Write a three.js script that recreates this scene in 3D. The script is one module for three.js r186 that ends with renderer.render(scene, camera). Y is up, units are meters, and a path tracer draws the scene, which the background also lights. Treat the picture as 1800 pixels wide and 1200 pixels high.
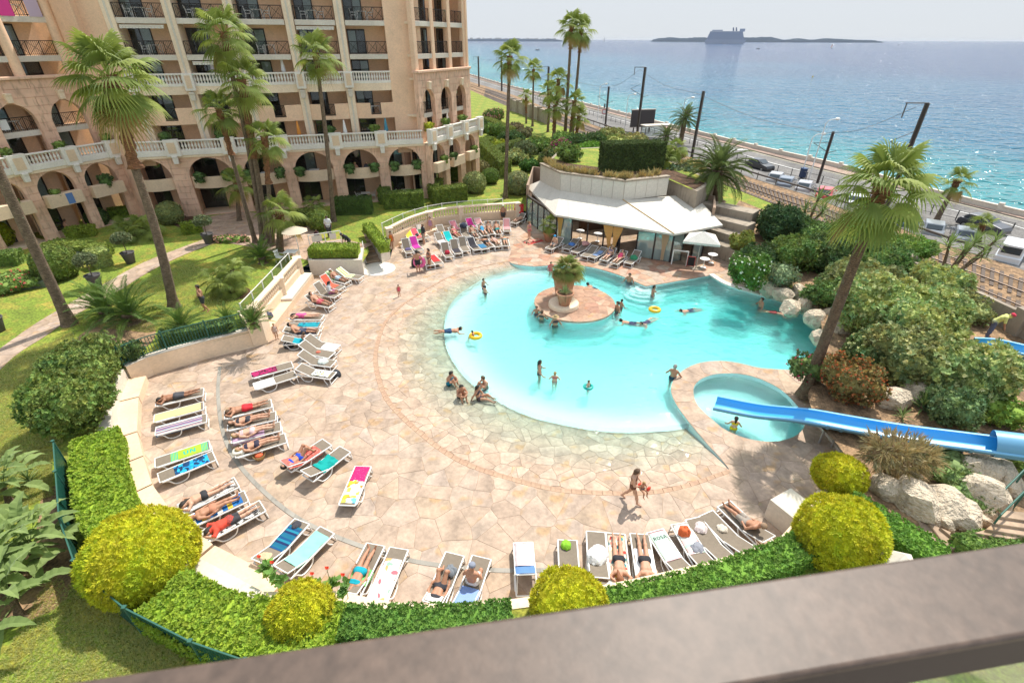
import * as THREE from 'three';
import { mergeGeometries } from 'three/addons/utils/BufferGeometryUtils.js';
import { ConvexGeometry } from 'three/addons/geometries/ConvexGeometry.js';
import { RoundedBoxGeometry } from 'three/addons/geometries/RoundedBoxGeometry.js';

// ---------- camera, sky, sun, exposure ----------
const scene = new THREE.Scene();
const F = 872, EYE = 15, PITCH = Math.atan(531 / F), ROLL = 0.2 * Math.PI / 180;
const camera = new THREE.PerspectiveCamera(2 * Math.atan(600 / F) * 180 / Math.PI, 1.5, 0.05, 60000);
camera.position.set(0, EYE, 0);
camera.rotation.order = 'YXZ';
camera.rotation.set(-PITCH, 0, ROLL);
camera.updateMatrixWorld();
const renderer = new THREE.WebGLRenderer({ antialias: true });
renderer.toneMapping = THREE.LinearToneMapping;
renderer.toneMappingExposure = 1.36;
renderer.shadowMap.enabled = true;

const SUN_EL = 57 * Math.PI / 180, SUN_AZ = 33 * Math.PI / 180;
const sunDir = new THREE.Vector3(Math.sin(SUN_AZ) * Math.cos(SUN_EL), Math.sin(SUN_EL), -Math.cos(SUN_AZ) * Math.cos(SUN_EL));
{ // hazy summer sky: pale at the horizon, light blue overhead, a broad glow round the sun
  const W = 512, Hh = 256, d = new Float32Array(W * Hh * 4), v = new THREE.Vector3();
  for (let j = 0; j < Hh; j++) for (let i = 0; i < W; i++) {
    const el = ((j + 0.5) / Hh - 0.5) * Math.PI, az = ((i + 0.5) / W - 0.5) * 2 * Math.PI;
    v.set(Math.cos(el) * Math.cos(az), Math.sin(el), Math.cos(el) * Math.sin(az));
    const t = Math.pow(1 - Math.max(0, v.y), 3.2), g = Math.max(0, v.dot(sunDir)), glow = 0.34 * Math.pow(g, 7) + 0.6 * Math.pow(g, 60);
    const c = [0.55 - 0.005 * t, 0.62 - 0.045 * t, 0.72 - 0.12 * t];
    for (let k = 0; k < 3; k++) d[(j * W + i) * 4 + k] = c[k] + glow * [0.9, 0.9, 0.84][k];
    d[(j * W + i) * 4 + 3] = 1;
  }
  const sky = new THREE.DataTexture(d, W, Hh, THREE.RGBAFormat, THREE.FloatType);
  sky.mapping = THREE.EquirectangularReflectionMapping; sky.magFilter = THREE.LinearFilter; sky.needsUpdate = true;
  scene.background = sky; scene.environment = sky;
}
const sun = new THREE.DirectionalLight(new THREE.Color(1, 0.945, 0.86), 4.2);
sun.position.copy(sunDir).multiplyScalar(120).add(new THREE.Vector3(0, 0, -30));
sun.target.position.set(0, 0, -30);
sun.castShadow = true;
sun.shadow.mapSize.set(4096, 4096);
Object.assign(sun.shadow.camera, { left: -80, right: 80, top: 80, bottom: -80, near: 1, far: 320 });
scene.add(sun, sun.target);

// ---------- helpers ----------
let seed = 12345;
const rnd = () => { seed = (seed + 0x6D2B79F5) | 0; let t = Math.imul(seed ^ (seed >>> 15), 1 | seed); t = (t + Math.imul(t ^ (t >>> 7), 61 | t)) ^ t; return ((t ^ (t >>> 14)) >>> 0) / 4294967296; };
const rr = (a, b) => a + (b - a) * rnd();
const pick = (a) => a[Math.floor(rnd() * a.length)];
const V = (x, y, z) => new THREE.Vector3(x, y, z);
const lerp = (a, b, t) => a + (b - a) * t, clamp = (x, a, b) => Math.min(b, Math.max(a, x)), sstep = (a, b, x) => { const t = clamp((x - a) / (b - a), 0, 1); return t * t * (3 - 2 * t); };
// a pixel of the photograph (1800 x 1200) meets the level y = h
function gp(u, v, h = 0) {
  let x = (u - 900) / F, y = (600 - v) / F;
  const c = Math.cos(ROLL), s = Math.sin(ROLL), cp = Math.cos(PITCH), sp = Math.sin(PITCH);
  [x, y] = [c * x - s * y, s * x + c * y];
  const dy = y * cp - sp, dz = -(cp + y * sp), t = (h - EYE) / dy;
  return V(x * t, h, dz * t);
}
const gps = (list, h = 0) => list.map(([u, v]) => gp(u, v, h));
const xz = (list) => list.map((p) => [p.x, p.z]);
// height above base point of a photo row
function topAt(base, v) { let lo = 0, hi = 40; for (let i = 0; i < 40; i++) { const m = (lo + hi) / 2, q = V(base.x, base.y + m, base.z).project(camera); if (600 - q.y * 600 > v) lo = m; else hi = m; } return lo; }

const taken = {};
const numbered = (n) => { if (!(n in taken)) { taken[n] = 0; return n; } taken[n]++; return n + '_' + String(taken[n]).padStart(3, '0'); };
const shade = (o) => { o.castShadow = o.receiveShadow = true; return o; };
function tag(o, label, category, group, kind) { o.userData = {}; if (label) o.userData.label = label; if (category) o.userData.category = category; if (group) o.userData.group = group; if (kind) o.userData.kind = kind; return o; }
function thing(name, label, category, group, p = [0, 0, 0], ry = 0) {
  const o = new THREE.Group(); o.name = numbered(name); scene.add(o);
  if (p.isVector3) o.position.copy(p); else o.position.set(...p);
  o.rotation.y = ry; return tag(o, label, category, group);
}
function part(name, geo, mat, parent, p, ry) {
  if ((mat.map || mat.bumpMap || mat.normalMap || mat.roughnessMap) && !geo.userData.uvDone) boxUV(geo);
  const m = shade(new THREE.Mesh(geo, mat)); m.name = name; (parent || scene).add(m);
  if (p) { if (p.isVector3) m.position.copy(p); else m.position.set(...p); } if (ry) m.rotation.y = ry;
  return m;
}
function solo(name, geo, mat, label, category, group, p, ry) { const m = part(numbered(name), geo, mat, scene, p, ry); return tag(m, label, category, group); }
function struct(name, geo, mat, parent) { const m = part(parent ? name : numbered(name), geo, mat, parent); m.userData.kind = 'structure'; return m; }
function copy(o, p, ry = 0, label, sc) { const c = o.clone(); c.name = numbered(o.name.replace(/_\d{3}$/, '')); c.userData = { ...o.userData }; scene.add(c); if (p) { if (p.isVector3) c.position.copy(p); else c.position.set(...p); } c.rotation.set(0, ry, 0); if (label) c.userData.label = label; if (sc) c.scale.setScalar(sc); return c; }
// uv in metres, by the axis that each face looks along
function boxUV(g) {
  if (g.index) { const n = g.toNonIndexed(); g.index = null; for (const k of Object.keys(n.attributes)) g.setAttribute(k, n.attributes[k]); }
  const p = g.attributes.position, uv = new Float32Array(p.count * 2), a = V(), b = V(), c = V(), n = V();
  for (let i = 0; i < p.count; i += 3) {
    a.fromBufferAttribute(p, i); b.fromBufferAttribute(p, i + 1); c.fromBufferAttribute(p, i + 2);
    n.copy(b).sub(a).cross(c.clone().sub(a)); const x = Math.abs(n.x), y = Math.abs(n.y), z = Math.abs(n.z);
    [a, b, c].forEach((q, k) => { const [s, t] = y >= x && y >= z ? [q.x, q.z] : x >= z ? [q.z, q.y] : [q.x, q.y]; uv[(i + k) * 2] = s; uv[(i + k) * 2 + 1] = t; });
  }
  g.setAttribute('uv', new THREE.BufferAttribute(uv, 2)); g.userData.uvDone = true; return g;
}
const nonIdx = (g) => { const n = g.index ? g.toNonIndexed() : g; for (const k of Object.keys(n.attributes)) if (!['position', 'normal', 'color'].includes(k)) n.deleteAttribute(k); return n; };
const merge = (list) => { const l = list.map(nonIdx); const col = l.some((g) => g.attributes.color); if (col) for (const g of l) if (!g.attributes.color) g.setAttribute('color', new THREE.BufferAttribute(new Float32Array(g.attributes.position.count * 3).fill(1), 3)); return mergeGeometries(l, false); };
const M4 = new THREE.Matrix4();
const box = (sx, sy, sz, x = 0, y = 0, z = 0, ry = 0) => { const g = new THREE.BoxGeometry(sx, sy, sz); if (ry) g.rotateY(ry); g.translate(x, y, z); return g; };
const rbox = (sx, sy, sz, x = 0, y = 0, z = 0, r = 0.03, ry = 0) => { const g = new RoundedBoxGeometry(sx, sy, sz, 2, Math.min(r, sx / 2.1, sy / 2.1, sz / 2.1)); if (ry) g.rotateY(ry); g.translate(x, y, z); return g; };
function rod(a, b, r, r2 = r, seg = 6) { const d = b.clone().sub(a), L = d.length(), g = new THREE.CylinderGeometry(r2, r, L, seg); g.translate(0, L / 2, 0); g.applyQuaternion(new THREE.Quaternion().setFromUnitVectors(V(0, 1, 0), d.divideScalar(L || 1))); g.translate(a.x, a.y, a.z); return g; }
const tube = (pts, r, seg = 12, rs = 6) => new THREE.TubeGeometry(new THREE.CatmullRomCurve3(pts), seg, r, rs);
const lathe = (pts, seg = 16) => new THREE.LatheGeometry(pts.map(([r, y]) => new THREE.Vector2(r, y)), seg);
// flat sheet from an outline (world x,z) with holes, at height y
function sheet(outer, holes = [], y = 0) {
  const s = new THREE.Shape(outer.map(([x, z]) => new THREE.Vector2(x, -z)));
  for (const h of holes) s.holes.push(new THREE.Path(h.map(([x, z]) => new THREE.Vector2(x, -z))));
  const g = new THREE.ShapeGeometry(s); g.rotateX(-Math.PI / 2); g.translate(0, y, 0); return g;
}
// upright prism from an outline (world x,z)
function prism(outer, y0, y1, bevel = 0) {
  const s = new THREE.Shape(outer.map(([x, z]) => new THREE.Vector2(x, -z)));
  const g = new THREE.ExtrudeGeometry(s, { depth: y1 - y0 - bevel, bevelEnabled: bevel > 0, bevelThickness: bevel, bevelSize: bevel, bevelOffset: -bevel, bevelSegments: 1, steps: 1 });
  g.rotateX(-Math.PI / 2); g.translate(0, y0, 0); return g;
}
// strip between two polylines of points
function ribbon(A, B) {
  const pos = [], idx = []; A.forEach((p, i) => { pos.push(p.x, p.y, p.z, B[i].x, B[i].y, B[i].z); });
  for (let i = 0; i < A.length - 1; i++) { const k = i * 2; idx.push(k, k + 1, k + 2, k + 1, k + 3, k + 2); }
  const g = new THREE.BufferGeometry(); g.setAttribute('position', new THREE.Float32BufferAttribute(pos, 3)); g.setIndex(idx); g.computeVertexNormals(); return g.toNonIndexed();
}
function smoothLine(pts, n, closed = false) { return new THREE.CatmullRomCurve3(pts, closed, 'centripetal').getSpacedPoints(n); }
// wall along a polyline (bottom centre line), with height and thickness
function wallLine(pts, h, t, y0) {
  const L = [], R = [];
  pts.forEach((p, i) => { const a = pts[Math.max(0, i - 1)], b = pts[Math.min(pts.length - 1, i + 1)], d = V(b.x - a.x, 0, b.z - a.z).normalize(), n = V(-d.z, 0, d.x).multiplyScalar(t / 2); L.push([p.x + n.x, p.z + n.z]); R.push([p.x - n.x, p.z - n.z]); });
  return prism([...L, ...R.reverse()], y0, y0 + h);
}
function inPoly(x, z, P) { let c = false; for (let i = 0, j = P.length - 1; i < P.length; j = i++) { const [xi, zi] = P[i], [xj, zj] = P[j]; if ((zi > z) !== (zj > z) && x < (xj - xi) * (z - zi) / (zj - zi) + xi) c = !c; } return c; }
function distLine(x, z, P) { let m = 1e9; for (let i = 0; i < P.length - 1; i++) { const [ax, az] = P[i], [bx, bz] = P[i + 1], dx = bx - ax, dz = bz - az, t = clamp(((x - ax) * dx + (z - az) * dz) / (dx * dx + dz * dz || 1), 0, 1), ex = x - ax - dx * t, ez = z - az - dz * t; m = Math.min(m, ex * ex + ez * ez); } return Math.sqrt(m); }

// tileable noise
const hash = (x, y, s) => { let h = Math.imul(x, 374761393) ^ Math.imul(y, 668265263) ^ Math.imul(s, 2246822519); h = Math.imul(h ^ (h >>> 13), 1274126177); return ((h ^ (h >>> 16)) >>> 0) / 4294967296; };
function vn(x, y, p, s) { const xi = Math.floor(x), yi = Math.floor(y), fx = x - xi, fy = y - yi, u = fx * fx * (3 - 2 * fx), w = fy * fy * (3 - 2 * fy), m = (k) => ((k % p) + p) % p, a = hash(m(xi), m(yi), s), b = hash(m(xi + 1), m(yi), s), c = hash(m(xi), m(yi + 1), s), d = hash(m(xi + 1), m(yi + 1), s); return lerp(lerp(a, b, u), lerp(c, d, u), w); }
function fbm(u, v, p, o, s) { let t = 0, a = 0.5, n = 0; for (let i = 0; i < o; i++) { t += a * vn(u * p, v * p, p, s + i); n += a; a *= 0.55; p *= 2; } return t / n; }
function tex(size, fn, srgb, sizeM = 1) { // fn(u,v) -> [r,g,b] 0..1
  const d = new Uint8Array(size * size * 4);
  for (let j = 0; j < size; j++) for (let i = 0; i < size; i++) { const c = fn(i / size, j / size), k = (j * size + i) * 4; for (let q = 0; q < 3; q++) d[k + q] = clamp(Math.round((c.length ? c[q] : c) * 255), 0, 255); d[k + 3] = 255; }
  const t = new THREE.DataTexture(d, size, size); t.wrapS = t.wrapT = THREE.RepeatWrapping; t.magFilter = THREE.LinearFilter; t.minFilter = THREE.LinearMipmapLinearFilter; t.generateMipmaps = true; if (srgb) t.colorSpace = THREE.SRGBColorSpace; t.repeat.set(1 / sizeM, 1 / sizeM); t.needsUpdate = true; return t;
}
const T = {
  stone: tex(512, (u, v) => { const a = fbm(u, v, 4, 6, 1), b = fbm(u, v, 24, 3, 7), st = fbm(u * 1, v * 1, 3, 3, 17); const k = 0.80 + 0.26 * (a - 0.5) + 0.16 * (b - 0.5); const r = sstep(0.58, 0.72, st) * 0.16; return [k * 1.04, k * (1 - r * 0.35), k * (0.96 - r)]; }, true, 2.7),
  plaster: tex(512, (u, v) => { const k = 0.95 + 0.12 * (fbm(u, v, 3, 5, 21) - 0.5) + 0.08 * (fbm(u, v, 64, 2, 5) - 0.5) - 0.10 * sstep(0.55, 0.8, fbm(u * 1, v, 2, 6, 44)) * fbm(u, v, 16, 2, 9); return [k, k * 0.99, k * 0.975]; }, true, 5.1),
  grime: tex(512, (u, v) => { const s = fbm(u, v * 0.25, 24, 4, 31), k = 0.96 + 0.2 * (fbm(u, v, 4, 5, 33) - 0.5) - 0.15 * sstep(0.5, 0.85, s); return [k, k * 0.98, k * 0.95]; }, true, 4.3),
  grass: tex(512, (u, v) => { const a = fbm(u, v, 3, 4, 41), b = fbm(u, v, 90, 2, 42), c = fbm(u, v, 12, 3, 45), k = 0.62 + 0.34 * (b - 0.5) + 0.22 * (a - 0.5); const dry = sstep(0.48, 0.7, c) * 0.35 + sstep(0.5, 0.75, a) * 0.25; return [k * (0.86 + dry * 0.45), k * (1.0 + dry * 0.04), k * (0.42 + dry * 0.2)]; }, true, 6.3),
  soil: tex(512, (u, v) => { const k = 0.62 + 0.5 * (fbm(u, v, 10, 5, 51) - 0.5) + 0.3 * (fbm(u, v, 60, 2, 52) - 0.5); return [k, k * 0.86, k * 0.72]; }, true, 3.1),
  asphalt: tex(256, (u, v) => { const k = 0.75 + 0.3 * (fbm(u, v, 4, 5, 61) - 0.5) + 0.25 * (fbm(u, v, 64, 1, 62) - 0.5); return [k, k, k]; }, true, 7),
  bark: tex(256, (u, v) => { const k = 0.7 + 0.35 * (fbm(u, v, 8, 4, 71) - 0.5) + 0.07 * Math.sin(v * 2 * Math.PI * 14 + 9 * fbm(u, v, 8, 2, 73)) + 0.25 * (fbm(u, v, 32, 2, 75) - 0.5); return [k, k * 0.95, k * 0.9]; }, true, 1.3),
  fabric: tex(128, (u, v) => { const k = 0.86 + 0.12 * ((Math.floor(u * 64) + Math.floor(v * 64)) % 2) + 0.1 * (fbm(u, v, 8, 3, 81) - 0.5); return [k, k, k]; }, true, 0.7),
  rough: tex(256, (u, v) => fbm(u, v, 12, 5, 91), false, 0.9),
  ripple: tex(512, (u, v) => 0.6 * vn(u * 8, v * 8, 8, 201) + 0.3 * vn(u * 18 + 0.3, v * 18, 18, 202) + 0.1 * vn(u * 37, v * 37, 37, 203), false, 1),
  chop: tex(512, (u, v) => { const a = fbm(u, v, 8, 5, 95), b = fbm(u + 0.31, v + 0.7, 20, 3, 96); return clamp(0.62 * (1 - Math.abs(2 * a - 1)) + 0.38 * (1 - Math.abs(2 * b - 1)), 0, 1); }, false, 1),
};
const col = (r, g, b) => new THREE.Color().setRGB(r, g, b);
const mat = (c, rough = 0.85, extra = {}) => new THREE.MeshStandardMaterial({ color: Array.isArray(c) ? col(...c) : c, roughness: rough, ...extra });
const phys = (c, rough, extra = {}) => new THREE.MeshPhysicalMaterial({ color: Array.isArray(c) ? col(...c) : c, roughness: rough, ...extra });
const leafMat = (c, t = 0.32) => phys(c, 0.75, { transmission: t, thickness: 0, side: THREE.DoubleSide, specularIntensity: 0.5 });
const M = {
  stone: mat([1, 1, 1], 0.8, { map: T.stone, vertexColors: true, bumpMap: T.rough, bumpScale: 0.006 }),
  mortar: mat([0.62, 0.475, 0.37], 0.95, { map: T.stone }),
  peach: mat([0.92, 0.645, 0.45], 0.9, { map: T.plaster }),
  pink: mat([0.84, 0.57, 0.43], 0.9, { map: T.grime }),
  groove: mat([0.36, 0.235, 0.18], 0.95),
  cream: mat([0.92, 0.75, 0.565], 0.88, { map: T.plaster }),
  white: mat([0.86, 0.82, 0.76], 0.8, { map: T.plaster }),
  offwhite: mat([0.72, 0.665, 0.58], 0.85, { map: T.plaster }),
  panel: mat([0.7, 0.67, 0.6], 0.75, { map: T.plaster }),
  bench: mat([0.82, 0.63, 0.45], 0.85, { map: T.plaster }),
  rail: mat([0.028, 0.024, 0.022], 0.5, { metalness: 0.5 }),
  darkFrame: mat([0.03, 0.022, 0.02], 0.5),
  glassPane: phys([0.78, 0.84, 0.85], 0.03, { transmission: 1, thickness: 0, ior: 1.5 }),
  greyPane: phys([0.62, 0.76, 0.75], 0.03, { transmission: 0.85, thickness: 0, ior: 1.5, metalness: 0.3 }),
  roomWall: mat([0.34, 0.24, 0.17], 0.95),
  curtain: mat([0.52, 0.53, 0.48], 0.95, { map: T.fabric }),
  curtainOrange: mat([0.95, 0.5, 0.16], 0.9, { map: T.fabric }),
  whitePlastic: phys([0.8, 0.79, 0.76], 0.4),
  sling: mat([0.245, 0.2, 0.15], 0.9, { map: T.fabric }),
  terracotta: mat([0.52, 0.27, 0.17], 0.9, { map: T.grime }),
  soil: mat([0.26, 0.19, 0.14], 1, { map: T.soil, bumpMap: T.rough, bumpScale: 0.03 }),
  dryEarth: mat([0.72, 0.64, 0.52], 1, { map: T.soil, bumpMap: T.rough, bumpScale: 0.03 }),
  lawn: mat([0.7, 0.69, 0.48], 1, { map: T.grass, bumpMap: T.rough, bumpScale: 0.03 }),
  asphalt: mat([0.30, 0.285, 0.27], 0.95, { map: T.asphalt }),
  paint: mat([0.75, 0.75, 0.72], 0.8),
  pavePink: mat([0.56, 0.4, 0.32], 0.95, { map: T.asphalt }),
  pathStone: mat([0.56, 0.44, 0.33], 0.9, { map: T.stone }),
  concrete: mat([0.36, 0.315, 0.26], 0.95, { map: T.grime, bumpMap: T.rough, bumpScale: 0.01 }),
  rock: mat([0.8, 0.7, 0.56], 0.95, { map: T.grime, bumpMap: T.rough, bumpScale: 0.14 }),
  liner: mat([0.84, 0.88, 0.85], 0.6),
  linerWall: mat([0.6, 0.8, 0.78], 0.6),
  fanTrunk: mat([0.36, 0.28, 0.2], 1, { map: T.bark, bumpMap: T.bark, bumpScale: 0.03 }),
  greyTrunk: mat([0.36, 0.29, 0.22], 1, { map: T.bark, bumpMap: T.bark, bumpScale: 0.03 }),
  redTrunk: mat([0.46, 0.24, 0.13], 1, { map: T.bark, bumpMap: T.bark, bumpScale: 0.03 }),
  fanLeaf: leafMat([0.24, 0.31, 0.07], 0.4), fanLeafB: leafMat([0.34, 0.4, 0.08], 0.45), fanLeafDry: leafMat([0.42, 0.3, 0.11], 0.2),
  dateLeaf: leafMat([0.15, 0.2, 0.06], 0.3), sagoLeaf: leafMat([0.11, 0.2, 0.04], 0.3), spikeLeaf: leafMat([0.16, 0.24, 0.07], 0.25), bananaLeaf: leafMat([0.19, 0.27, 0.075], 0.35),
  greenMetal: mat([0.03, 0.115, 0.085], 0.5),
  steel: mat([0.45, 0.45, 0.44], 0.4, { metalness: 0.7 }),
  slide: phys([0.04, 0.4, 0.8], 0.3, { clearcoat: 0.4, clearcoatRoughness: 0.25 }),
  slideEdge: phys([0.2, 0.52, 0.82], 0.35),
  slideUnder: mat([0.16, 0.33, 0.46], 0.6),
  bronze: mat([0.1, 0.078, 0.062], 0.42, { metalness: 0.35 }),
  canvas: mat([0.8, 0.76, 0.68], 0.9, { map: T.fabric }),
};
// ---------- outlines taken from the photograph ----------
const LAWN = 0.96, WATER = -0.1, SEA = -4;
const arcPx = [[1286, 830], [1225, 852], [1175, 865], [1120, 871], [1050, 870], [975, 864], [897, 845], [825, 822], [775, 795], [737, 765], [700, 732], [675, 702], [660, 662], [656, 625], [665, 587], [675, 565], [700, 540], [737, 515], [787, 487], [837, 470], [893, 459]];
const linerPx = [[1206, 751], [1187, 754], [1150, 757], [1100, 759], [1050, 755], [1000, 747], [937, 732], [900, 717], [855, 692], [820, 665], [792, 627], [782, 600], [781, 577], [785, 555], [800, 530], [825, 510], [862, 490], [900, 479], [938, 472]];
const barEdgePx = [[893, 459], [900, 463], [937, 468], [975, 466], [1030, 468], [1075, 479], [1105, 490], [1135, 503], [1175, 497], [1249, 484]];
const rightEdgePx = [[1249, 484], [1275, 500], [1312, 512], [1350, 523], [1387, 536], [1422, 560], [1440, 580], [1446, 598], [1440, 622], [1415, 640], [1390, 650]];
const rimOutPx = [[1390, 650], [1335, 646], [1300, 638], [1270, 634], [1232, 637], [1200, 651], [1182, 672], [1180, 690], [1190, 712], [1210, 740], [1235, 770], [1262, 800], [1286, 828]];
const rimInPx = [[1221, 678], [1235, 665], [1262, 657], [1300, 657], [1337, 666], [1375, 686], [1397, 707], [1415, 732], [1414, 750], [1400, 765], [1375, 774], [1350, 776], [1312, 770], [1275, 755], [1250, 735], [1227, 712], [1220, 695]];
const arcW = smoothLine(gps(arcPx), 90), linerW = smoothLine(gps(linerPx, -0.35), 70);
const barEdgeW = [...smoothLine(gps(barEdgePx.slice(0, 8)), 24), ...gps(barEdgePx.slice(8))], rightEdgeW = smoothLine(gps(rightEdgePx), 28), rimOutW = smoothLine(gps(rimOutPx), 36);
const rimInW = smoothLine(gps(rimInPx), 48, true);
const poolPoly = xz([...arcW, ...barEdgeW.slice(1), ...rightEdgeW.slice(1), ...rimOutW.slice(1, -1)]);
const slidePoly = xz(rimInW).slice(0, -1);
const arcL = xz(arcW), linerL = xz(linerW);
// liner basin: beach boundary then the walled sides
const basinPoly = [...linerL, ...xz(barEdgeW.slice(5)), ...xz(rightEdgeW.slice(1)), ...xz(rimOutW.slice(1, -8))];
const beachY = (x, z) => { const a = distLine(x, z, arcL), b = distLine(x, z, linerL); return inPoly(x, z, basinPoly) ? -0.42 : -0.42 * Math.pow(a / (a + b + 1e-6), 1.15); };
// the bar stands on the terrace; its plan
const barFront = [gp(926, 388), gp(977, 427), gp(1177, 461), gp(1232, 452)];
const barBack = [V(17.6, 0, -43.5), V(10, 0, -50.5), V(2.2, 0, -55)];
const deckPx = [[271, 659], [360, 632], [470, 604], [480, 588], [516, 540], [552, 492], [547, 484], [640, 483], [652, 462], [642, 430], [664, 428], [674, 460], [686, 455], [690, 437], [730, 416], [775, 402], [830, 395], [887, 391], [926, 388]];
const deckPx2 = [[1300, 470], [1316, 500], [1350, 517], [1390, 530], [1426, 555], [1446, 578], [1453, 598], [1447, 630], [1430, 655], [1420, 690], [1430, 740], [1460, 772], [1490, 812], [1470, 850], [1430, 880], [1400, 930], [1350, 985], [1230, 1022], [1100, 1052], [1000, 1072], [900, 1086], [800, 1095], [700, 1092], [600, 1072], [507, 1036], [382, 972], [310, 915], [274, 865], [258, 815], [247, 772], [249, 710], [258, 676]];
// benches stand in front of the walls on the left: the deck reaches back to the wall
const away = (pts, d) => pts.map((p, i) => { const a = pts[Math.max(0, i - 1)], b = pts[Math.min(pts.length - 1, i + 1)], n = V(-(b.z - a.z), 0, b.x - a.x).normalize(); if (n.x * (p.x - 3) + n.z * (p.z + 24) < 0) n.negate(); return V(p.x + n.x * d, p.y, p.z + n.z * d); });
const bench1 = gps([[507, 1036], [382, 972], [310, 915], [274, 865], [258, 815], [247, 772], [249, 710], [262, 672]]), bench1b = away(bench1, 0.75);
const bench2 = gps([[480, 588], [516, 540], [552, 492]]), bench2b = away(bench2, 0.7);
const deckPoly = [...xz(gps(deckPx.slice(0, 3))), ...xz(bench2b), ...xz(gps(deckPx.slice(6))), ...xz([barBack[2], barBack[1], barBack[0]]), ...xz(gps(deckPx2.slice(0, 24))), ...xz(bench1b)];

// ---------- ground, sea, road, railway ----------
const LN = 48;
const lineA = smoothLine(gps([[812, 152], [900, 190], [960, 212], [1060, 248], [1180, 290], [1300, 335], [1400, 375], [1500, 415], [1600, 460], [1700, 505], [1800, 552], [1990, 640]], LAWN), LN);
const lineA2 = lineA.map((p) => V(p.x + 0.25, -0.5, p.z - 0.15));
const lineB = smoothLine(gps([[812, 139], [900, 166], [960, 189], [1060, 225], [1180, 265], [1300, 305], [1350, 322], [1417, 341], [1485, 368], [1555, 389], [1625, 418], [1720, 448], [1800, 473], [1990, 545]], -0.7), LN);
const lineC = smoothLine(gps([[812, 136], [900, 162], [1020, 197], [1150, 235], [1250, 264], [1350, 299], [1425, 318], [1492, 336], [1560, 357], [1650, 380], [1755, 401], [1800, 420], [1990, 485]], -1.5), LN);
const lineD = smoothLine(gps([[812, 130], [900, 156], [1020, 186], [1150, 220], [1250, 246], [1350, 272], [1425, 292], [1493, 309], [1600, 336], [1675, 354], [1800, 386], [1990, 436]], -1.5), LN);
const lineE = smoothLine(gps([[812, 127.5], [900, 153.5], [1020, 182], [1150, 215.5], [1250, 241], [1350, 266], [1457, 290], [1500, 301], [1600, 329], [1672, 349], [1750, 368], [1800, 379], [1990, 427]], -1.38), LN);
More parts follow.
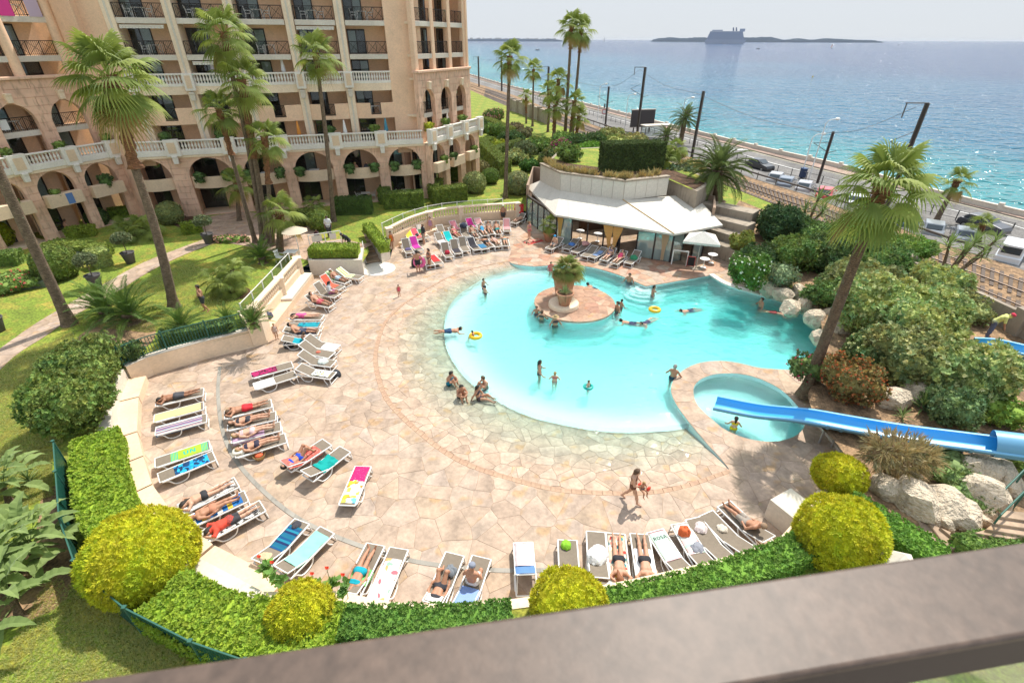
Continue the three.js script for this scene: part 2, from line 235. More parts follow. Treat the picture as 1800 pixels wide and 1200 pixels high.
{
  const first = lineA[0], last = lineA[LN];
  const ground = sheet([[-170, 12], [-170, first.z - 120], [first.x - 20, first.z - 120], ...xz(lineA), [last.x + 6, 12]], [deckPoly], LAWN);
  struct('lawn_ground', ground, M.lawn);
  // soil banks and beds lie on the ground sheet
  const bed = (px, h = LAWN + 0.005, m = M.dryEarth, n = 'soil_bed') => struct(n, sheet(xz(smoothLine(gps(px, h), 40, true)), [], h), m);
  bed([[145, 585], [190, 555], [250, 560], [272, 575], [258, 608], [190, 625], [130, 610]]);
  bed([[388, 508], [415, 502], [440, 510], [425, 525], [395, 522]], LAWN + 0.006, M.soil);
  bed([[40, 980], [80, 860], [105, 850], [125, 985], [110, 1060], [50, 1090], [-60, 1120], [-90, 1000]], LAWN + 0.005);
  bed([[300, 385], [330, 378], [345, 392], [320, 400]], LAWN + 0.006, M.soil);
  // planted banks on the right of the pool: bare earth under the shrubs
  struct('earth_bank', sheet(xz([gp(1300, 462, LAWN), gp(1400, 505, LAWN), gp(1440, 548, LAWN), gp(1449, 600, LAWN), gp(1438, 650, LAWN), gp(1420, 695, LAWN), gp(1434, 742, LAWN), gp(1470, 778, LAWN), gp(1498, 815, LAWN), gp(1500, 880, LAWN), gp(1560, 1000, LAWN), gp(1990, 1000, LAWN), gp(1990, 660, LAWN), gp(1800, 566, LAWN), gp(1600, 478, LAWN), gp(1440, 408, LAWN), gp(1300, 352, LAWN), gp(1265, 400, LAWN)]), [], LAWN + 0.008), M.dryEarth);
  const bank = ribbon(lineA, lineA2); struct('railway_bank', bank, M.concrete);
  struct('railway_ballast', ribbon(lineA2.map((p) => p), lineB), M.dryEarth);
  struct('car_park_strip', ribbon(lineB, lineC), M.asphalt);
  struct('coast_road', ribbon(lineC, lineD), M.asphalt);
  const up = (l, d) => l.map((p) => V(p.x, p.y + d, p.z));
  struct('road_kerb', ribbon(lineD, up(lineD, 0.12)), M.concrete);
  struct('promenade', ribbon(up(lineD, 0.12), lineE), M.pavePink);
  const mid = (a, b, t, d = 0) => a.map((p, i) => V(lerp(p.x, b[i].x, t), lerp(p.y, b[i].y, t) + d, lerp(p.z, b[i].z, t)));
  struct('road_centre_line', ribbon(mid(lineC, lineD, 0.5, 0.006), mid(lineC, lineD, 0.525, 0.006)), M.paint);
  struct('road_edge_line', ribbon(mid(lineC, lineD, 0.93, 0.006), mid(lineC, lineD, 0.95, 0.006)), mat([0.55, 0.5, 0.3], 0.8));
  for (const [a, b] of [[0.3, 0.315], [0.36, 0.375], [0.42, 0.435], [0.48, 0.495]]) { // zebra crossing bars
    const A = gp(1195, 259, -1.494).lerp(gp(1262, 262, -1.494), (a - 0.3) * 5.2), B = A.clone().add(V(7.5, 0, 0.4)), w = V(0.15, 0, 0.55);
    struct('zebra_bar', ribbon([A, B], [A.clone().add(w), B.clone().add(w)]), M.paint);
  }
  // rails
  const railMat = mat([0.13, 0.095, 0.075], 0.5, { metalness: 0.5 });
  const track = thing('railway_track', 'double railway track on brown ballast between garden wall and car park', 'railway track');
  for (const t of [0.2, 0.36, 0.58, 0.74]) part('rail', merge([new THREE.TubeGeometry(new THREE.CatmullRomCurve3(mid(lineA2, lineB, t, 0.14)), 160, 0.06, 4)]), railMat, track);
  { const g = []; for (const [t0, t1] of [[0.13, 0.43], [0.51, 0.81]]) { const a = new THREE.CatmullRomCurve3(mid(lineA2, lineB, t0, 0.05)).getSpacedPoints(330), b = new THREE.CatmullRomCurve3(mid(lineA2, lineB, t1, 0.05)).getSpacedPoints(330); for (let i = 60; i < 331; i++) { const d = b[i].clone().sub(a[i]), L = d.length(); g.push(box(L, 0.1, 0.24, (a[i].x + b[i].x) / 2, (a[i].y + b[i].y) / 2, (a[i].z + b[i].z) / 2, Math.atan2(-d.z, d.x))); } }
    const s = part('sleeper', merge(g), mat([0.13, 0.1, 0.08], 1), track); s.userData.kind = 'stuff'; }
  // sea wall with piers
  const wall = thing('sea_wall', 'low white parapet wall with small piers along the promenade', 'wall');
  const ew = smoothLine(lineE, 260);
  part('parapet', wallLine(ew, 0.72, 0.35, -1.6), M.offwhite, wall); part('coping', wallLine(ew, 0.09, 0.46, -0.878), M.offwhite, wall);
  part('footing', wallLine(ew.map((p) => V(p.x + 0.25, 0, p.z)), 2.9, 0.3, -4.5), M.concrete, wall);
  for (let i = 30; i < 260; i += 5) part('pier', box(0.5, 0.95, 0.5, 0, 0, 0), M.offwhite, wall, [ew[i].x, -1.0, ew[i].z], 0.6);
  // narrow sandy beach under the wall
  struct('beach_sand', ribbon(up(lineE, -2.2), lineE.map((p) => V(p.x + 7, SEA - 0.5, p.z - 2.5))), mat([0.55, 0.45, 0.33], 1, { map: T.soil }));
  // sea: rings round the viewpoint out to the horizon; pale over sand near the shore, deep blue further out
  const shore = lineE.map((p) => [p.x, p.z]); shore.push([80, 40]); shore.unshift([-150, -1100], [-420, -2600]);
  const pos = [], colr = [], idx = [], uvs = [], R = [30], NA = 120; while (R[R.length - 1] < 45000) R.push(R[R.length - 1] * 1.075 + 1);
  const c0 = [0.06, 0.29, 0.31], c1 = [0.025, 0.15, 0.25], c2 = [0.012, 0.06, 0.165];
  R.forEach((r, j) => { for (let i = 0; i <= NA; i++) { const a = lerp(-1.35, 1.75, i / NA), x = r * Math.sin(a), z = -r * Math.cos(a), d = distLine(x, z, shore), w = vn(x * 0.012 + 50, z * 0.02 + 50, 4096, 3) - 0.5; const t = sstep(4, 75, d + w * 46), t2 = sstep(70, 400, d + w * 150); pos.push(x, SEA, z); uvs.push(x, z); for (let k = 0; k < 3; k++) colr.push(lerp(lerp(c0[k], c1[k], t), c2[k], t2)); } });
  for (let j = 0; j < R.length - 1; j++) for (let i = 0; i < NA; i++) { const a = j * (NA + 1) + i, b = a + NA + 1; idx.push(a, a + 1, b, a + 1, b + 1, b); }
  const g = new THREE.BufferGeometry(); g.setAttribute('position', new THREE.Float32BufferAttribute(pos, 3)); g.setAttribute('color', new THREE.Float32BufferAttribute(colr, 3)); g.setAttribute('uv', new THREE.Float32BufferAttribute(uvs, 2)); g.setIndex(idx); g.computeVertexNormals(); g.userData.uvDone = true;
  const chop = T.ripple.clone(); chop.repeat.set(1 / 16, 1 / 9); chop.needsUpdate = true;
  const wv = tex(256, (u, v) => { const e = 1 / 256, h = (a, b) => fbm(a, b, 10, 4, 99); const dx = (h(u + e, v) - h(u - e, v)) * 7.5, dy = (h(u, v + e) - h(u, v - e)) * 7.5, l = Math.hypot(dx, dy, 1); return [0.5 - dx / l / 2, 0.5 - dy / l / 2, 0.5 + 0.5 / l]; }, false, 47);
  struct('sea', g, phys([1, 1, 1], 0.11, { vertexColors: true, bumpMap: chop, bumpScale: 1.1, normalMap: wv, ior: 1.33, specularIntensity: 0.55 }));
}

// ---------- paving: every stone is cut on its own ----------
const tones = [[0.61, 0.475, 0.365], [0.63, 0.5, 0.39], [0.6, 0.465, 0.36], [0.64, 0.515, 0.41], [0.62, 0.49, 0.39], [0.62, 0.48, 0.355], [0.58, 0.445, 0.34], [0.63, 0.51, 0.42]];
const tonesWarm = [[0.60, 0.38, 0.26], [0.64, 0.43, 0.30], [0.56, 0.35, 0.24], [0.67, 0.47, 0.34], [0.58, 0.33, 0.23]];
const tonesWet = [[0.64, 0.49, 0.37], [0.67, 0.52, 0.4], [0.6, 0.46, 0.35], [0.69, 0.55, 0.43]];
function paving(parent, region, holes, step, yOf, palette, keep = 300, gap = 0.01, thick = 0.02) {
  const ins = (x, z) => inPoly(x, z, region) && !holes.some((h) => inPoly(x, z, h));
  let x0 = 1e9, x1 = -1e9, z0 = 1e9, z1 = -1e9; for (const [x, z] of region) { x0 = Math.min(x0, x); x1 = Math.max(x1, x); z0 = Math.min(z0, z); z1 = Math.max(z1, z); }
  const cells = new Map(), S = [], key = (i, j) => i * 10007 + j;
  for (let i = Math.floor(x0 / step); i <= x1 / step; i++) for (let j = Math.floor(z0 / step); j <= z1 / step; j++) {
    const n = rnd() < 0.16 ? 2 : rnd() < 0.16 ? 0 : 1;
    for (let k = 0; k < n; k++) { const x = (i + rnd()) * step, z = (j + rnd()) * step; if (ins(x, z)) { const s = { x, z, w: rr(0, 0.14) * step * step, i, j }; S.push(s); const q = key(i, j); if (!cells.has(q)) cells.set(q, []); cells.get(q).push(s); } }
  }
  const stones = [];
  for (const s of S) {
    let P = []; const R = step * 1.5; for (let k = 0; k < 8; k++) P.push([s.x + R * Math.cos(k * Math.PI / 4 + 0.3), s.z + R * Math.sin(k * Math.PI / 4 + 0.3)]);
    for (let di = -3; di <= 3; di++) for (let dj = -3; dj <= 3; dj++) for (const o of cells.get(key(s.i + di, s.j + dj)) || []) {
      if (o === s) continue; const nx = o.x - s.x, nz = o.z - s.z, L = Math.hypot(nx, nz); if (L < 1e-4) continue; const m = (nx * nx + nz * nz + s.w - o.w) / 2 / L - gap / 2; const N = [];
      for (let a = 0; a < P.length; a++) { const p = P[a], q = P[(a + 1) % P.length], dp = ((p[0] - s.x) * nx + (p[1] - s.z) * nz) / L - m, dq = ((q[0] - s.x) * nx + (q[1] - s.z) * nz) / L - m; if (dp <= 0) N.push(p); if (dp * dq < 0) { const t = dp / (dp - dq); N.push([lerp(p[0], q[0], t), lerp(p[1], q[1], t)]); } }
      P = N; if (P.length < 3) break;
    }
    if (P.length < 3) continue;
    // finer outline so that edges along curves follow them
    const Q = []; for (let a = 0; a < P.length; a++) { const p = P[a], q = P[(a + 1) % P.length]; Q.push(p); if (!ins(p[0], p[1]) || !ins(q[0], q[1])) { Q.push([lerp(p[0], q[0], 0.33), lerp(p[1], q[1], 0.33)], [lerp(p[0], q[0], 0.67), lerp(p[1], q[1], 0.67)]); } }
    const O = Q.map(([x, z]) => { if (ins(x, z)) return [x, z]; let lo = 0, hi = 1; for (let k = 0; k < 9; k++) { const t = (lo + hi) / 2; if (ins(lerp(s.x, x, t), lerp(s.z, z, t))) lo = t; else hi = t; } return [lerp(s.x, x, lo * 0.995), lerp(s.z, z, lo * 0.995)]; });
    let A = 0, cx = 0, cz = 0; O.forEach(([x, z], k) => { const [u, v] = O[(k + 1) % O.length]; A += x * v - u * z; cx += x; cz += z; }); A = Math.abs(A / 2); if (A < step * step * 0.04) continue;
    cx /= O.length; cz /= O.length;
    stones.push({ O, cx, cz, A, near: A / (cx * cx + cz * cz + EYE * EYE) });
  }
  stones.sort((a, b) => b.near - a.near);
  const rest = [];
  stones.forEach((s, k) => {
    const c = pick(palette), br = rr(0.96, 1.05), lift = rr(0, 0.007), pos = [], n = s.O.length, ix = [], yb = (x, z) => yOf(x, z) - 0.004;
    const ref = k < keep ? [s.cx, yOf(s.cx, s.cz), s.cz] : [0, 0, 0];
    const put = (x, y, z) => { pos.push(x - ref[0], y - ref[1], z - ref[2]); };
    put(s.cx, yOf(s.cx, s.cz) + thick * 0.5 + lift, s.cz);
    s.O.forEach(([x, z]) => { const t = 0.965; put(lerp(s.cx, x, t), yOf(x, z) + thick * 0.5 + lift, lerp(s.cz, z, t)); });
    s.O.forEach(([x, z]) => put(x, yOf(x, z) + thick * 0.28 + lift, z));
    s.O.forEach(([x, z]) => put(x, yb(x, z), z));
    for (let a = 0; a < n; a++) { const b = (a + 1) % n; ix.push(0, 1 + b, 1 + a, 1 + a, 1 + b, 1 + n + a, 1 + b, 1 + n + b, 1 + n + a, 1 + n + a, 1 + n + b, 1 + 2 * n + a, 1 + n + b, 1 + 2 * n + b, 1 + 2 * n + a); }
    let g = new THREE.BufferGeometry(); g.setAttribute('position', new THREE.Float32BufferAttribute(pos, 3)); g.setIndex(ix); g = g.toNonIndexed(); g.computeVertexNormals();
    { const p = g.attributes.position; // outline order may run either way; faces look up
      const f = p.getY(0) !== undefined && g.attributes.normal.getY(0) < 0; if (f) { const a = p.array; for (let q = 0; q < a.length; q += 9) for (let w = 0; w < 3; w++) { const t = a[q + 3 + w]; a[q + 3 + w] = a[q + 6 + w]; a[q + 6 + w] = t; } g.computeVertexNormals(); } }
    const cn = g.attributes.position.count, ca = new Float32Array(cn * 3); for (let q = 0; q < cn; q++) for (let w = 0; w < 3; w++) ca[q * 3 + w] = c[w] * br * [0.97, 1.01, 1.06][w]; g.setAttribute('color', new THREE.BufferAttribute(ca, 3));
    if (k < keep) { const off = [rr(0, 9), rr(0, 9)]; boxUV(g); const uv = g.attributes.uv; for (let q = 0; q < uv.count; q++) uv.setXY(q, uv.getX(q) + off[0], uv.getY(q) + off[1]); part('paving_stone', g, M.stone, parent, ref); } else rest.push(g);
  });
  if (rest.length) { const m = part('paving_stones', merge(rest), M.stone, parent); m.userData.kind = 'stuff'; }
  return stones.length;
}
{
  const deck = struct('pool_deck', sheet(deckPoly, [poolPoly, slidePoly], 0), M.mortar);
  const barPoly = xz([...barFront, ...barBack]);
  // terrace by the bar is darker stone
  const terrace = xz([gp(893, 459), ...barEdgeW.slice(1), gp(1290, 470), gp(1232, 452), gp(1177, 461), gp(977, 427), gp(940, 400), gp(905, 420)]);
  paving(deck, deckPoly, [poolPoly, slidePoly, barPoly, terrace, xz(gps([[640, 483], [652, 462], [642, 430], [664, 428], [674, 460], [688, 468], [672, 484]]))], 0.86, () => 0, tones);
  const ter = struct('bar_terrace', sheet(terrace, [poolPoly], 0.004), M.mortar);
  paving(ter, terrace, [poolPoly, barPoly], 0.8, () => 0.006, tonesWarm.concat(tones.slice(0, 3)), 120);
  // beach that slopes under the water
  const bp = [...arcL, ...[...linerL].reverse()], inner = sheet(bp, [], 0);
  { // subdivide by building it as strips between the two curves
    const A = smoothLine(arcW, 90), B = smoothLine(linerW, 90); let prev = A, geos = []; for (let k = 1; k <= 8; k++) { const cur = A.map((p, i) => { const q = p.clone().lerp(B[i], k / 8); q.y = beachY(q.x, q.z) - 0.012; return q; }); geos.push(ribbon(prev.map((p) => (k === 1 ? V(p.x, -0.005, p.z) : p)), cur)); prev = cur; }
    const beach = struct('pool_beach', merge(geos), M.mortar);
    const inset = xz(A.map((p, i) => p.clone().lerp(B[i], 0.055)));
    paving(beach, [...inset, ...xz(B).reverse()], [], 0.58, (x, z) => beachY(x, z) - 0.004, tonesWet, 300, 0.01);
    // the single row of edge stones along the step
    const C = smoothLine(arcW, 96), D = smoothLine(inset.map(([x, z]) => V(x, 0, z)), 96);
    for (let i = 0; i < 96; i++) { const q = (p, t) => p.clone().lerp(D[i], t); const a = C[i], b = C[i + 1], c = D[i + 1], d = D[i]; const cc = V((a.x + c.x) / 2, 0, (a.z + c.z) / 2), sh = (p) => [lerp(cc.x, p.x, 0.97) - cc.x, lerp(cc.z, p.z, 0.97) - cc.z]; const g = prism([sh(a), sh(b), sh(c), sh(d)], -0.03, 0.012, 0.006); const n = nonIdx(g), t = pick(tonesWarm), ca = new Float32Array(n.attributes.position.count * 3); for (let k = 0; k < ca.length; k++) ca[k] = lerp(t[k % 3], [0.66, 0.5, 0.37][k % 3], 0.6); n.setAttribute('color', new THREE.BufferAttribute(ca, 3)); part('edge_stone', n, M.stone, beach, cc); }
  }
  // basin floor under the water: white at the beach, deeper to the middle
  { const nx = 70, nz = 70, X0 = -6, X1 = 21, Z0 = -40, Z1 = -12, pos = [], idx = []; const wallsL = xz([...barEdgeW, ...rightEdgeW]);
    for (let j = 0; j <= nz; j++) for (let i = 0; i <= nx; i++) { const x = lerp(X0, X1, i / nx), z = lerp(Z0, Z1, j / nz), d = distLine(x, z, linerL), ins = inPoly(x, z, basinPoly); let y = ins ? -0.43 - 0.6 * sstep(0, 3, d) - 0.4 * sstep(3, 11, d) : -0.62 - 0.8 * sstep(0, 9, d); pos.push(x, y, z); }
    for (let j = 0; j < nz; j++) for (let i = 0; i < nx; i++) { const a = j * (nx + 1) + i, b = a + nx + 1; idx.push(a, b, a + 1, a + 1, b, b + 1); }
    const g = new THREE.BufferGeometry(); g.setAttribute('position', new THREE.Float32BufferAttribute(pos, 3)); g.setIndex(idx); g.computeVertexNormals(); struct('pool_floor', g, M.liner); }
  const down = (l, d) => l.map((p) => V(p.x, d, p.z)), flat = (l, y) => l.map((p) => V(p.x, y, p.z));
  struct('pool_wall', merge([ribbon(flat(barEdgeW, -0.02), down(barEdgeW, -1.9)), ribbon(flat(rightEdgeW, -0.02), down(rightEdgeW, -1.9)), ribbon(flat(rimOutW, -0.02), down(rimOutW, -1.9))]), M.linerWall);
  struct('slide_pool_wall', ribbon(flat(rimInW, -0.01), down(rimInW, -1.2)), M.linerWall);
  struct('slide_pool_floor', sheet(slidePoly, [], -1.05), M.liner);
  // white curb on the right side and the low steps in the corner by the terrace
  struct('pool_curb', wallLine(rightEdgeW.slice(0, 24).map((p) => V(p.x + 0.1, 0, p.z - 0.12)), 0.1, 0.4, -0.02), M.white);
  const nose = thing('pool_steps', 'white curved steps under water at the pointed terrace corner', 'pool steps');
  for (let k = 0; k < 4; k++) { const c = gp(1131, 502), R = 0.55 + k * 0.36; part('step', prism(Array.from({ length: 28 }, (_, a) => [c.x + R * Math.cos(a * Math.PI / 14), c.z + R * Math.sin(a * Math.PI / 14)]), -1.6, -0.28 - k * 0.2), M.liner, nose); }
  struct('pool_ledge', merge([prism([...xz(barEdgeW.slice(4)), ...xz(away(barEdgeW.slice(4), -0.42)).reverse()], -1.6, -0.75)]), M.liner);
  // water
  const wave = T.ripple.clone(); wave.repeat.set(1 / 4.2, 1 / 3.2); wave.needsUpdate = true;
  const surf = phys([0.97, 1, 1], 0.02, { transmission: 1, thickness: 0, ior: 1.33, bumpMap: wave, bumpScale: 0.1 });
  const body = phys([1, 1, 1], 0.3, { transmission: 1, thickness: 1, ior: 1.33, transparent: true, opacity: 0.5, specularIntensity: 0, attenuationColor: col(0.36, 0.87, 0.855), attenuationDistance: 2.15 });
  struct('pool_water', sheet(poolPoly, [], WATER), surf); struct('pool_water_depth', prism(basinPoly, -2.3, WATER - 0.006), body); { const sh = body.clone(); sh.opacity = 0.04; struct('pool_shallow_water', prism([...arcL, ...xz(linerW.map((p) => { const k = V(p.x - 6, 0, p.z + 26).normalize(); return V(p.x + k.x * 0.02, 0, p.z + k.z * 0.02); })).reverse()], -2.2, WATER - 0.007), sh); }
  struct('slide_pool_water', sheet(slidePoly, [], -0.22), surf); struct('slide_pool_water_depth', prism(slidePoly, -1.5, -0.226), body);
  // rim of the slide pool and curved drain across the deck
  const drain = smoothLine(gps([[386, 645], [383, 690], [392, 760], [415, 810], [470, 870], [530, 915], [620, 955], [720, 985], [800, 997], [880, 1003], [990, 1002]]), 60);
  struct('drain_channel', wallLine(drain, 0.012, 0.16, 0.018), mat([0.34, 0.33, 0.3], 0.6, { map: T.grime }));
}
// ---------- the hotel ----------
const hotel = thing('hotel_building', 'large peach hotel with recessed balconies, white balustrade terrace and arcade of arches', 'building', null, [-28, LAWN, -47]);
const frame = (x, z, deg) => ({ x, z, ry: deg * Math.PI / 180, pt: (s, y, o) => V(x + s * Math.cos(deg * Math.PI / 180) + o * Math.sin(deg * Math.PI / 180), y, z - s * Math.sin(deg * Math.PI / 180) + o * Math.cos(deg * Math.PI / 180)) });
const fp = (fr, name, geo, m, parent) => { if (parent) return part(name, geo, m, parent); const q = part(name, geo, m, hotel, [fr.x + 28, -LAWN, fr.z + 47], fr.ry); return q; };
const main = frame(-28, -47, 17), wing = frame(-37.2, -37.6, 66.5), endf = frame(-8.9, -51.7, 65);
const FL = [0.96, 3.55, 6.3, 8.8, 11.4, 13.8, 16.35, 18.95];
// balusters share one shape
const balusterGeo = lathe([[0.085, 0], [0.085, 0.05], [0.05, 0.09], [0.09, 0.2], [0.1, 0.28], [0.06, 0.44], [0.045, 0.52], [0.08, 0.57], [0.08, 0.62]], 10);
let balusters = 0; const balusterRest = [];
function balusterRun(fr, s0, s1, y, off, step = 0.235, m = M.white) { const n = Math.max(1, Math.round((s1 - s0) / step)); for (let i = 0; i < n; i++) { const q = fr.pt(s0 + (i + 0.5) * (s1 - s0) / n, y, off); if (balusters++ < 290) part('baluster', balusterGeo, m, hotel, [q.x + 28, q.y - LAWN, q.z + 47]); else balusterRest.push(balusterGeo.clone().translate(q.x + 28, q.y - LAWN, q.z + 47)); } }
function railing(w, h = 0.98, panels = 3) { const g = [box(w, 0.05, 0.05, 0, h, 0), box(w, 0.035, 0.035, 0, 0.1, 0)]; const n = Math.round(w / 0.13); for (let i = 0; i <= n; i++) { const x = -w / 2 + i * w / n; const post = i % Math.round(n / panels) === 0; g.push(box(post ? 0.045 : 0.017, h, post ? 0.045 : 0.017, x, h / 2, 0)); } for (let k = 0; k < panels; k++) { const a = -w / 2 + k * w / panels, b = a + w / panels; g.push(rod(V(a, 0.1, 0), V(b, h, 0), 0.014, 0.014, 4), rod(V(a, h, 0), V(b, 0.1, 0), 0.014, 0.014, 4)); } return merge(g); }
const railGeos = {};
const railOf = (w, p) => railGeos[w.toFixed(1) + p] ||= railing(+w.toFixed(1), 0.98, p);
// a recessed balcony: side walls come from the pilasters; back wall, glazed door, floor slab with front band
function loggia(fr, s0, s1, y, h, off, depth, o = {}) {
  const w = s1 - s0, c = (s0 + s1) / 2, b = off - depth;
  fp(fr, 'balcony_wall', box(w, h, 0.12, c, y + h / 2, b - 0.06), M.peach);
  const dw = w * (o.door ?? 0.46), ds = o.right ? s1 - dw / 2 - 0.1 : s0 + dw / 2 + 0.08, dh = Math.min(2.05, h - 0.3);
  const door = fp(fr, 'balcony_door', merge([box(dw, 0.09, 0.08, ds, y + dh, b + 0.05), box(0.08, dh, 0.08, ds - dw / 2 + 0.04, y + dh / 2, b + 0.052), box(0.08, dh, 0.08, ds + dw / 2 - 0.04, y + dh / 2, b + 0.052), box(0.07, dh - 0.1, 0.08, ds, y + dh / 2 - 0.03, b + 0.05), box(dw - 0.1, dh, 0.02, ds, y + dh / 2, b + 0.012)]), M.darkFrame);  // frame bars, plus a dark sheet behind the glass painted as the unlit room
  const cur = (o.curtain ?? rnd()) > 0.3;
  if (cur) { const g = new THREE.PlaneGeometry(dw * 0.43, dh - 0.15, 14, 1), p = g.attributes.position; for (let i = 0; i < p.count; i++) p.setZ(i, 0.012 * Math.sin(p.getX(i) * 46)); g.translate(ds + dw * 0.23 * (rnd() < 0.75 ? 1 : -1), y + dh / 2, b + 0.038); part('curtain', g, M.curtain, door); }
  part('glass_pane', box(dw * 0.9, dh - 0.14, 0.006, ds, y + dh / 2, b + 0.07), M.glassPane, door);
  fp(fr, 'floor_slab', box(w, 0.2, depth + (o.out ?? 0), c, y - 0.1, (b + off + (o.out ?? 0)) / 2), M.cream);
  if (!o.noBand) fp(fr, 'slab_band', rbox(w - 0.02, 0.4, 0.16, c, y - 0.17, off - 0.05 + (o.out ?? 0), 0.02), M.offwhite);
  if (o.rail) { const r = fp(fr, 'railing', railOf(w - 0.06, o.panels || 3), M.rail); r.position.copy(fr.pt(c, y + 0.02, off - 0.08)).sub(hotel.position); r.rotation.y = fr.ry; }
}
function curvedPlan(c, w, off, bulge, t) { const A = [], B = []; for (let i = 0; i <= 12; i++) { const u = i / 6 - 1, k = (1 - u * u) * bulge; A.push([c + u * w / 2, -(off + k)]); B.push([c + u * w / 2, -(off + k - t)]); } return [A, B]; }
// prism() takes world x,z; in a facade's own axes z is the distance outwards
const curvedWall = (c, w, off, bulge, t, y0, y1) => { const [A, B] = curvedPlan(c, w, off, bulge, t); return prism([...A.map(([x, z]) => [x, -z]), ...B.reverse().map(([x, z]) => [x, -z])], y0, y1); };
const curvedSlab = (c, w, off, bulge, y0, y1) => { const [A] = curvedPlan(c, w, off, bulge, 0); return prism([...A.map(([x, z]) => [x, -z]), [c + w / 2, off - 1], [c - w / 2, off - 1]], y0, y1); };
// rusticated wall with arches: each block is a part
function arcade(fr, edges, arches, y0, y1, off, courses, t = 0.45) { // arches: [centre, half width, springing, top]
  const S = new THREE.Shape([new THREE.Vector2(edges[0], y0), new THREE.Vector2(edges[1], y0), new THREE.Vector2(edges[1], y1), new THREE.Vector2(edges[0], y1)]);
  const half = ([c, w, ys, yt], y) => (y <= ys ? w : y >= yt ? 0 : w * Math.sqrt(1 - ((y - ys) / (yt - ys)) ** 2));
  for (const [c, w, ys, yt] of arches) { const p = new THREE.Path(); p.moveTo(c - w, y0 + 0.001); p.lineTo(c - w, ys); for (let i = 1; i < 16; i++) { const a = Math.PI - i * Math.PI / 16; p.lineTo(c + w * Math.cos(a), ys + (yt - ys) * Math.sin(a)); } p.lineTo(c + w, ys); p.lineTo(c + w, y0 + 0.001); S.holes.push(p); }
  const g = new THREE.ExtrudeGeometry(S, { depth: t - 0.05, bevelEnabled: false }); g.translate(0, 0, off - t); fp(fr, 'arcade_wall', g, M.pink);
  const n = courses, hh = (y1 - y0) / n;
  for (let k = 0; k < n; k++) {
    const a = y0 + k * hh + 0.015, b = y0 + (k + 1) * hh - 0.015, ys = [a, lerp(a, b, 0.33), lerp(a, b, 0.66), b];
    for (let i = 0; i <= arches.length; i++) {
      const L = i ? (y) => arches[i - 1][0] + half(arches[i - 1], y) : () => edges[0], R = i < arches.length ? (y) => arches[i][0] - half(arches[i], y) : () => edges[1];
      if (R(a) - L(a) < 0.05) continue;
      const cut = k % 2 && R(b) - L(b) > 1.9 ? [[L, (y) => lerp(L(b), R(b), 0.5)], [(y) => lerp(L(b), R(b), 0.5), R]] : [[L, R]];
      for (const [l, r] of cut) { const s = new THREE.Shape([...ys.map((y) => new THREE.Vector2(l(y) + 0.012, y)), ...[...ys].reverse().map((y) => new THREE.Vector2(r(y) - 0.012, y))]); const q = new THREE.ExtrudeGeometry(s, { depth: 0.06, bevelEnabled: false }); q.translate(0, 0, off - 0.06); fp(fr, 'stone_block', q, M.pink); }
    }
  }
}
const bracket = () => merge([rbox(0.42, 0.16, 0.42, 0, 0.55, 0.12, 0.03), (() => { const s = new THREE.Shape([new THREE.Vector2(-0.16, 0), new THREE.Vector2(0.16, 0), new THREE.Vector2(0.2, 0.5), new THREE.Vector2(-0.2, 0.5)]); const g = new THREE.ExtrudeGeometry(s, { depth: 0.26, bevelEnabled: true, bevelSize: 0.02, bevelThickness: 0.02, bevelSegments: 1 }); return g; })()]);
const bracketGeo = bracket();
function placeB(fr, s, y, off, m = M.cream, geo = bracketGeo, n = 'bracket') { const q = part(n, geo, m, hotel); q.position.copy(fr.pt(s, y, off)).sub(hotel.position); q.rotation.y = fr.ry; return q; }
// white terrace balustrade with panelled pedestals
function terrace(fr, s0, s1, peds, y, off, step) {
  fp(fr, 'terrace_band', rbox(s1 - s0, 0.46, 0.34, (s0 + s1) / 2, y + 0.23, off - 0.17, 0.03), M.white);
  fp(fr, 'terrace_rail', rbox(s1 - s0, 0.12, 0.3, (s0 + s1) / 2, y + 1.17, off - 0.16, 0.04), M.white);
  fp(fr, 'terrace_floor', box(s1 - s0, 0.22, 3.4, (s0 + s1) / 2, y - 0.08, off - 1.75), M.cream);
  let a = s0; for (const p of [...peds, null]) { const e = p === null ? s1 : p - 0.6; if (e - a > 0.4) balusterRun(fr, a + 0.06, e - 0.06, y + 0.47, off - 0.16, step); if (p !== null) { const d = fp(fr, 'pedestal', rbox(1.12, 1.36, 0.52, p, y + 0.64, off - 0.08, 0.03), M.white); fp(fr, 'pedestal_panel', box(0.62, 0.86, 0.03, p, y + 0.66, off + 0.19), M.bench); placeB(fr, p, y - 0.62, off - 0.04, M.white); a = p + 0.6; } }
}
// main front
const mBays = [[-3.2, 0.3], [1.0, 4.7], [5.4, 9.1], [9.9, 13.2], [14.0, 17.4]];
for (const s of [-3.55, 0.65, 5.05, 9.5, 13.6]) {
  fp(main, 'pilaster', rbox(0.72, 12.9, 2.1, s, 12.75, -0.92, 0.05), M.cream);
  fp(main, 'pilaster_strip', box(0.16, 12.6, 0.03, s, 12.7, 0.145), M.offwhite);
}
fp(main, 'corner_wall', box(2.3, 14.6, 2.4, 18.5, 12.6, -1.12), M.peach);
fp(main, 'corner_fillet', box(1.2, 14.6, 2.2, 19.9, 12.6, -1.3), M.peach);
fp(main, 'corner_wall', box(2.1, 14.6, 2.6, -4.95, 12.6, -1.3), M.peach);
fp(main, 'roof_slab', box(27, 0.4, 6, 7, 20.1, -2.4), M.cream);
fp(main, 'core_wall', box(26, 19, 0.3, 7, 10.4, -4.2), M.peach);
